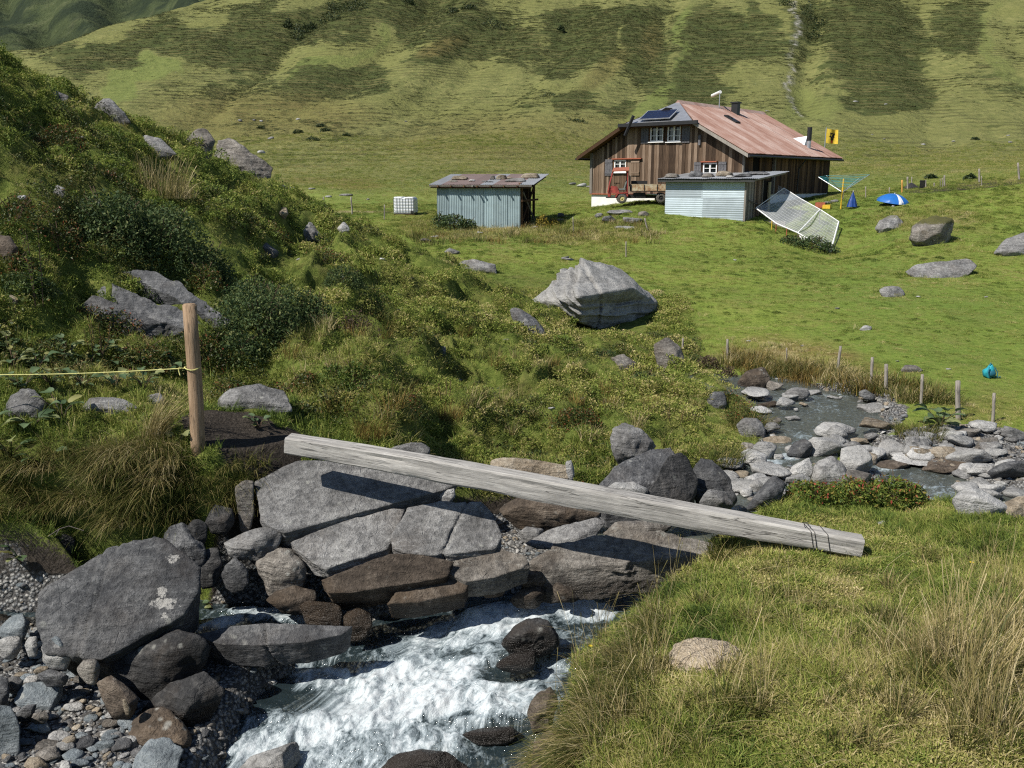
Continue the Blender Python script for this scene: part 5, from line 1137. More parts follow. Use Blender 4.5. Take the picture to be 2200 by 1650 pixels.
for i in range(6):
    corr_sheet('roof_sheet', CORR_GREY, shed, (-.34 + i * .95, -.50, SH - .01 + (i % 2) * .012), (1, 0, 0), (0, math.cos(tl), math.sin(tl)), .97, SD + .82, .10, .012)
# blue grey shed at left
BA = R(14); bo = P(941, 487, 50.6); BW, BD, BH = 4.72, 3.4, 2.28
blue = empty('shed', bo, -BA, 'old shed of bluish upright corrugated sheets with an open timber end', 'shed')
MB().box((BW / 2, BD / 2, BH / 2 - .2), (BW - .2, BD - .3, BH + .2)).build('added_dark_core', DARKIN, blue)  # same kind of added black filler, keeps this shed dark inside
xs = [0, .70, 1.35, 1.98, 2.62, 3.30, 4.0, 4.72]
for i in range(7):
    corr_sheet('corrugated_sheet', CORR_BLUE, blue, (xs[i] - .02, -.04 - .018 * (i % 2), -.35 + (.10 * rg.uniform(-1, 1))), (1, 0, 0), (0, 0, 1), xs[i + 1] - xs[i] + .06, BH + .32, .10, .017, seed=i)
for yy, hh in ((.2, BH), (1.7, BH + .1), (3.3, BH + .3)):
    MB().box((BW + .05, yy, hh / 2 - .25), (.13, .13, hh + .4)).build('post', BOARD_D, blue)
MB().tube([(BW + .08, .3, .35), (BW + .08, 3.2, 2.2)], .055, 6).build('brace', BOARD_D, blue)
MB().tube([(BW + .1, 3.2, .3), (BW + .1, .4, 1.9)], .055, 6).build('brace', BOARD_G, blue)
MB().box((BW + .15, 1.9, 1.45), (.09, 4.0, .11)).build('rail', BOARD_D, blue)
MB().box((BW + .05, 1.7, BH + .05), (.12, 3.8, .14)).build('top_plate', BOARD_D, blue)
tb = math.atan(.5 / BD); rmb = Matrix.Rotation(tb, 3, 'X')
for i in range(8):
    corr_sheet('roof_sheet', (CORR_GREY, CORR_RUST, CORR_RUST, CORR_RUST, CORR_GREY, CORR_RUST, CORR_RUST, CORR_GREY)[i], blue, (-.38 + i * .74, -.38, BH + .02 + (i % 2) * .012), (1, 0, 0), (0, math.cos(tb), math.sin(tb)), .77, BD + .75, .10, .013, seed=i * 3)
MB().box((BW / 2 + .2, BD / 2 - .05, BH + .16), (BW + 1.0, BD + .6, .04), rmb).build('roof_deck', BOARD_D, blue)
MB().box((BW / 2 + .2, -.34, BH - .03), (BW + 1.1, .05, .09)).build('eave_board', BOARD_G, blue)
for xx in np.arange(.2, BW + .5, .75):
    MB().box((xx, -.3, BH - .06), (.07, .5, .08)).build('rafter', BOARD_D, blue)
# stick leaning out of the roof, whose shadow crosses the wall
MB().tube([(2.2, .2, BH + .02), (2.2, -.62, BH - .05)], .05, 6).build('rafter', BOARD_G, blue)

def roof_stone(base, rz, x, y, z, sx, sy, sz, kind, label, seed):
    rgx = np.random.RandomState(seed); M = Matrix.Rotation(-rz, 3, 'Z'); pts = []
    for i in range(14):
        th = rgx.uniform(0, 6.28); zz = rgx.uniform(0, 1)
        pts.append(tuple(Vector(base) + M @ Vector((x + math.cos(th) * sx / 2 * rgx.uniform(.7, 1), y + math.sin(th) * sy / 2 * rgx.uniform(.7, 1), z + sz * zz))))
    for s1 in (-.5, .5):
        for s2 in (-.4, .4): pts.append(tuple(Vector(base) + M @ Vector((x + s1 * sx, y + s2 * sy, z + .01))))
    f = len(FOOT); rock(pts, kind, label, sub=4, amp=.09, p=14, strata=((0, 0, 1), .02, 14)); del FOOT[f:]
zr = lambda y: SH + .02 + y * math.tan(tl) + .02
for x, y, a, b_, c, kd, lb in [(.25,.2,.8,.7,.28,'warm','stone at the left end of the bright shed roof'),(1.35,.9,.85,.6,.32,'slate','dark block on the bright shed roof, second from its left'),(2.3,.35,.75,.5,.22,'warm','stone in the middle of the bright shed roof'),(3.0,.9,.9,.8,.40,'tan','tallest tan stone on the bright shed roof'),
        (4.1,.6,1.1,.8,.2,'slate','dark flat slab near the right front of the bright shed roof'),(4.5,1.9,1.3,1.0,.22,'slate','long slab at the right end of the bright shed roof'),(3.6,.2,.5,.4,.14,'pale','small pale stone near the front edge of the bright shed roof')]:
    roof_stone(so_, SA, x, y, zr(y), a, b_, c, kd, lb, int(x * 100))
zr = lambda y: BH + .03 + y * math.tan(tb) + .03
for x, y, a, b_, c, kd, lb in [(.8,1.6,1.05,.8,.24,'tan','big pale stone on the left of the blue shed roof'),(.75,.7,.5,.4,.13,'warm','small stone in front of the big pale stone on the blue shed roof'),(2.75,1.6,.32,.3,.26,'warm','left stone of the pair in the middle of the blue shed roof'),(3.25,1.7,.65,.5,.30,'tan','right stone of the pair in the middle of the blue shed roof'),
        (2.55,.6,.35,.3,.14,'grey','small stone left of the middle of the blue shed roof'),(2.95,.6,.4,.3,.10,'slate','small dark stone at the middle front of the blue shed roof'),(4.3,.8,1.25,.7,.26,'grey','long grey stone on the right of the blue shed roof'),(4.85,2.2,1.1,.9,.3,'tan','flat slab at the right end of the blue shed roof'),(1.75,.9,.4,.4,.14,'pale','small pale stone left of centre on the blue shed roof'),(3.75,1.9,.5,.4,.14,'tan','flattish tan stone behind the long grey stone')]:
    roof_stone(bo, BA, x, y, zr(y), a, b_, c, kd, lb, int(x * 100) + 7)
# ------------------------------------------------------------------ the beam across the stream, the post with its rope
def wood_material(name, dk, md, lt, scale=(1, 1, 1), stain=.4):
    m = NT(name, .85, .2); p = m.coord('Object', scale)
    g = m.noise(p, 4, 8, .72, .4); w_ = m.noise(p, 22, 6, .7); s = m.noise(m.coord('Object'), 3.0, 5)
    c = m.ramp(m.math('ADD', m.math('MULTIPLY', g, .6), m.math('MULTIPLY', w_, .4)), [(.30, dk), (.50, md), (.68, lt)])
    c = m.mix(m.math('MULTIPLY', m.ramp(s, [(.48, 0), (.70, 1)]), stain), c, tuple(x * .55 for x in md))
    vf = m.math('ABSOLUTE', m.math('SUBTRACT', m.noise(p, 2.3, 3, .5), .5)); ck = m.math('MULTIPLY', m.ramp(vf, [(0, 1), (.016, 0)]), m.ramp(m.noise(m.coord('Object'), 1.7, 3), [(.42, .1), (.55, 1)]))
    c = m.mix(m.math('MULTIPLY', ck, .8), c, (.03, .027, .024))
    m.col(c); m.nrm(m.bump(m.math('SUBTRACT', m.math('ADD', g, m.math('MULTIPLY', w_, .5)), m.math('MULTIPLY', ck, .6)), .7, .012)); return m.m
BEAMW = wood_material('weathered_beam', (.12, .113, .104), (.34, .325, .30), (.56, .54, .50), (.35, 7, 7))
def make_beam():
    A = P(619, 953, 9.35); B = P(1850, 1174, 8.22); ax = (B - A); L = ax.length; ax.normalize()
    up = Vector((0, 0, 1)); sd = up.cross(ax).normalized(); up = ax.cross(sd).normalized()   # sd points away from the viewer
    if sd.y < 0: sd = -sd
    hh, dd = .222, .20; n = 120; ring = 28; V = []
    prof = []
    for k in range(ring):
        q = 2 * math.pi * k / ring; c, s_ = math.cos(q), math.sin(q); r = 1 / ((abs(c) ** 14 + abs(s_) ** 14) ** (1 / 14)); prof.append((c * r, s_ * r))
    T = np.linspace(0, 1, n); Tm = np.repeat(T, ring); pc = np.tile(np.array([p_[0] for p_ in prof]), n); ps = np.tile(np.array([p_[1] for p_ in prof]), n)
    h = hh * (.86 + .20 * np.sin(np.pi * np.clip(Tm * 1.1, 0, 1)) ** .8); x = Tm * L
    bow = .012 * np.sin(np.pi * Tm) + .01 * np.sin(7 * Tm)
    wob = fbm2(x * 2.2, pc * 1.1 + ps * 2.3, 601, 3) * .008 + fbm2(x * .8, np.floor((np.arctan2(ps, pc) + .78) / 1.5708), 605, 2) * .007
    # open grain and drying cracks run along the faces
    cr = -.012 * np.exp(-((ps - .25 - .3 * np.sin(Tm * 5)) / .07) ** 2) * (pc < -.8) * (vnoise2(x * 1.4, x * 0, 611) > .1) - .012 * np.exp(-((pc + .1 - .25 * np.sin(Tm * 4 + 1)) / .07) ** 2) * (ps > .8) * (vnoise2(x * 1.1, x * 0 + 3, 612) > 0)
    P3 = np.array(A)[None] + x[:, None] * np.array(ax)[None] + ((pc * (dd / 2 + wob + cr)))[:, None] * np.array(sd)[None] + ((ps * (h / 2 + wob + cr) + bow))[:, None] * np.array(up)[None]
    F = [];
    for i in range(n - 1):
        for k in range(ring):
            F.append((i * ring + k, i * ring + (k + 1) % ring, (i + 1) * ring + (k + 1) % ring, (i + 1) * ring + k))
    me = np_mesh('wooden_beam', np.zeros((1, 3)), np.zeros((0, 4), int)) if False else None
    bm = bmesh.new(); o = Vector((A + B) / 2); M = Matrix((ax, sd, up)).transposed(); Mi = M.transposed()
    vs = [bm.verts.new(Mi @ (Vector(p_) - o)) for p_ in P3]
    for f in F: bm.faces.new([vs[i] for i in f])
    bm.faces.new(vs[:ring][::-1]); bm.faces.new(vs[-ring:]); bmesh.ops.recalc_face_normals(bm, faces=bm.faces)
    me = bpy.data.meshes.new('wooden_beam'); bm.to_mesh(me); bm.free(); me.materials.append(BEAMW)
    for p_ in me.polygons: p_.use_smooth = True
    try: me.set_sharp_from_angle(angle=R(35))
    except Exception: pass
    ob = link('wooden_beam', me, None, o, M.to_euler()); tag(ob, 'long squared weathered grey beam laid as a footbridge over the stream', 'beam')
    return A, B, ax, sd, up
BA_, BB_, bax, bsd, bup = make_beam()
WIRE = flat('dark_wire', (.05, .048, .045), .5, .6, .4)
def wire():
    b = MB(); c = BA_ + bax * ((BB_ - BA_).length * .905)
    for k in (0, .035, .16):
        o = c + bax * k
        b.tube([o + bsd * .11 - bup * .05, o + bsd * .09 + bup * .115, o - bsd * .02 + bax * .02 + bup * .118, o - bsd * .105 + bax * .06 + bup * .10, o - bsd * .115 + bax * .12 - bup * .09, o - bsd * .16 + bax * .16 - bup * .17], .0034, 5)
    b.tube([c + bup * .118 - bsd * .05, c + bup * .14, c + bup * .15 + bax * .03, c + bup * .125 + bax * .05 - bsd * .02], .004, 5)
    tag(b.build('wire', WIRE), 'loops of dark wire tied round the right end of the beam', 'wire')
wire()
POSTW = wood_material('post_wood', (.10, .066, .040), (.27, .185, .115), (.42, .31, .21), (7, 7, .5), .5)
OLDPOST = wood_material('old_post_wood', (.09, .08, .068), (.24, .215, .185), (.40, .37, .33), (7, 7, .5), .3)
def post(px, pyb, pxt, pyt, Y, r, mat, label, name='fence_post', n=10, group=None):
    B = P(px, pyb, Y); T = P(pxt, pyt, Y); ax = T - B; L = ax.length
    b = MB(); rgp = random.Random(px); pts = [(0, 0, -.3)] + [(rgp.uniform(-.1, .1) * r, rgp.uniform(-.1, .1) * r, L * k / 4) for k in range(5)]
    b.tube(pts, r * 1.04, n, True, r * .96)
    top = pts[-1]; b.tube([top, (top[0], top[1], L + r * .22)], r * .96, n, True, r * .72)
    o = b.build(name, mat, None, False, B, Vector((ax.x, ax.y, ax.z)).to_track_quat('Z', 'Y').to_euler())
    for p_ in o.data.polygons: p_.use_smooth = abs(p_.normal.z) < .5
    FOOT.append((B.x, B.y, r * 1.1)); return tag(o, label, 'fence post', group)
PB = G(425, 947); PYD = 9.6
post(426, 950, 408, 656, PYD, .078, POSTW, 'stout round wooden post with a yellow rope tied round it', n=20)
ROPE = flat('yellow_rope', (.55, .52, .20), .8, 0, .2, .15, 60)
def rope():
    b = MB(); q = P(414, 790, PYD); c = q + Vector((0, 0, 0)); pts = []
    for k in range(15):
        a = 2 * math.pi * k / 14; pts.append(c + Vector((.085 * math.cos(a + 2.6), .085 * math.sin(a + 2.6), .012 * math.sin(a * 2))))
    b.tube(pts, .0065, 6)
    e = P(-260, 799, PYD - .05); s0 = c + Vector((-.08, -.03, 0)); b.tube([s0 + (e - s0) * t - Vector((0, 0, .05 * math.sin(math.pi * t))) for t in np.linspace(0, 1, 16)], .0062, 6)
    k0 = c + Vector((-.09, -.05, 0)); b.tube([k0, k0 + Vector((-.03, -.02, .02)), k0 + Vector((-.045, -.01, -.01)), k0 + Vector((-.03, -.02, -.07))], .008, 6)
    tag(b.build('rope', ROPE), 'yellow rope stretched left from the stout post', 'rope')
rope()
# ------------------------------------------------------------------ things that grow
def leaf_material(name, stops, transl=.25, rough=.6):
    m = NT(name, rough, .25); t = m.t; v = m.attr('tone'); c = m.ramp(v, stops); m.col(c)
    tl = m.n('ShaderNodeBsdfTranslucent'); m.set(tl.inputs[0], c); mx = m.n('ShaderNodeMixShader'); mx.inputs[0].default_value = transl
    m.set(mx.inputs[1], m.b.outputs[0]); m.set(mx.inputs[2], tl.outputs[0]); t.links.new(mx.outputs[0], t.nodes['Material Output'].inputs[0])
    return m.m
def blade_material():
    m = NT('grass_blade', .65, .2); t = m.t
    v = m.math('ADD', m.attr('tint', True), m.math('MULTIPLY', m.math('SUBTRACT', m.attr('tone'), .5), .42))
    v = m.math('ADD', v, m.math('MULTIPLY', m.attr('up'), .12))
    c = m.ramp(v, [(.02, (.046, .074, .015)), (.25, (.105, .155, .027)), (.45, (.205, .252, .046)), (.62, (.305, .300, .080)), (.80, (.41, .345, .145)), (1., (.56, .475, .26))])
    m.col(c); tl = m.n('ShaderNodeBsdfTranslucent'); m.set(tl.inputs[0], c); mx = m.n('ShaderNodeMixShader'); mx.inputs[0].default_value = .3
    m.set(mx.inputs[1], m.b.outputs[0]); m.set(mx.inputs[2], tl.outputs[0]); t.links.new(mx.outputs[0], t.nodes['Material Output'].inputs[0])
    return m.m
BLADE = blade_material()
def blades(n, rad, h, wd, seed, lean=(0, 0), spread=.6, droop=.5, seg=3, heads=0.0, c0=None):
    """n curved tapering blades -> vertices, quads, tone and height attributes"""
    rgb = np.random.RandomState(seed); a = rgb.uniform(0, 2 * np.pi, n); rr = rad * np.sqrt(rgb.uniform(0, 1, n))
    bx, by = rr * np.cos(a), rr * np.sin(a); da = a + rgb.normal(0, .9, n)
    hh = h * rgb.uniform(.45, 1.1, n); tilt = spread * rgb.uniform(.1, 1, n)
    dx = np.cos(da) * tilt + lean[0]; dy = np.sin(da) * tilt + lean[1]
    s = np.linspace(0, 1, seg + 1)
    x = bx[:, None] + hh[:, None] * (dx[:, None] * s ** 1.5); y = by[:, None] + hh[:, None] * (dy[:, None] * s ** 1.5)
    z = hh[:, None] * (s - droop * np.hypot(dx, dy)[:, None] * s ** 2.2) * .95
    fa = rgb.uniform(0, np.pi, n); w_ = wd * rgb.uniform(.6, 1.2, n)[:, None] * (1 - .85 * s ** 1.6)[None]
    if heads: w_ = w_ + (rgb.rand(n)[:, None] < heads) * wd * 2.2 * np.exp(-((s - .92) / .09) ** 2)[None]
    ox, oy = np.cos(fa)[:, None] * w_ / 2, np.sin(fa)[:, None] * w_ / 2
    V = np.stack([np.stack([x - ox, y - oy, z - .01], -1), np.stack([x + ox, y + oy, z - .01], -1)], 2).reshape(-1, 3)
    m_ = (seg + 1) * 2; base = np.arange(n)[:, None] * m_; q = []
    for k in range(seg): q.append(np.stack([base[:, 0] + 2 * k, base[:, 0] + 2 * k + 1, base[:, 0] + 2 * k + 3, base[:, 0] + 2 * k + 2], 1))
    tone = np.repeat(rgb.uniform(0, 1, n), m_); up = np.tile(np.repeat(s, 2), n)
    return V, np.concatenate(q), tone, up
def blade_mesh(name, mat, parts):
    Vs, Fs, ts, us, o = [], [], [], [], 0
    for V, F, t, u in parts: Vs.append(V); Fs.append(F + o); ts.append(t); us.append(u); o += len(V)
    return np_mesh(name, np.concatenate(Vs), np.concatenate(Fs), mat, True, dict(tone=np.concatenate(ts), up=np.concatenate(us)))
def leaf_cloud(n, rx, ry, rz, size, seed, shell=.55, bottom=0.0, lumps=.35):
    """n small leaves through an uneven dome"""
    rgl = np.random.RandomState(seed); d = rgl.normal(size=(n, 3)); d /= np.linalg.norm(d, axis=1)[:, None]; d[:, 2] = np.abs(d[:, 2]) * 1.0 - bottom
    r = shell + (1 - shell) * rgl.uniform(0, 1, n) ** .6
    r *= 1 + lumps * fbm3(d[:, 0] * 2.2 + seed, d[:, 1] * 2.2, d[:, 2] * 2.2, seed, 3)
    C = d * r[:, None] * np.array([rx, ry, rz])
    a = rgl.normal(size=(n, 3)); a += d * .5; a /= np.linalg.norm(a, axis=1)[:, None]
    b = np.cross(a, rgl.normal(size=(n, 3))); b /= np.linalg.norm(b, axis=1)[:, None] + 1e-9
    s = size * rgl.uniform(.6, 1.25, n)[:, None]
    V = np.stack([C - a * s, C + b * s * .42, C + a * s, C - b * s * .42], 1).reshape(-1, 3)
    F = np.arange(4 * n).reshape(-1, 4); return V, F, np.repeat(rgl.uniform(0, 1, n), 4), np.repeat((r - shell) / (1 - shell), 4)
# ---- scattered ground cover: grass, turf, heath (nobody could count it)
def template(name, me, coll):
    o = bpy.data.objects.new(name, me); coll.objects.link(o); return o
def scatter_modifier(o, coll):
    ng = bpy.data.node_groups.new('scatter_' + o.name, 'GeometryNodeTree')
    ng.interface.new_socket('Geometry', in_out='INPUT', socket_type='NodeSocketGeometry'); ng.interface.new_socket('Geometry', in_out='OUTPUT', socket_type='NodeSocketGeometry')
    N, L = ng.nodes, ng.links; gi = N.new('NodeGroupInput'); go = N.new('NodeGroupOutput')
    ci = N.new('GeometryNodeCollectionInfo'); ci.inputs[0].default_value = coll; ci.inputs[1].default_value = True; ci.inputs[2].default_value = True
    ip = N.new('GeometryNodeInstanceOnPoints'); ip.inputs['Pick Instance'].default_value = True
    def at(nm, typ):
        a = N.new('GeometryNodeInputNamedAttribute'); a.data_type = typ; a.inputs[0].default_value = nm; return a.outputs[0]
    L.new(gi.outputs[0], ip.inputs['Points']); L.new(ci.outputs[0], ip.inputs['Instance'])
    L.new(at('idx', 'INT'), ip.inputs['Instance Index'])
    e = N.new('FunctionNodeEulerToRotation'); L.new(at('rot', 'FLOAT_VECTOR'), e.inputs[0]); L.new(e.outputs[0], ip.inputs['Rotation'])
    L.new(at('scl', 'FLOAT_VECTOR'), ip.inputs['Scale']); L.new(ip.outputs[0], go.inputs[0])
    md = o.modifiers.new('scatter', 'NODES'); md.node_group = ng
def scatter(name, label, cat, coll, Pts, idx, rot, scl, tint):
    me = bpy.data.meshes.new(name); n = len(Pts); me.vertices.add(n); me.vertices.foreach_set('co', np.asarray(Pts, np.float32).ravel())
    a = me.attributes.new('idx', 'INT', 'POINT'); a.data.foreach_set('value', np.asarray(idx, np.int32))
    a = me.attributes.new('rot', 'FLOAT_VECTOR', 'POINT'); a.data.foreach_set('vector', np.asarray(rot, np.float32).ravel())
    a = me.attributes.new('scl', 'FLOAT_VECTOR', 'POINT'); a.data.foreach_set('vector', np.asarray(scl, np.float32).ravel())
    a = me.attributes.new('tint', 'FLOAT', 'POINT'); a.data.foreach_set('value', np.asarray(tint, np.float32))
    o = link(name, me); scatter_modifier(o, coll); return tag(o, label, cat, None, 'stuff')
def free_of_stones(X, Y):
    ok = np.ones(len(X), bool); A = np.array(FOOT)
    for i in range(0, len(X), 20000):
        x, y = X[i:i + 20000, None], Y[i:i + 20000, None]
        ok[i:i + 20000] = ~((x - A[None, :, 0]) ** 2 + (y - A[None, :, 1]) ** 2 < (A[None, :, 2] * .9) ** 2).any(1)
    return ok
def spots(n, px0, px1, y0, y1, seed, power=1.0):
    """random places, thicker near the eye"""
    rgs = np.random.RandomState(seed); u = (rgs.uniform(px0, px1, n) - 1100) / 1905
    t = rgs.uniform(0, 1, n); q = 2 - power
    Y = (y0 ** q + t * (y1 ** q - y0 ** q)) ** (1 / q) if abs(q) > 1e-6 else y0 * (y1 / y0) ** t
    X = u * Y; z, f = land(X, Y); px, py = proj(X, Y, z); _, gv, dt = bare(X, Y, px, py, f)
    return rgs, X, Y, z, f, px, py, gv, dt
def slope_rot(X, Y, rgs, amount=.6):
    e = .12; z0 = land(X, Y, False); gx = (land(X + e, Y, False) - z0) / e; gy = (land(X, Y + e, False) - z0) / e
    gx = np.clip(gx, -1.2, 1.2); gy = np.clip(gy, -1.2, 1.2)
    rx = np.arctan(gy) * amount + rgs.normal(0, .10, len(X)); ry = -np.arctan(gx) * amount + rgs.normal(0, .10, len(X))
    return np.c_[rx, ry, rgs.uniform(0, 6.28, len(X))]
TURF = bpy.data.collections.new('turf_pieces')
for i, (n, rad, h, wd, sp, dr) in enumerate([(20,.07,.09,.009,1.2,.5),(18,.06,.14,.0085,1.1,.6),(14,.05,.21,.0075,1.1,.75),(22,.09,.06,.0095,1.5,.4)]):
    lv = leaf_cloud(16, .08, .08, .05, .012, 730 + i, .2, 0, .3); template('turf_%d' % i, blade_mesh('turf', BLADE, [blades(n, rad, h, wd, 700 + i, (0, 0), sp, dr)] + ([lv] if i in (0, 3) else [])), TURF)
FARTURF = bpy.data.collections.new('far_turf_pieces')
for i, (n, rad, h, wd, sp) in enumerate([(44,.20,.13,.011,.9),(40,.18,.20,.010,.9),(50,.26,.09,.014,1.3)]):
    template('farturf_%d' % i, blade_mesh('far_turf', BLADE, [blades(n, rad, h, wd, 720 + i, (0, 0), sp, .45, 2)]), FARTURF)
CUSHION = bpy.data.collections.new('cushion_pieces')
for i in range(3):
    template('cushion_%d' % i, blade_mesh('cushion', BLADE, [leaf_cloud(260, .21, .18, .15, .021, 780 + i, .75, 0, .3), blades(30, .19, .19, .008, 790 + i, (0, 0), .8, .4, 2)]), CUSHION)
HEATHM = leaf_material('heath_leaf', [(.1, (.022, .036, .011)), (.45, (.055, .080, .019)), (.75, (.10, .112, .030)), (.95, (.15, .11, .04))], .2)
HEATH = bpy.data.collections.new('heath_pieces')
for i, (n, r_, h, s) in enumerate([(170,.20,.16,.020),(150,.26,.13,.022),(130,.15,.20,.018)]):
    V, F, t, u = leaf_cloud(n, r_, r_ * .9, h, s, 740 + i, .35); template('heath_%d' % i, np_mesh('heath', V, F, HEATHM, True, dict(tone=t)), HEATH)
# turf of the near right bank
rg, X, Y, z, f, px, py, gv, dt = spots(50000, 1050, 3300, 3.0, 11.2, 31, 1.15)
ok = (f['m'] > .02) & free_of_stones(X, Y); X, Y, z, px, py = X[ok], Y[ok], z[ok], px[ok], py[ok]
ns = fbm2(X * .8, Y * .8, 401, 4); n2 = fbm2(X * 3.1, Y * 3.1, 405, 3)
edge = sstep(.5, .1, f['m'][ok])
tint = .31 + .36 * ns + .30 * n2 + rg.normal(0, .13, len(X)) + .10 * edge - .12 * (py > 1560) * (px < 1500) + .10 * sstep(1500, 2100, px) * sstep(1250, 1400, py)
lng = vnoise2(X * 1.1, Y * 1.1, 409) + .8 * edge
idx = np.where(lng > .45, 2, np.where(lng > .0, 1, np.where(rg.rand(len(X)) < .5, 0, 3)))
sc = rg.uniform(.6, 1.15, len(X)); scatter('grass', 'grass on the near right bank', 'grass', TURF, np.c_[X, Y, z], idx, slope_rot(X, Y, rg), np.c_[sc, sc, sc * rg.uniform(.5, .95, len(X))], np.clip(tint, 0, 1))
# turf of the left bank and of the knoll
rg, X, Y, z, f, px, py, gv, dt = spots(18000, -800, 1700, 8.4, 13.5, 32, 1.0)
ok = (f['k'] > .02) & free_of_stones(X, Y) & (dt < .45); X, Y, z, px, py = X[ok], Y[ok], z[ok], px[ok], py[ok]
ns = fbm2(X * .9, Y * .9, 411, 4); tint = .30 + .45 * ns + rg.normal(0, .12, len(X)); idx = rg.randint(0, 4, len(X)); sc = rg.uniform(.8, 1.4, len(X))
scatter('grass', 'grass along the foot of the knoll', 'grass', TURF, np.c_[X, Y, z], idx, slope_rot(X, Y, rg), np.c_[sc, sc, sc], np.clip(tint, 0, 1))
rg, X, Y, z, f, px, py, gv, dt = spots(70000, -800, 1720, 11.5, 33, 33, .9)
ok = (f['k'] > .1) & free_of_stones(X, Y); X, Y, z, px, py = X[ok], Y[ok], z[ok], px[ok], py[ok]
ns = fbm2(X * .55, Y * .55, 421, 4); nh = fbm2(X * 1.2, Y * 1.2, 425, 3)
right = sstep(500, 900, px); tint = .28 + .10 * right + .34 * ns + .2 * nh + rg.normal(0, .11, len(X))
idx = rg.randint(0, 3, len(X)); sc = rg.uniform(.35, .8, len(X)) * (.8 + .2 * right)
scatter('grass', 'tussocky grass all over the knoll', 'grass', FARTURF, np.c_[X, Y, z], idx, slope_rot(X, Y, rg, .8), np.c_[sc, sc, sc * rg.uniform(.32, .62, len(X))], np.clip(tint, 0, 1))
rg, X, Y, z, f, px, py, gv, dt = spots(9000, -420, 1700, 11, 32, 34, .9)
ok = (f['k'] > .2) & free_of_stones(X, Y) & (fbm2(X * .7, Y * .7, 431, 4) > .06 + .20 * sstep(600, 1000, px)); X, Y, z = X[ok], Y[ok], z[ok]
sc = rg.uniform(.6, 1.5, len(X)); scatter('heath', 'low heath shrublets over the knoll', 'heath', HEATH, np.c_[X, Y, z - .03], rg.randint(0, 3, len(X)), slope_rot(X, Y, rg, .9), np.c_[sc, sc, sc], sc * 0)
# the meadow
rg, X, Y, z, f, px, py, gv, dt = spots(58000, 700, 2900, 14.5, 64, 35, .55)
ok = ((f['k'] < .15) | (Y > 31)) & (f['m'] < 0) & (f['w'] > .25) & (gv < .5) & (dt < .5) & free_of_stones(X, Y)
def in_house(X, Y):
    o = np.zeros(len(X), bool)
    for O, A_, w_, d_ in ((HO, HA, HW, HD), (so_, SA, SW, SD), (bo, BA, BW, BD)):
        dx, dy = X - O.x, Y - O.y; lx = dx * math.cos(A_) - dy * math.sin(A_); ly = dx * math.sin(A_) + dy * math.cos(A_)
        o |= (lx > -.15) & (lx < w_ + .15) & (ly > -.15) & (ly < d_ + .1)
    return o
ok &= ~in_house(X, Y); X, Y, z, px, py = X[ok], Y[ok], z[ok], px[ok], py[ok]
ns = fbm2(X * .25, Y * .25, 441, 4); nh = fbm2(X * 1.3, Y * 1.3, 445, 3)
dryb = blotch([(1700,780,220,45,12,1.),(1750,800,170,40,25,.9),(1000,490,170,26,0,.8),(1250,500,160,28,0,.8),(2000,470,150,30,0,.5),(2120,890,120,35,0,.7),(1300,540,60,40,0,.4)], px, py)
n4 = fbm2(X * 4, Y * 4, 447, 2); tint = .43 + .24 * ns + .20 * nh + .22 * n4 + .28 * dryb + rg.normal(0, .09, len(X)) - .25 * (fbm2(X * .6, Y * .6, 449, 3) > .30); sc = rg.uniform(.40, .8, len(X)) * (1 + .5 * dryb) * np.clip(Y / 32, .7, 1.5)
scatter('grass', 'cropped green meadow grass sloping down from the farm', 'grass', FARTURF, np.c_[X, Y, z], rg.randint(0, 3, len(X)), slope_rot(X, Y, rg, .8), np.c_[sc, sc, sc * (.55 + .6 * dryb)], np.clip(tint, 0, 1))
rg, X, Y, z, f, px, py, gv, dt = spots(42000, 250, 2450, 56, 150, 38, .8)
ok = ~in_house(X, Y) & (py < 455); X, Y, z, px, py = X[ok], Y[ok], z[ok], px[ok], py[ok]; ns = fbm2(X * .12, Y * .12, 461, 5); nh = fbm2(X * .6, Y * .6, 463, 3)
sc = rg.uniform(.5, 1.3, len(X)) * np.clip(Y / 75, .8, 1.8); tint = .50 + .25 * ns + .25 * nh + rg.normal(0, .10, len(X)) - .30 * (nh > .28)
scatter('grass', 'rough pasture grass behind the farm up to the foot of the mountain', 'grass', FARTURF, np.c_[X, Y, z], rg.randint(0, 3, len(X)), np.c_[X * 0, X * 0, rg.uniform(0, 6, len(X))], np.c_[sc, sc, sc * .8], np.clip(tint, 0, 1))
# dwarf shrubs of the mountainside
DWARFM = leaf_material('dwarf_shrub_leaf', [(.1, (.038, .056, .017)), (.5, (.070, .088, .027)), (.8, (.112, .112, .039)), (.97, (.17, .15, .06))], .15)
DWARF = bpy.data.collections.new('dwarf_shrub_pieces')
for i in range(3):
    V, F, t, u = leaf_cloud(90, 1.0, .8, .55, .16, 760 + i, .3); template('dwarf_%d' % i, np_mesh('dwarf', V, F, DWARFM, True, dict(tone=t)), DWARF)
rg, X, Y, z, f, px, py, gv, dt = spots(150000, -150, 2350, 118, 400, 36, 1.0)
row = rg.rand(len(X)) < .45
zs = (np.round(z / 1.25 + .35 * fbm2(X * .02, Y * .02, 457, 3)) * 1.25); Y = np.where(row, Y + np.clip((zs - z) / .42, -2.2, 2.2), Y); X = X * 1.0; z = land(X, Y, False); px, py = proj(X, Y, z)
pr = blotch(PATCH, px, py) * 1.15 + fbm2(X * .06, Y * .06, 451, 5) * .8 + fbm2(X * .3, Y * .2, 455, 3) * .5 - blotch(GREEN, px, py)
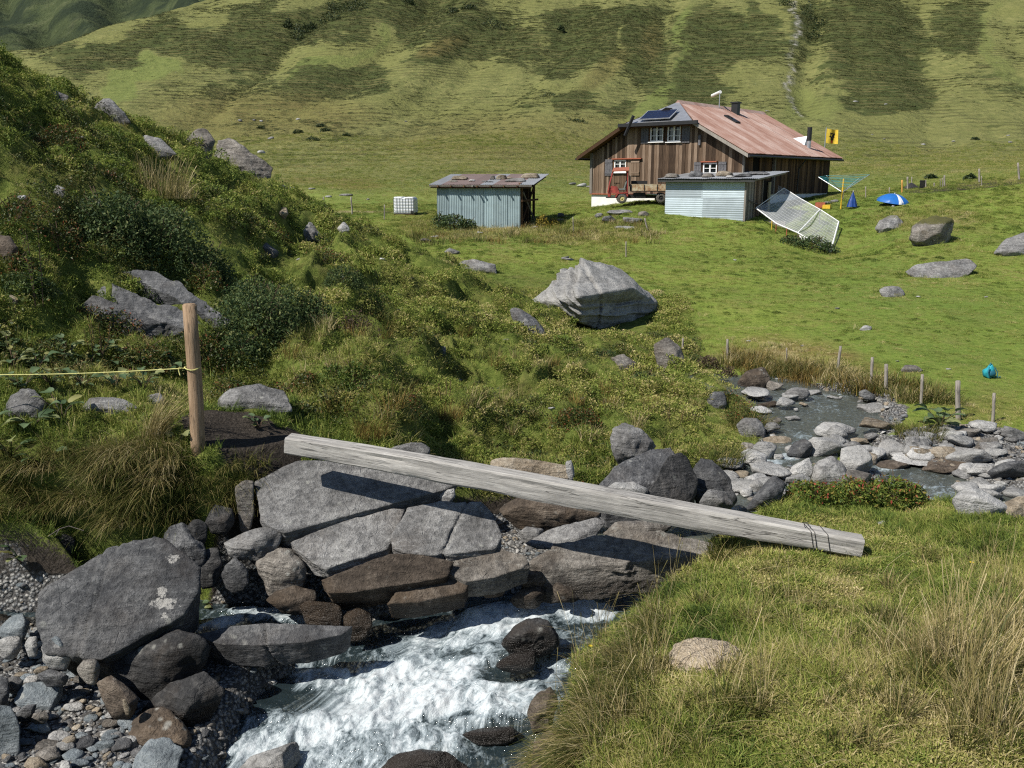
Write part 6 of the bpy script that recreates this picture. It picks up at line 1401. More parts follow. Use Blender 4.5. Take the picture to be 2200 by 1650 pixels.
ok = (pr > .52 - .30 * row + rg.normal(0, .30, len(X))) & (py > -60) & ((~row) | (vnoise2(X * .12, zs * 3.1, 459) > -.1)); X, Y, z, row = X[ok], Y[ok], z[ok], row[ok]; sc = rg.uniform(.25, .75, len(X)) * np.clip(Y / 230, .6, 1.4) * np.where(row, .8, 1)
scatter('dwarf_shrubs', 'dark dwarf shrub cover in patches and rows on the mountainside', 'dwarf shrubs', DWARF, np.c_[X, Y, z - .08], rg.randint(0, 3, len(X)), np.c_[X * 0, X * 0, rg.normal(0, .3, len(X))], np.c_[sc * np.where(row, 2.2, 1.4), sc, sc * .7], sc * 0)
# tussocks that stand up out of the knoll turf
rg, X, Y, z, f, px, py, gv, dt = spots(9000, -420, 1700, 11.5, 32, 39, .9)
ok = (f['k'] > .25) & free_of_stones(X, Y) & (fbm2(X * .9, Y * .9, 471, 3) > -.15); X, Y, z, px = X[ok], Y[ok], z[ok], px[ok]
sc = rg.uniform(.6, 1.5, len(X)) * np.clip(Y / 17, .75, 1.2); tint = .33 + .12 * sstep(500, 900, px) + rg.normal(0, .12, len(X))
scatter('grass', 'bigger tussocks standing out of the turf of the knoll', 'grass', CUSHION, np.c_[X, Y, z - .02], rg.randint(0, 3, len(X)), slope_rot(X, Y, rg, .8), np.c_[sc, sc, sc * rg.uniform(.6, 1.1, len(X))], np.clip(tint, 0, 1))
# weedy clumps in the pasture, and the longer grass that grows against stones
rg, X, Y, z, f, px, py, gv, dt = spots(5200, 700, 2700, 17, 62, 40, .6)
ok = ((f['k'] < .1) | (Y > 31)) & (f['m'] < 0) & (gv < .4) & (f['w'] > .3) & ~in_house(X, Y) & free_of_stones(X, Y) & (fbm2(X * .35, Y * .35, 481, 4) > .05); X, Y, z = X[ok], Y[ok], z[ok]
sc = rg.uniform(.3, 1.0, len(X)) * np.clip(Y / 34, .6, 1.4); scatter('weeds', 'low weedy clumps in the pasture below the farm', 'weeds', CUSHION, np.c_[X, Y, z - .03], rg.randint(0, 3, len(X)), np.c_[X * 0, X * 0, rg.uniform(0, 6, len(X))], np.c_[sc, sc, sc * .8], np.clip(rg.normal(.24, .12, len(X)), 0, 1))
A = np.array([a for a in FOOT if a[2] > .10 and a[1] < 60]); n = np.clip((A[:, 2] * 26).astype(int), 4, 40); A = np.repeat(A, n, 0); th = rg.uniform(0, 6.28, len(A)); r_ = A[:, 2] * rg.uniform(1.15, 1.75, len(A))
X, Y = A[:, 0] + np.cos(th) * r_, A[:, 1] + np.sin(th) * r_ * .8; z, f = land(X, Y); px, py = proj(X, Y, z); _, gv, dt = bare(X, Y, px, py, f)
ok = (gv < .4) & (f['w'] > .15) & (dt < .4) & ((Y > 12) | (f['m'] > .05) | (f['k'] > .1)); X, Y, z = X[ok], Y[ok], z[ok]; sc = rg.uniform(.5, 1.0, len(X)) * np.clip(Y / 20, .6, 1.4)
scatter('grass', 'longer grass growing against the foot of the stones', 'grass', FARTURF, np.c_[X, Y, z], rg.randint(0, 2, len(X)), np.c_[rg.normal(0, .2, len(X)), rg.normal(0, .2, len(X)), rg.uniform(0, 6, len(X))], np.c_[sc, sc, sc * 1.1], np.clip(rg.normal(.42, .16, len(X)), 0, 1))
# loose gravel of the bar and of the stream bed
PEB = bpy.data.collections.new('gravel_pieces')
for i, kd in enumerate(['grey', 'blue', 'slate', 'pale', 'warm', 'grey', 'tan']):
    rgp = np.random.RandomState(50 + i); th = rgp.uniform(0, 6.28, 12); zz = rgp.uniform(-1, 1, 12); rr = np.sqrt(1 - zz * zz * .8)
    W, F, c = rock_mesh(np.c_[np.cos(th) * rr * .05, np.sin(th) * rr * .035, zz * .022], sub=2, p=30, amp=.05, seed=i, facets=4)
    template('pebble_%d' % i, np_mesh('pebble', W, F, rock_material(kd), True), PEB)
rg, X, Y, z, f, px, py, gv, dt = spots(74000, -1000, 2700, 5.0, 21, 37, .9)
ok = (gv > .5) & (f['w'] > -.05) & (f['m'] < .05) & (f['k'] < .1) & (rg.rand(len(X)) < np.where(Y < 11, 1, .75)); X, Y, z = X[ok], Y[ok], z[ok]
sc = (.25 + 1.3 * rg.uniform(0, 1, len(X)) ** 2.2) * np.where(Y > 11, 1.5, 1); scatter('gravel', 'loose grey gravel of the bar and the stream edges', 'gravel', PEB, np.c_[X, Y, z + .004], rg.randint(0, 7, len(X)), np.c_[rg.normal(0, .3, len(X)), rg.normal(0, .3, len(X)), rg.uniform(0, 6.28, len(X))], np.c_[sc, sc, sc], sc * 0)
# ------------------------------------------------------------------ shrubs, tussocks and herbs that stand out one by one
JUN = leaf_material('dark_green_leaf', [(.1, (.018, .036, .014)), (.5, (.046, .080, .025)), (.8, (.085, .118, .036)), (.98, (.15, .16, .055))], .25, .7)
BIL = leaf_material('bilberry_leaf', [(.1, (.020, .034, .008)), (.45, (.050, .075, .015)), (.72, (.085, .095, .022)), (.86, (.15, .075, .025)), (.98, (.20, .05, .025))], .25, .5)
BRN = leaf_material('brown_heather_leaf', [(.1, (.030, .020, .014)), (.5, (.075, .050, .035)), (.8, (.11, .075, .05)), (.98, (.09, .10, .03))], .2)
BRI = leaf_material('fresh_green_leaf', [(.1, (.025, .050, .010)), (.5, (.065, .110, .018)), (.85, (.12, .16, .03)), (.98, (.20, .20, .05))], .3)
RED = leaf_material('red_tipped_leaf', [(.05, (.040, .070, .014)), (.5, (.10, .15, .026)), (.82, (.20, .22, .04)), (.94, (.24, .15, .04)), (1., (.28, .05, .035))], .3)
TWIG = flat('shrub_twig', (.10, .070, .048), .9, 0, .1)
def shrub(label, lobes, n, size, mat, name='shrub', group=None, shell=.5, toptone=0.0):
    """lobes: (px, py foot, width px, height px, metres away or None)"""
    parts, cs = [], []
    for i, (a, b, w_, h_, Y) in enumerate(lobes):
        g = G(a, b) if Y is None else Vector((P(a, b, Y).x, Y, 0));
        if Y is not None: g.z = min(zat(g.x, g.y) + .02, P(a, b, Y).z + .5)
        k = ppm(b, g.y); cs.append((g, w_ / k / 2, h_ / k))
    o = empty(name, cs[0][0], 0, label, 'shrub', group); tot = sum(c[1] * c[2] for c in cs); base = cs[0][0]
    tw = MB()
    for i, (g, rx, h_) in enumerate(cs):
        m_ = max(12, int(n * rx * h_ / tot)); V, F, t, u = leaf_cloud(m_, rx, rx * .8, h_, size, 800 + i * 7 + int(lobes[i][0]), shell, .25)
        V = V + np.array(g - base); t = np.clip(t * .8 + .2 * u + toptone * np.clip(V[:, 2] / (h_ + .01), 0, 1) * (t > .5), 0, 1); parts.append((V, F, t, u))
        rgt = random.Random(i + int(lobes[i][0]))
        for k in range(6):
            a = rgt.uniform(0, 6.28); q = Vector((math.cos(a) * rx * .6, math.sin(a) * rx * .5, h_ * rgt.uniform(.5, .8))); tw.tube([g - base - Vector((0, 0, .05)), g - base + q * .5 + Vector((0, 0, .05)), g - base + q], max(.004, size * .22), 4)
        FOOT.append((g.x, g.y, rx * .6))
    link('foliage', blade_mesh('foliage', mat, parts), o); tw.build('stem', TWIG, o); return o
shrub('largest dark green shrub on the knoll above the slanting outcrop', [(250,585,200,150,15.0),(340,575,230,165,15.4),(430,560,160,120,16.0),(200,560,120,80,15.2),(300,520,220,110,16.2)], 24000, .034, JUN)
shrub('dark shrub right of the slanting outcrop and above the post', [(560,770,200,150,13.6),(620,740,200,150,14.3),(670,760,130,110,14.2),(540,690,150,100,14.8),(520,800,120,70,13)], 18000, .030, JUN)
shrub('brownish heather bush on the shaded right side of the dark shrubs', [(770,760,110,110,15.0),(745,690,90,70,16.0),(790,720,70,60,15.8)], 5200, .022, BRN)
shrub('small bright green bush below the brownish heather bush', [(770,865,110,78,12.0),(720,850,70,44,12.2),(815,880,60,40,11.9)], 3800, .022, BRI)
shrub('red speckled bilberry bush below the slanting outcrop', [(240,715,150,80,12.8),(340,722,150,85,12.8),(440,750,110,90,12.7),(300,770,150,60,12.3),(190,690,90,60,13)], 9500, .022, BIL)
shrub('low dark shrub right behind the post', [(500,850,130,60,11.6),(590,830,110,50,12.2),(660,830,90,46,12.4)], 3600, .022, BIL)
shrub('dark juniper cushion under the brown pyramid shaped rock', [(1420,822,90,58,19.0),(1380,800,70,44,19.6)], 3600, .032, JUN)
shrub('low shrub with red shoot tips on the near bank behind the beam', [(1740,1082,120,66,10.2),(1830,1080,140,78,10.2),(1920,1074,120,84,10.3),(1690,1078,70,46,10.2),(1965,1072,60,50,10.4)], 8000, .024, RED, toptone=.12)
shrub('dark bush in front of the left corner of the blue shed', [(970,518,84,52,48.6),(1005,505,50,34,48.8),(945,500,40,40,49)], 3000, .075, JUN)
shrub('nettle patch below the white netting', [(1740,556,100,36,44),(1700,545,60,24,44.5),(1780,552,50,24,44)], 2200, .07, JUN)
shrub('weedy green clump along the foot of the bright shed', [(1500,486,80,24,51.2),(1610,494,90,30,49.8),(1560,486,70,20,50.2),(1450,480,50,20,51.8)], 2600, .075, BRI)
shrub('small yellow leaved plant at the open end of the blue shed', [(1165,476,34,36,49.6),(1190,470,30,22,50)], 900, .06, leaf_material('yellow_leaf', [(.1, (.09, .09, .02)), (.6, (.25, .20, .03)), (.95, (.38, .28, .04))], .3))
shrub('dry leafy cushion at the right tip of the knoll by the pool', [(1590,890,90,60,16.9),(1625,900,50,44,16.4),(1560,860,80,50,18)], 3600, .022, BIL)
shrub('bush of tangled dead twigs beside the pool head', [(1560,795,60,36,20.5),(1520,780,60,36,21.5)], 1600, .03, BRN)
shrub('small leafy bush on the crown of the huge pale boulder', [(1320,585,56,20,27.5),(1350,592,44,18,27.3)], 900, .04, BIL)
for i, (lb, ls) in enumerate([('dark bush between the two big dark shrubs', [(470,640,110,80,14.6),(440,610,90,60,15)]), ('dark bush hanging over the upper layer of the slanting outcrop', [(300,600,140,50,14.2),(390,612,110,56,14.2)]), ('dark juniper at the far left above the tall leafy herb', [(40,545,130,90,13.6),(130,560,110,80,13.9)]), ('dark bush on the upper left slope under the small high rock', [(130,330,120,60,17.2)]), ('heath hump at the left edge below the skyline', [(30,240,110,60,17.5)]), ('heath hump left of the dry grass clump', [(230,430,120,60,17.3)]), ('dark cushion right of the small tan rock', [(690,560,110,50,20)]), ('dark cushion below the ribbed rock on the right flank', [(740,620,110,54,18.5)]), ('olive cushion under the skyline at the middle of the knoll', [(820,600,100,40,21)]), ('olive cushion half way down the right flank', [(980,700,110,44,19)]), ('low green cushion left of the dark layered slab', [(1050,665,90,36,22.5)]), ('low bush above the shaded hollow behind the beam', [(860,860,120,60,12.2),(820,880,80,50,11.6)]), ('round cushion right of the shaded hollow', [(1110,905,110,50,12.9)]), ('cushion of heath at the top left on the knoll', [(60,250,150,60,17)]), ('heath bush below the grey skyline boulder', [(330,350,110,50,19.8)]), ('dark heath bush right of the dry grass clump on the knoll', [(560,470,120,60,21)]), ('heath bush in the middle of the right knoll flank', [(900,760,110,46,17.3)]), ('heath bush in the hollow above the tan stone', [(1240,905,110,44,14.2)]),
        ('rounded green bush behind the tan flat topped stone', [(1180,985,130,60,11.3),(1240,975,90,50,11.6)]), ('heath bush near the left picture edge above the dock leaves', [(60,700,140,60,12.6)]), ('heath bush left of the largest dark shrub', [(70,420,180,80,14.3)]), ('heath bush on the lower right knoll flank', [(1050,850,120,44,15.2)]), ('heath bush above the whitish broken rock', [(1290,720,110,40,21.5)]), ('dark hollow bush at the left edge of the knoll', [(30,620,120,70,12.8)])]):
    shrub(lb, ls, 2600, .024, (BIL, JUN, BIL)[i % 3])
# alders and low bushes on the mountainside
ALD = leaf_material('alder_leaf', [(.1, (.010, .020, .007)), (.5, (.024, .042, .013)), (.9, (.05, .068, .02))], .2)
for px, py, w_, h_ in [(640,85,50,34),(655,70,40,24),(712,46,60,30),(745,28,70,36),(715,20,40,24),(770,20,50,26),(1058,58,60,26),(975,28,30,16),(1010,20,40,18),(670,62,26,16),(1735,40,46,40),(1760,60,50,30),(1205,66,20,14),(880,8,30,16),(1750,85,50,30),(1690,12,40,26),(620,60,24,26)]:
    g = G(px, py, 120); k = ppm(py, g.y)
    o = empty('bush', g, 0, 'dark alder bush high on the mountainside', 'bush', 'alder bushes on the mountainside')
    V, F, t, u = leaf_cloud(420, w_ / k / 2, w_ / k / 2.6, h_ / k, .30, 900 + px, .35, .2, .6); link('foliage', np_mesh('foliage', V, F, ALD, True, dict(tone=t)), o)
for px, py, w_, h_ in [(672,302,40,9),(700,282,30,7),(640,286,28,7),(690,272,26,6),(745,292,20,5),(560,276,20,5),(2000,384,26,9),(2085,386,30,10),(2095,300,20,5),(1180,208,40,9),(1240,262,40,8)]:
    g = G(px, py, 60); k = ppm(py, g.y); o = empty('bush', g, 0, 'flat dark dwarf bush in the upper pasture', 'bush', 'dwarf bushes in the upper pasture')
    V, F, t, u = leaf_cloud(260, w_ / k / 2, w_ / k / 3, h_ / k * 1.1, .16, 950 + px, .4, .1, .5); link('foliage', np_mesh('foliage', V, F, ALD, True, dict(tone=t)), o)
# tussocks of long grass
def straw(name, stops):
    return leaf_material(name, stops, .3, .6)
STRAW = straw('straw_blade', [(.05, (.075, .090, .022)), (.3, (.19, .165, .058)), (.65, (.36, .285, .125)), (.95, (.54, .45, .26))])
OLIVE = straw('olive_blade', [(.05, (.028, .045, .008)), (.45, (.085, .100, .020)), (.75, (.17, .155, .045)), (.95, (.33, .27, .11))])
RUST = straw('rusty_blade', [(.05, (.07, .05, .015)), (.5, (.19, .12, .03)), (.9, (.34, .25, .08))])
POOL = {}
def pooled(key, mat, px, py, groups, Y=None, zoff=0.0):
    g = G(px, py) if Y is None else Vector((P(px, py, Y).x, Y, 0))
    if Y is not None: g.z = zat(g.x, g.y)
    for i, (n, rad, h, wd, lean, sp, dr, hd) in enumerate(groups):
        V, F, t, u = blades(n, rad, h, wd, int(px * 3 + py) + i * 17, lean, sp, dr, 4, hd); POOL.setdefault((key, mat.name), []).append((V + np.array(g), F, t, u))
def tussock(label, px, py, Y, groups, mat, cat='grass tussock', zoff=0.0, group=None):
    g = G(px, py) if Y is None else Vector((P(px, py, Y).x, Y, 0))
    if Y is not None: g.z = zat(g.x, g.y)
    g.z += zoff
    parts = [blades(n, rad, h, wd, 1000 + int(px) + i * 17, lean, sp, dr, 5, hd) for i, (n, rad, h, wd, lean, sp, dr, hd) in enumerate(groups)]
    o = link('grass_tussock', blade_mesh('grass_tussock', mat, parts), None, g); return tag(o, label, cat, group)
tussock('large straw coloured tussock at the right picture edge', 2080, 1450, None, [(620,.36,.50,.0065,(.05,.1),.9,.45,0),(200,.26,.80,.0055,(.28,.12),.5,.2,.5),(260,.36,.28,.007,(0,-.1),1.2,.5,0)], STRAW)
tussock('second straw tussock behind the large one at the right edge', 2190, 1370, None, [(260,.25,.50,.006,(.15,.1),.8,.4,0),(70,.2,.85,.005,(.2,.1),.4,.15,.5)], STRAW)
tussock('wispy straw tussock at the bottom right corner', 2150, 1580, None, [(300,.28,.46,.006,(.15,.0),.9,.45,0),(60,.2,.7,.005,(.2,.1),.5,.2,.5)], STRAW)
tussock('pale straw tussock left of the large one at the right', 1940, 1420, None, [(240,.24,.40,.006,(-.2,.0),1.0,.45,0),(60,.2,.6,.005,(.3,.1),.6,.2,.5)], STRAW)
tussock('dark green tussock under the straw tussock at the right', 2030, 1500, None, [(320,.32,.30,.008,(-.15,-.2),1.0,.55,0)], OLIVE)
tussock('fan of pale dry grass leaning right against the post', 335, 935, None, [(240,.10,.62,.0055,(.62,.0),.45,.12,.3),(160,.16,.36,.006,(.3,-.1),.8,.4,0)], STRAW)
tussock('dry grass clump on the knoll above the largest shrub', 350, 425, None, [(320,.55,.95,.010,(.05,0),.5,.22,.4),(420,.7,.5,.012,(.0,0),.9,.4,0)], STRAW)
tussock('reddish tuft with long stalks behind the beam', 800, 935, None, [(300,.22,.34,.006,(.1,-.05),.9,.4,0),(26,.12,.62,.005,(.75,.0),.4,.18,.8)], RUST)
tussock('green tuft under the right part of the beam', 1560, 1190, None, [(380,.20,.30,.007,(-.1,-.25),.9,.5,0)], OLIVE)
tussock('yellowish tussock at the tip of the knoll by the pool', 1610, 905, 16.5, [(520,.40,.50,.011,(.1,-.15),1.0,.5,0)], OLIVE)
tussock('olive tussock below the smooth grey boulder by the knoll tip', 1540, 985, None, [(420,.45,.34,.010,(.1,-.1),1.0,.5,0)], OLIVE)
tussock('yellow green tussock on the gravel edge right of the pool', 1975, 935, None, [(460,.45,.36,.010,(-.05,-.1),1.0,.5,0)], OLIVE)
for i in range(64):
    x = rg.uniform(-30, 400); y = rg.uniform(965, 1130)
    pooled('drooping grass overhanging the undercut left bank', (OLIVE, OLIVE, STRAW, OLIVE)[i % 4], x, y, [(130,.16,.42,.0065,(.06,-.65),.8,.75,0),(70,.2,.26,.007,(0,-.3),1.0,.5,0)])
for i in range(30):
    x = rg.uniform(395, 560); y = rg.uniform(985, 1100)
    pooled('drooping grass overhanging the undercut left bank', OLIVE, x, y, [(70,.14,.34,.0065,(.1,-.5),.8,.75,0)])
for i in range(60):
    x, y = rg.uniform(1200, 2200), rg.uniform(1180, 1640)
    if i < 18: x, y = rg.uniform(1200, 1420), rg.uniform(1290, 1560)
    pooled('tall dry grass stalks on the near right bank', STRAW, x, y, [(int(rg.uniform(4, 11)),.06,rg.uniform(.45,.72),.0042,(rg.uniform(-.15,.3),.05),.35,.12,.7),(26,.07,.22,.006,(0,0),.9,.5,0)])
for i in range(64):
    x, y = rg.uniform(1250, 2250), rg.uniform(1150, 1650)
    pooled('longer grass tufts in the turf of the near right bank', (OLIVE, OLIVE, STRAW, OLIVE, OLIVE)[i % 5], x, y, [(80,.09,rg.uniform(.14,.28),.008,(rg.uniform(-.2,.3),-.1),.9,.5,0)])
for i in range(60):
    x = rg.uniform(1170, 1420); y = 1650 - (x - 1180) * 1.25 + rg.uniform(-50, 120)
    pooled('grass hanging over the stream edge of the near right bank', (OLIVE, STRAW, OLIVE)[i % 3], x, min(y, 1660), [(110,.12,.30,.0065,(-.45,-.2),.8,.7,0)])
for i in range(60):
    t_ = rg.rand(); x = 560 + t_ * 960; y = 600 + t_ * 240 + rg.uniform(0, 280) * (1 - .5 * t_)
    pooled('pale dry grass tufts in the turf of the knoll flank', (STRAW, OLIVE, RUST)[i % 3], x, y, [(70,.16,.34,.009,(.1,0),.8,.35,0)])
for i in range(80):
    t_ = rg.rand(); x = 1540 + t_ * 500; y = 768 + 90 * t_ + rg.uniform(-14, 26)
    pooled('tall dry grass along the meadow edge of the upper stream', (STRAW, OLIVE, RUST, OLIVE)[i % 4], x, y, [(80,.30,.42,.014,(.05,-.1),.9,.45,0)])
for i in range(90):
    x = rg.uniform(880, 1420); y = 478 + rg.uniform(0, 46) + (x < 960) * 6
    pooled('rank dry grass round the sheds', (STRAW, OLIVE, RUST, OLIVE)[i % 4], x, y, [(50,.4,.42,.022,(.05,0),.9,.4,0)])
for i in range(420):
    x, y = rg.uniform(1200, 2250), rg.uniform(1130, 1650); a = rg.uniform(0, 6.28)
    pooled('dry strands lying across the turf of the near right bank', STRAW, x, y, [(2,.05,rg.uniform(.25,.55),.0045,(math.cos(a)*1.6,math.sin(a)*1.2),.3,.5,0)])
for (key, mn), lst in POOL.items(): tag(link('grass', blade_mesh('grass', bpy.data.materials[mn], lst)), key + {'straw_blade': ', straw coloured', 'olive_blade': ', olive green', 'rusty_blade': ', rusty brown'}[mn], 'grass', None, 'stuff')
# large leaved dock and butterbur
DOCK = leaf_material('dock_leaf', [(.05, (.050, .085, .036)), (.5, (.100, .150, .070)), (.8, (.17, .215, .105)), (.98, (.26, .25, .09))], .3, .5)
def dock_leaf(L, seed):
    r_ = np.random.RandomState(seed); n, m_ = 9, 5; V = []
    for i in range(n):
        s = i / (n - 1); w_ = L * .40 * math.sin(math.pi * min(1, s * .93 + .07)) ** .7
        for j in range(m_):
            t = j / (m_ - 1) * 2 - 1
            V.append((t * w_ + .012 * math.sin(s * 9 + seed), L * s - abs(t) * L * .10 * (s < .3), L * (.30 * s - .42 * s * s) + abs(t) * w_ * .30 + .02 * L * math.sin(s * 14 + t * 4)))
    return np_mesh('leaf', V, grid_faces(n, m_), DOCK, True, dict(tone=np.full(len(V), r_.rand())))
LEAVES = [dock_leaf(.15, s) for s in range(9)]
def dock(label, px, py, Y, n, size=1.0, group=None, seed=0):
    g = G(px, py) if Y is None else Vector((P(px, py, Y).x, Y, 0))
    if Y is not None: g.z = zat(g.x, g.y)
    o = empty('dock_plant', g, 0, label, 'plant', group); r_ = random.Random(px * 3 + py + seed)
    for i in range(n):
        a = r_.uniform(0, 6.28); st = r_.uniform(.08, .30) * size; q = Vector((math.cos(a) * st * .7, math.sin(a) * st * .7, st * .9))
        MB().tube([(0, 0, -.02), q * .5 + Vector((0, 0, .03 * size)), q], .005, 4).build('stalk', TWIG if i % 3 else JUN, o)
        l = link('leaf', LEAVES[r_.randrange(9)], o, q, (r_.uniform(-.2, .5), r_.uniform(-.4, .4), a - math.pi / 2)); s = size * r_.uniform(.6, 1.25); l.scale = (s, s, s)
    return o
dock('big dock plant in front of the ragged grey rock at the left', 70, 925, None, 9, 1.15); dock('dock plant left of the low light grey rock', 135, 900, None, 7, 1.1)
dock('dock plant at the left edge low on the bank', 25, 985, None, 7, 1.0); dock('dock plant with round leaves in the drooping grass', 95, 1010, None, 6, .9)
dock('dark leaved plant hanging beside the dirt patch', 425, 985, 9.3, 9, .8); dock('dark leaved plant at the foot of the post', 385, 955, None, 7, .7); dock('leafy plant low in the shade left of the big slab', 455, 1050, 9.15, 8, .75)
dock('small leafy plant growing in the dirt patch', 556, 920, None, 12, .55); dock('leafy plant under the drooping grass at far left', 30, 1095, 8.75, 8, .9)
dock('dock plants among stones at the gravel edge of the meadow', 2020, 918, None, 14, 1.5)
for i, (x, y) in enumerate([(30,790),(80,800),(140,775),(190,790),(235,800),(290,785),(330,790),(110,830),(180,835),(250,835),(310,835),(50,840),(360,810),(150,760),(20,760),(220,765)]):
    dock('dock growing in the leafy strip behind the rope', x, y, None, 15, .8, 'dock plants behind the rope', i)
# a tall leafy herb, a dead brown dock, small flowers
def tall_herb(label, px, py, h, n, mat, Y=None, ls=.09, group=None):
    g = G(px, py) if Y is None else Vector((P(px, py, Y).x, Y, 0))
    if Y is not None: g.z = zat(g.x, g.y)
    o = empty('tall_herb', g, 0, label, 'plant', group); r_ = random.Random(px); st = MB(); lf = []
    for k in range(n):
        a = r_.uniform(0, 6.28); b0 = Vector((math.cos(a) * .10, math.sin(a) * .10, 0)); t_ = b0 * 1.6 + Vector((r_.uniform(-.06, .06), 0, h * r_.uniform(.7, 1)))
        st.tube([b0 - Vector((0, 0, .03)), (b0 + t_) / 2 + Vector((.01, 0, 0)), t_], .006, 5, True, .003)
        for j in range(26):
            s = .15 + .85 * j / 26; p_ = b0.lerp(t_, s); q = r_.uniform(0, 6.28); d = Vector((math.cos(q), math.sin(q), .35)) * ls * (1.15 - .6 * s) * r_.uniform(.7, 1.2); w_ = d.cross(Vector((0, 0, 1))) * .22
            lf += [p_, p_ + d * .5 + w_, p_ + d, p_ + d * .5 - w_]
    V = np.array([v[:] for v in lf]); link('foliage', np_mesh('foliage', V, np.arange(len(V)).reshape(-1, 4), mat, True, dict(tone=np.repeat(np.random.RandomState(px).rand(len(V) // 4), 4))), o); st.build('stem', TWIG, o); return o
tall_herb('tall leafy herb with upright stems at the left', 92, 690, 1.15, 6, BRI, 12.4, .12)
tall_herb('dead rusty brown dock stalks below the slanting outcrop', 210, 760, .6, 5, RUST, 12.2, .05)
for x, y, h in [(1352,850,.45),(1378,905,.35),(1185,925,.3),(955,860,.35),(1640,1010,.2),(1450,905,.4)]:
    tall_herb('dead brown seed stalk standing on the knoll', x, y, h, 3, RUST, None, .04, 'dead stalks on the knoll')
YELF = flat('yellow_petal', (.75, .52, .02), .6, 0, .3, .05)
for x, y, lb in [(1268,1392,'yellow flower at the stream edge of the near bank'), (1333,1297,'yellow flower by the foot of the brown ledge'), (2084,1212,'yellow flower in the turf right of the beam end')]:
    g = G(x, y + 14); o = empty('flower', g, 0, lb, 'flower'); k = ppm(y, g.y); h = 14 / k + .02
    MB().tube([(0, 0, -.02), (.004, 0, h)], .0022, 5).build('stem', JUN, o)
    b = MB()
    for i in range(13):
        a = 6.283 * i / 13; b.face([(.004, 0, h), (.004 + .014 * math.cos(a - .17), .014 * math.sin(a - .17), h + .004), (.004 + .022 * math.cos(a), .022 * math.sin(a), h + .005), (.004 + .014 * math.cos(a + .17), .014 * math.sin(a + .17), h + .004)])
    b.build('petals', YELF, o)
g = G(158, 1012); lm = LEAVES[0].copy(); lm.materials.clear(); lm.materials.append(flat('orange_leaf', (.46, .21, .06), .7)); lo = link('withered_leaf', lm, None, g + Vector((0, -.03, .10)), (.9, .3, .6)); lo.scale = (.5, .5, .5); tag(lo, 'single orange withered leaf in the drooping grass', 'leaf')
# ------------------------------------------------------------------ the small farm vehicle
REDP = flat('faded_red_paint', (.30, .050, .038), .6, 0, .35, .25, 6); BEIGE = None
def rusty():
    m = NT('rusty_beige_paint', .7, .3); n = m.noise(m.coord(), 3.5, 6, .7)
    m.col(m.ramp(n, [(.38, (.20, .08, .035)), (.50, (.38, .27, .16)), (.62, (.48, .42, .30))])); return m.m
BEIGE = rusty(); TYRE = flat('muddy_tyre', (.13, .12, .105), .95, 0, .1, .3, 12); RIM = flat('yellow_rim', (.50, .42, .17), .6); SEATM = flat('grey_seat', (.13, .15, .14), .8); CHAS = flat('dark_chassis', (.020, .019, .018), .8)
VO = P(1336, 437, 52.3)
tr = empty('farm_vehicle', VO, R(-5), 'old red open cab farm transporter with a rusty beige load bed', 'vehicle')
gz = lambda x: 0
for (x, y, nm) in ((0, .12, 'front'), (0, 1.35, 'front'), (2.24, .12, 'rear'), (2.24, 1.35, 'rear')):
    z = .28 + (.03 if x else 0)
    wl_ = MB().lathe([(.14, -.09), (.235, -.10), (.275, -.07), (.285, 0), (.275, .07), (.235, .10), (.14, .09)], (0, 0, 0), 24, 'Y').build('wheel', TYRE, tr, True, loc=(x, y, z))
    b = MB()
    for k in range(18):
        a = 2 * math.pi * k / 18; b.box((math.cos(a) * .283, 0, math.sin(a) * .283), (.03, .15, .035), Matrix.Rotation(-a, 3, 'Y'))
    b.build('tread', TYRE, wl_); bpy.data.objects[wl_.name]
    MB().lathe([(.0, -.06), (.05, -.075), (.06, -.05), (.12, -.06), (.15, -.085), (.15, .085), (0, .06)], (0, 0, 0), 20, 'Y').build('rim', RIM if x == 0 else CHAS, wl_, True)
MB().box((1.15, .74, .40), (3.0, .7, .22)).build('chassis', CHAS, tr)
MB().box((1.0, .25, .48), (.7, .3, .28)).build('fuel_tank', CHAS, tr)
MB().tube([(1.4, .12, .52), (2.0, .1, .5)], .04, 8).build('exhaust', ZINC, tr)
# cab
MB().box((-.72, .72, .62), (.16, 1.3, .55), bevel=.03).build('front_panel', REDP, tr)
MB().box((-.60, .72, .33), (.62, 1.36, .06)).build('cab_floor', CHAS, tr)
MB().hexa([(-.66,.06,.60),(-.15,.06,.55),(-.15,1.4,.55),(-.66,1.4,.60),(-.62,.1,1.0),(-.28,.1,.95),(-.28,1.36,.95),(-.62,1.36,1.0)]).build('dashboard', REDP, tr)
MB().prism([(-.42,.0,.34),(-.28,.0,.60),(.30,.0,.64),(.34,.0,.58),(-.22,.0,.54),(-.34,.0,.34)], (0, .16, 0)).build('fender', REDP, tr)
MB().prism([(.12,.02,.64),(.34,.02,.64),(.34,.02,.40),(.30,.02,.40)], (0, 1.4, 0)).build('side_panel', REDP, tr)
MB().box((-.02, .5, .78), (.46, .5, .10), bevel=.03).box((.20, .5, 1.05), (.10, .46, .56), Matrix.Rotation(.28, 3, 'Y'), .03).build('seat', SEATM, tr)
MB().tube([(-.42, .5, 1.0), (-.30, .5, 1.12)], .015, 6).lathe([(.17, .0), (.185, .02), (.17, .04)], (-.30, .5, 1.12), 16).build('steering_wheel', CHAS, tr)
for y in (.05, 1.4):
    MB().tube([(-.80, y, .62), (-.72, y, 1.1), (-.54, y, 1.80)], .032, 6).build('front_pillar', REDP, tr)
    MB().tube([(.30, y, .40), (.30, y, 1.82)], .035, 6).build('rear_pillar', REDP, tr)
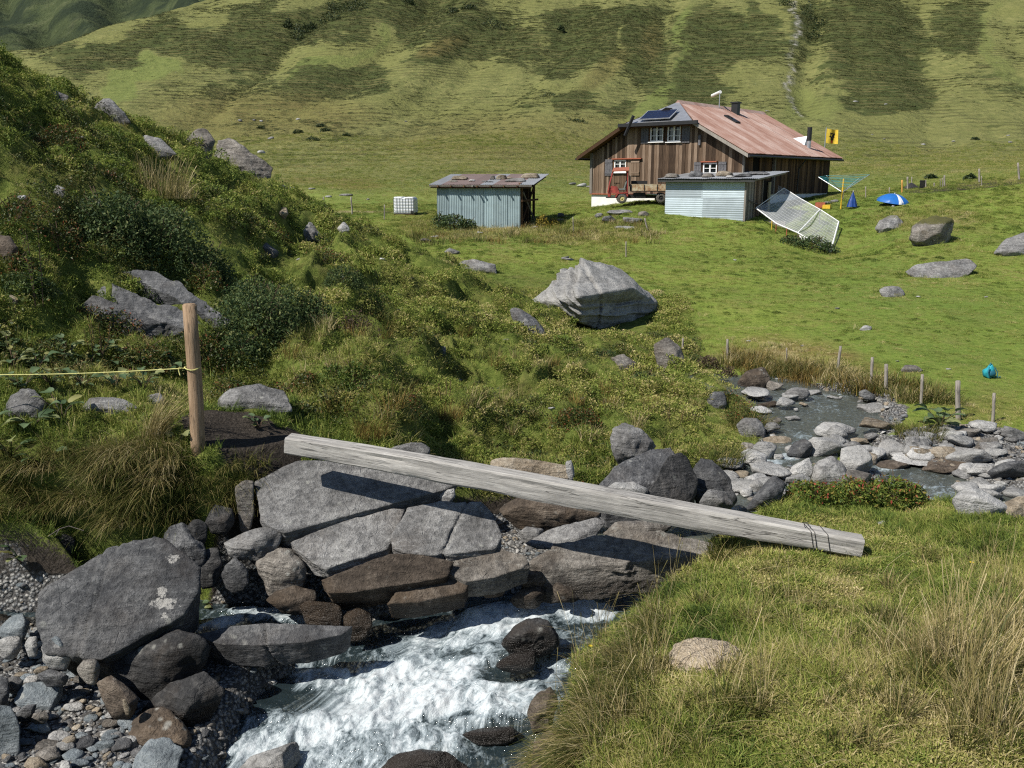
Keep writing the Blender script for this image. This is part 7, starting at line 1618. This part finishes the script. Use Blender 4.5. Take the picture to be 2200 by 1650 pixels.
MB().tube([(-.70, .05, 1.12), (-.70, 1.4, 1.12)], .02, 6).tube([(-.56, .05, 1.78), (-.56, 1.4, 1.78)], .025, 6).build('windscreen_frame', CHAS, tr)
MB().hexa([(-.70,.10,1.14),(-.54,.10,1.76),(-.54,1.35,1.76),(-.70,1.35,1.14),(-.69,.10,1.14),(-.53,.10,1.76),(-.53,1.35,1.76),(-.69,1.35,1.14)]).build('windscreen', flat('dusty_glass', (.10, .12, .12), .15, 0, .6), tr)
MB().hexa([(-.62,-.04,1.78),(.36,-.04,1.82),(.42,1.5,2.02),(-.50,1.5,1.98),(-.60,-.04,1.84),(.36,-.04,1.88),(.42,1.5,2.07),(-.50,1.5,2.03)]).build('cab_roof', flat('rusty_red_sheet', (.34, .12, .075), .65, 0, .3, .2), tr)
# load bed
MB().box((1.62, .72, .70), (2.26, 1.56, .07)).build('bed_floor', CHAS, tr)
for y in (-.06, 1.5):
    for k in range(3):
        MB().box((.88 + .74 * k, y, .88), (.71, .04, .34)).build('side_board', BEIGE, tr)
    for k in range(4):
        MB().box((.51 + .74 * k, y - .01, .88), (.035, .07, .38)).build('stake', CHAS, tr)
    MB().box((1.62, y, 1.07), (2.26, .06, .04)).build('top_rail', BEIGE, tr)
MB().box((2.78, .72, .88), (.04, 1.5, .36)).build('tail_board', BEIGE, tr)
for k in range(7): MB().box((.45, .05 + .22 * k, 1.25), (.03, .03, .60)).build('head_bar', CHAS, tr)
MB().box((.45, .72, 1.55), (.04, 1.45, .05)).build('head_rail', BOARD_G, tr)
MB().box((1.0, .9, 1.10), (.9, .8, .35)).build('load', CHAS, tr)
# ------------------------------------------------------------------ water tank in its cage
to = P(845, 463, 54.5)
tk = empty('water_tank', to, R(-8), 'white plastic water tank in a metal cage left of the blue shed', 'tank')
MB().box((.66, .55, .58), (1.24, 1.0, .92), bevel=.07).box((.3, .5, 1.06), (.5, .9, .08), bevel=.03).box((.95, .5, 1.05), (.55, .9, .08), bevel=.03).build('bottle', flat('white_plastic', (.78, .80, .82), .5, 0, .4, .04), tk)
CAGE = flat('cage_tube', (.34, .36, .38), .5, .5, .4)
for k in range(8): MB().tube([(.04 + 1.24 * k / 7, .02, .12), (.04 + 1.24 * k / 7, .02, 1.06)], .013, 5).build('cage_bar', CAGE, tk)
for k in range(5): MB().tube([(.04 + 0, .15 + .22 * k, .12), (.02, .15 + .22 * k, 1.06)], .013, 5).build('cage_bar', CAGE, tk)
for k in range(6): MB().tube([(1.29, .01, .14 + .18 * k), (.03, .01, .14 + .18 * k), (.02, 1.06, .14 + .18 * k)], .013, 5).build('cage_bar', CAGE, tk)
MB().box((.66, .54, .05), (1.26, 1.04, .10)).build('pallet', BOARD_D, tk); MB().box((1.16, .03, .20), (.16, .1, .12)).build('valve', CHAS, tk)
# ------------------------------------------------------------------ netting over the hen run
NETM = bpy.data.materials.new('white_netting'); NETM.use_nodes = True; _t = NETM.node_tree; _t.nodes.remove(_t.nodes['Principled BSDF'])
_d = _t.nodes.new('ShaderNodeBsdfDiffuse'); _d.inputs[0].default_value = (.80, .83, .84, 1); _tr = _t.nodes.new('ShaderNodeBsdfTransparent'); _x = _t.nodes.new('ShaderNodeMixShader'); _n = _t.nodes.new('ShaderNodeTexNoise'); _n.inputs['Scale'].default_value = 1.2
_mr = _t.nodes.new('ShaderNodeMapRange'); _mr.inputs[3].default_value = .10; _mr.inputs[4].default_value = .32; _t.links.new(_n.outputs[0], _mr.inputs[0]); _t.links.new(_mr.outputs[0], _x.inputs[0])
_t.links.new(_tr.outputs[0], _x.inputs[1]); _t.links.new(_d.outputs[0], _x.inputs[2]); _t.links.new(_x.outputs[0], _t.nodes['Material Output'].inputs[0])
nb = P(1715, 500, 47.5)
ne = empty('netting_enclosure', (0, 0, 0), 0, 'white netting stretched over a hen run beside the bright shed', 'netting')
top = [P(1684, 404, 50.5), P(1722, 428, 49.5), P(1762, 450, 48.6), P(1802, 476, 47.6)]
low = [P(1624, 447, 48.2), P(1668, 480, 46.2), P(1714, 500, 45.2), P(1784, 542, 43.8)]
def netsheet(A, B, n=24, m_=14, sag=.22):
    V = []
    for j in range(m_):
        for i in range(n):
            t = i / (n - 1) * (len(A) - 1); k = min(int(t), len(A) - 2); a = A[k].lerp(A[k + 1], t - k); b = B[k].lerp(B[k + 1], t - k); s = j / (m_ - 1); p_ = a.lerp(b, s); p_.z -= sag * math.sin(math.pi * s) * (.6 + .4 * math.sin(i * .9)); V.append(p_[:])
    return np_mesh('net', V, grid_faces(m_, n), NETM, True)
link('net', netsheet(top, low), ne); link('net', netsheet([P(1802, 476, 47.6), P(1803, 480, 47.6)], [P(1784, 542, 43.8), P(1803, 530, 45.6)], 6, 10, .02), ne)
link('net', netsheet([P(1672, 398, 50.9), P(1684, 404, 50.5)], [P(1664, 440, 49.9), P(1684, 452, 49.4)], 5, 8, .02), ne)
CORD = flat('white_cord', (.75, .76, .75), .8); YPOLE = flat('yellow_pole', (.62, .40, .03), .6)
MB().tube(top, .022, 5).build('edge_cord', CORD, ne); MB().tube(low, .03, 5).build('edge_cord', CORD, ne); MB().tube([top[0], low[0]], .02, 5).build('edge_cord', CORD, ne); MB().tube([top[3], low[3]], .035, 5).build('edge_cord', CORD, ne); MB().tube([top[2], low[2]], .03, 5).build('edge_cord', CORD, ne)
for p_, m_ in ((low[1].lerp(low[0], .2), YPOLE), (low[1], REDTRIM), (low[1].lerp(low[2], .5), REDTRIM), (low[2], BOARD_G), (low[2].lerp(low[3], .45), YPOLE), (low[3], BOARD_G), (top[1], BOARD_G), (top[3], BOARD_G), (top[2], BOARD_G)):
    MB().tube([(p_.x, p_.y, zat(p_.x, p_.y) - .1), p_], .026, 5).build('pole', m_, ne)
MB().box((0, 0, 0), (2.4, .03, .55)).build('hen_mesh', BOARD_G, ne, loc=(P(1645, 470, 48.4) - Vector((0, 0, .35))), rot=(0, 0, R(-48)))
def threads(A, B, n, m_, sag=.20):
    b = MB(); q = lambda t, s: (lambda k, f: (A[k].lerp(A[k + 1], f)).lerp(B[k].lerp(B[k + 1], f), s) - Vector((0, 0, sag * math.sin(math.pi * s))))(min(int(t * (len(A) - 1)), len(A) - 2), t * (len(A) - 1) - min(int(t * (len(A) - 1)), len(A) - 2))
    for i in range(n): b.tube([q(i / (n - 1), s) for s in np.linspace(0, 1, 8)], .0035, 3, False)
    for j in range(m_): b.tube([q(t, j / (m_ - 1)) for t in np.linspace(0, 1, 12)], .0035, 3, False)
    o = b.build('net_threads', CORD, ne); o['kind'] = 'stuff'
threads(top, low, 26, 14)
def hen():
    g = G(1725, 522); k = .012
    bm = bmesh.new(); pts = [((-.17,0,.30),.035),((-.10,0,.24),.075),((0,0,.20),.105),((.10,0,.22),.085),((.15,0,.30),.045),((.165,0,.37),.042),((.21,0,.365),.012)]
    vs = [bm.verts.new(p_) for p_, r_ in pts]
    for a, b in zip(vs, vs[1:]): bm.edges.new((a, b))
    for s in (-1, 1):
        a = bm.verts.new((.0, .05 * s, .10)); b = bm.verts.new((.01, .05 * s, 0)); bm.edges.new((vs[2], a)); bm.edges.new((a, b)); pts += [(0, .02), (0, .012)]
    me = bpy.data.meshes.new('hen'); bm.to_mesh(me); bm.free(); me.materials.append(flat('white_feathers', (.78, .76, .72), .8)); o = link('hen', me, None, g, (0, 0, R(160)))
    md = o.modifiers.new('skin', 'SKIN'); 
    for v, (p_, r_) in zip(me.skin_vertices[0].data if me.skin_vertices else [], pts): v.radius = (r_, r_)
    o.modifiers.new('sub', 'SUBSURF').render_levels = 1; tag(o, 'white hen under the white netting', 'hen'); return o
hen()
# ------------------------------------------------------------------ rotary clothes line, parasols, garden odds and ends
LINE = flat('teal_line', (.05, .32, .36), .5); ALU = flat('aluminium', (.55, .57, .58), .4, .6)
cb = G(1806, 449, 44); k = ppm(449, cb.y); H = 64 / k
cl = empty('clothes_line', cb, R(20), 'rotary clothes line with a yellow post and teal cords', 'clothes line')
MB().tube([(0, 0, -.2), (.05, 0, H)], .045, 8).build('post', YPOLE, cl)
tips = []
for q in range(4):
    a = math.pi / 2 * q + .3; t_ = Vector((math.cos(a) * 1.62, math.sin(a) * 1.62, H + .02 + .06 * q)); tips.append(t_)
    MB().tube([(.03, 0, H * .55), t_], .022, 6).build('arm', ALU, cl)
hub = Vector((.03, 0, H * .55)); b = MB()
for f in np.linspace(.35, 1, 8):
    b.tube([hub.lerp(t_, f) for t_ in tips + tips[:1]], .008, 4, False)
ln = b.build('cords', LINE, cl); ln['kind'] = 'stuff'
BLUE = flat('blue_canvas', (.010, .045, .20), .5, 0, .4, .12); BLUE2 = flat('bright_blue_canvas', (.015, .12, .40), .4, 0, .5, .08)
pb = G(1830, 448, 44); pp_ = empty('parasol', pb, 0, 'closed dark blue parasol standing left of the open one', 'parasol')
b = MB(); rings = []
for (z, r_) in ((.08, .24), (.10, .25), (.45, .17), (.8, .06), (.92, .02)):
    rings.append([b.bm.verts.new((r_ * (1 + .16 * (j % 2)) * math.cos(6.283 * j / 16), r_ * (1 + .16 * (j % 2)) * math.sin(6.283 * j / 16), z)) for j in range(16)])
for i in range(4):
    for j in range(16): b.bm.faces.new((rings[i][j], rings[i][(j + 1) % 16], rings[i + 1][(j + 1) % 16], rings[i + 1][j]))
b.build('canopy', BLUE, pp_); MB().tube([(0, 0, -.1), (0, 0, 1.0)], .02, 8).build('pole', CORD, pp_)
po = P(1919, 431, 51.0); pq = empty('parasol', po, 0, 'open bright blue parasol lying low on the grass', 'parasol'); pq.rotation_euler = (R(8), R(4), R(10))
def canopy(a0, a1, mat, name):
    V = []; n = 13; m_ = 8
    for j in range(m_):
        r_ = j / (m_ - 1)
        for i in range(n):
            a = a0 + (a1 - a0) * i / (n - 1); sc = 1 - .06 * abs(math.sin(a * 4)) * r_
            V.append((.86 * r_ * sc * math.cos(a), .86 * r_ * sc * math.sin(a), .36 * (1 - r_ ** 2.2) + .02))
    for i in range(n):
        a = a0 + (a1 - a0) * i / (n - 1); V.append((.87 * math.cos(a), .87 * math.sin(a), -.09))
    link(name, np_mesh(name, V, grid_faces(m_ + 1, n), mat, True), pq)
for q in range(8): canopy(math.pi / 4 * q, math.pi / 4 * (q + 1), BLUE2, 'canopy_panel')
canopy(math.pi * 1.44, math.pi * 1.55, WHITEP, 'white_panel'); MB().tube([(0, 0, -.5), (0, 0, .44)], .018, 8).build('pole', CORD, pq)
ORP = flat('orange_post', (.50, .26, .06), .7)
for x, yb, yt, r_, m_, lb in [(1938,414,387,.05,ORP,'orange wooden post behind the open parasol'),(1950,408,380,.055,OLDPOST,'grey post left of the black tarpaulin'),(1959,396,380,.04,OLDPOST,'grey post behind the black tarpaulin'),(1989,403,387,.04,OLDPOST,'grey post right of the dark pallet'),(2007,402,393,.035,OLDPOST,'short peg in front of the garden bed'),
        (2020,402,384,.02,OLDPOST,'thin stake left of the fork topped post'),(2025,402,382,.02,OLDPOST,'thin slanting stake at the garden bed'),(2029,400,377,.05,OLDPOST,'fork topped grey post at the garden bed'),(2104,392,363,.06,OLDPOST,'tall grey post at the right end of the garden bed'),(2109,400,378,.025,OLDPOST,'thin stake right of the tall garden post'),(2190,388,350,.06,OLDPOST,'leaning grey post near the right picture edge on the skyline'),
        (1860,424,401,.035,OLDPOST,'grey peg right of the clothes line'),(1911,415,403,.04,OLDPOST,'grey peg behind the open parasol'),(1811,428,412,.035,OLDPOST,'grey peg behind the clothes line post')]:
    g = G(x, yb, 44); post(x, yb, x - (3 if x > 2150 else 0), yt, g.y, r_, m_, lb, n=7)
for x, yb, xt, yt, r_, lb in [(1467,752,1467,727,.04,'grey fence post farthest left along the stream meadow'),(1563,772,1563,729,.045,'grey fence post alone left of the dry grass bank'),(1690,785,1690,748,.025,'thin stake in the dry grass by the pool'),(1800,792,1806,744,.05,'fence post leaning right in the dry grass'),(1872,824,1874,768,.05,'left of two neighbouring fence posts by the pool'),
        (1903,840,1904,783,.06,'right of two neighbouring fence posts by the pool'),(1979,870,1982,805,.045,'slim fence post casting a shadow on the meadow'),(2058,902,2058,819,.07,'thickest fence post at the right of the pool'),(2133,908,2136,845,.045,'slim fence post nearest the right edge'),(1345,552,1345,519,.04,'small stake in the meadow above the huge boulder'),(1392,496,1385,469,.06,'dark leaning post left of the bright shed'),(1232,502,1231,466,.035,'thin stake between the two sheds'),
        (697,447,695,423,.07,'left of the grey fence posts by the track'),(757,461,754,423,.07,'taller fence post at the track'),(826,472,826,440,.05,'fence post left of the water tank')]:
    g = G(x, yb, 13 if x > 1400 and yb > 600 else 30); post(x, yb, xt, yt, g.y, r_ * .68, OLDPOST, lb, n=8)
g = G(1962, 406, 44); k = ppm(400, g.y); rock([(g.x + a / k, g.y + b, g.z + c / k) for a, b, c in ((-16,0,0),(14,0,0),(-15,.5,2),(13,.5,2),(-6,.2,13),(0,.3,14),(8,.3,8),(-10,.1,8),(12,0,4))], 'dark', 'black tarpaulin heap at the garden bed', name='tarpaulin', cat='tarpaulin', sub=4, facets=0)
g = G(1981, 405, 44); pl = empty('pallet', g, R(12), 'dark slatted pallet standing upright by the garden bed', 'pallet'); b0 = 0
for q in range(5): MB().box((-.16 + .08 * q, 0, .25), (.055, .03, .52)).build('slat', CHAS, pl)
for z in (.08, .42): MB().box((0, .03, z), (.40, .03, .06)).build('rail', CHAS, pl)
for x, yb, c, lb, s in ((1763, 447, 'red', 'red and black crate at the far corner of the farmhouse', .55), (1776, 449, 'yel', 'small yellow crate beside the red crate', .4)):
    g = G(x, yb, 44); o = empty('crate', g, R(-30), lb, 'crate'); m_ = REDTRIM if c == 'red' else YPOLE
    MB().box((0, 0, .02), (s, s * .7, .04)).build('bottom', m_, o)
    for sx, sy, a, b in ((-s/2, 0, .03, s*.7), (s/2, 0, .03, s*.7), (0, -s*.35, s, .03), (0, s*.35, s, .03)): MB().box((sx, sy, s*.32), (a, b, s*.55)).build('side', m_ if sy else CHAS if c == 'red' else m_, o)
# blue bag left in the meadow
g = G(2123, 811); k = ppm(800, g.y); bag = empty('backpack', g, R(15), 'turquoise backpack lying in the meadow near the right edge', 'backpack')
TEAL = flat('turquoise_cloth', (.02, .27, .33), .7, 0, .3, .25, 9); TEALD = flat('dark_turquoise_cloth', (.012, .11, .16), .7)
V, F = ico(4); s = np.array([.135, .10, .16]); fold = 1 + .10 * fbm3(V[:, 0] * 2.5, V[:, 1] * 2.5, V[:, 2] * 2.5, 5, 3); Vb = np.sign(V) * np.abs(V) ** .75 * s * fold[:, None]; tp = 1 - .45 * sstep(0, .16, Vb[:, 2]); Vb[:, 0] = Vb[:, 0] * tp + .25 * np.clip(Vb[:, 2], 0, 1) ; Vb[:, 1] *= tp; Vb[:, 2] = np.maximum(Vb[:, 2], -.12) + .13 + .02 * np.sin(Vb[:, 0] * 40); link('body', np_mesh('body', Vb, F, TEAL, True), bag)
V, F = ico(3); Vb = V * np.array([.10, .05, .075]); Vb += np.array([.01, -.085, .10]); link('pocket', np_mesh('pocket', Vb, F, TEALD, True), bag)
MB().tube([(-.08,-.08,.26),(-.13,-.12,.16),(-.09,-.12,.04)], .012, 6).build('strap', TEALD, bag); MB().tube([(.09,-.06,.24),(.15,-.1,.12),(.14,-.1,.02),(.24,-.1,.02)], .012, 6).build('strap', TEALD, bag); MB().tube([(-.03,-.02,.29),(0,-.03,.34),(.03,-.02,.29)], .01, 6).build('handle', TEALD, bag)
# molehill
g = G(1528, 1440); k = ppm(1420, g.y); V, F = ico(5); r_ = 84 / k
D = V * np.array([r_, r_ * .85, r_ * .42]); f = fbm3(V[:, 0] * 4, V[:, 1] * 4, V[:, 2] * 4, 9, 5); D *= (1 + .16 * f)[:, None]; D[:, 2] += fbm3(V[:, 0] * 16, V[:, 1] * 16, V[:, 2] * 16, 19, 3) * .008
ms = NT('dry_soil', .95, .1); n_ = ms.noise(ms.coord(), 30, 5, .7); n2_ = ms.vor(ms.coord(), 70); ms.col(ms.ramp(n_, [(.3, (.21, .165, .115)), (.55, (.38, .315, .23)), (.8, (.52, .45, .35))])); ms.nrm(ms.bump(ms.math('ADD', n_, n2_), .9, .015))
tag(link('molehill', np_mesh('molehill', D, F, ms.m, True), None, Vector((g.x, g.y + r_ * .4, zat(g.x, g.y + r_ * .4) + .035))), 'dry tan molehill in the grass of the near right bank', 'molehill'); 
g = G(1897, 1128); rblob(1897, 1130, 24, 16, 'pale', 'small white stone in the turf behind the beam end', sub=3); rblob(1350, 1510, 12, 8, 'pale', 'tiny white stone near the stream edge of the near bank', sub=2)
# bleached twig
b = MB(); b.tube([P(104, 1152, 8.6), P(128, 1136, 8.62), P(148, 1130, 8.64), P(180, 1140, 8.6)], .006, 5, True, .003).tube([P(128, 1136, 8.62), P(120, 1150, 8.55)], .004, 4)
tag(b.build('twig', BOARD_G), 'bleached twig lying on the dark stones below the left bank', 'twig')
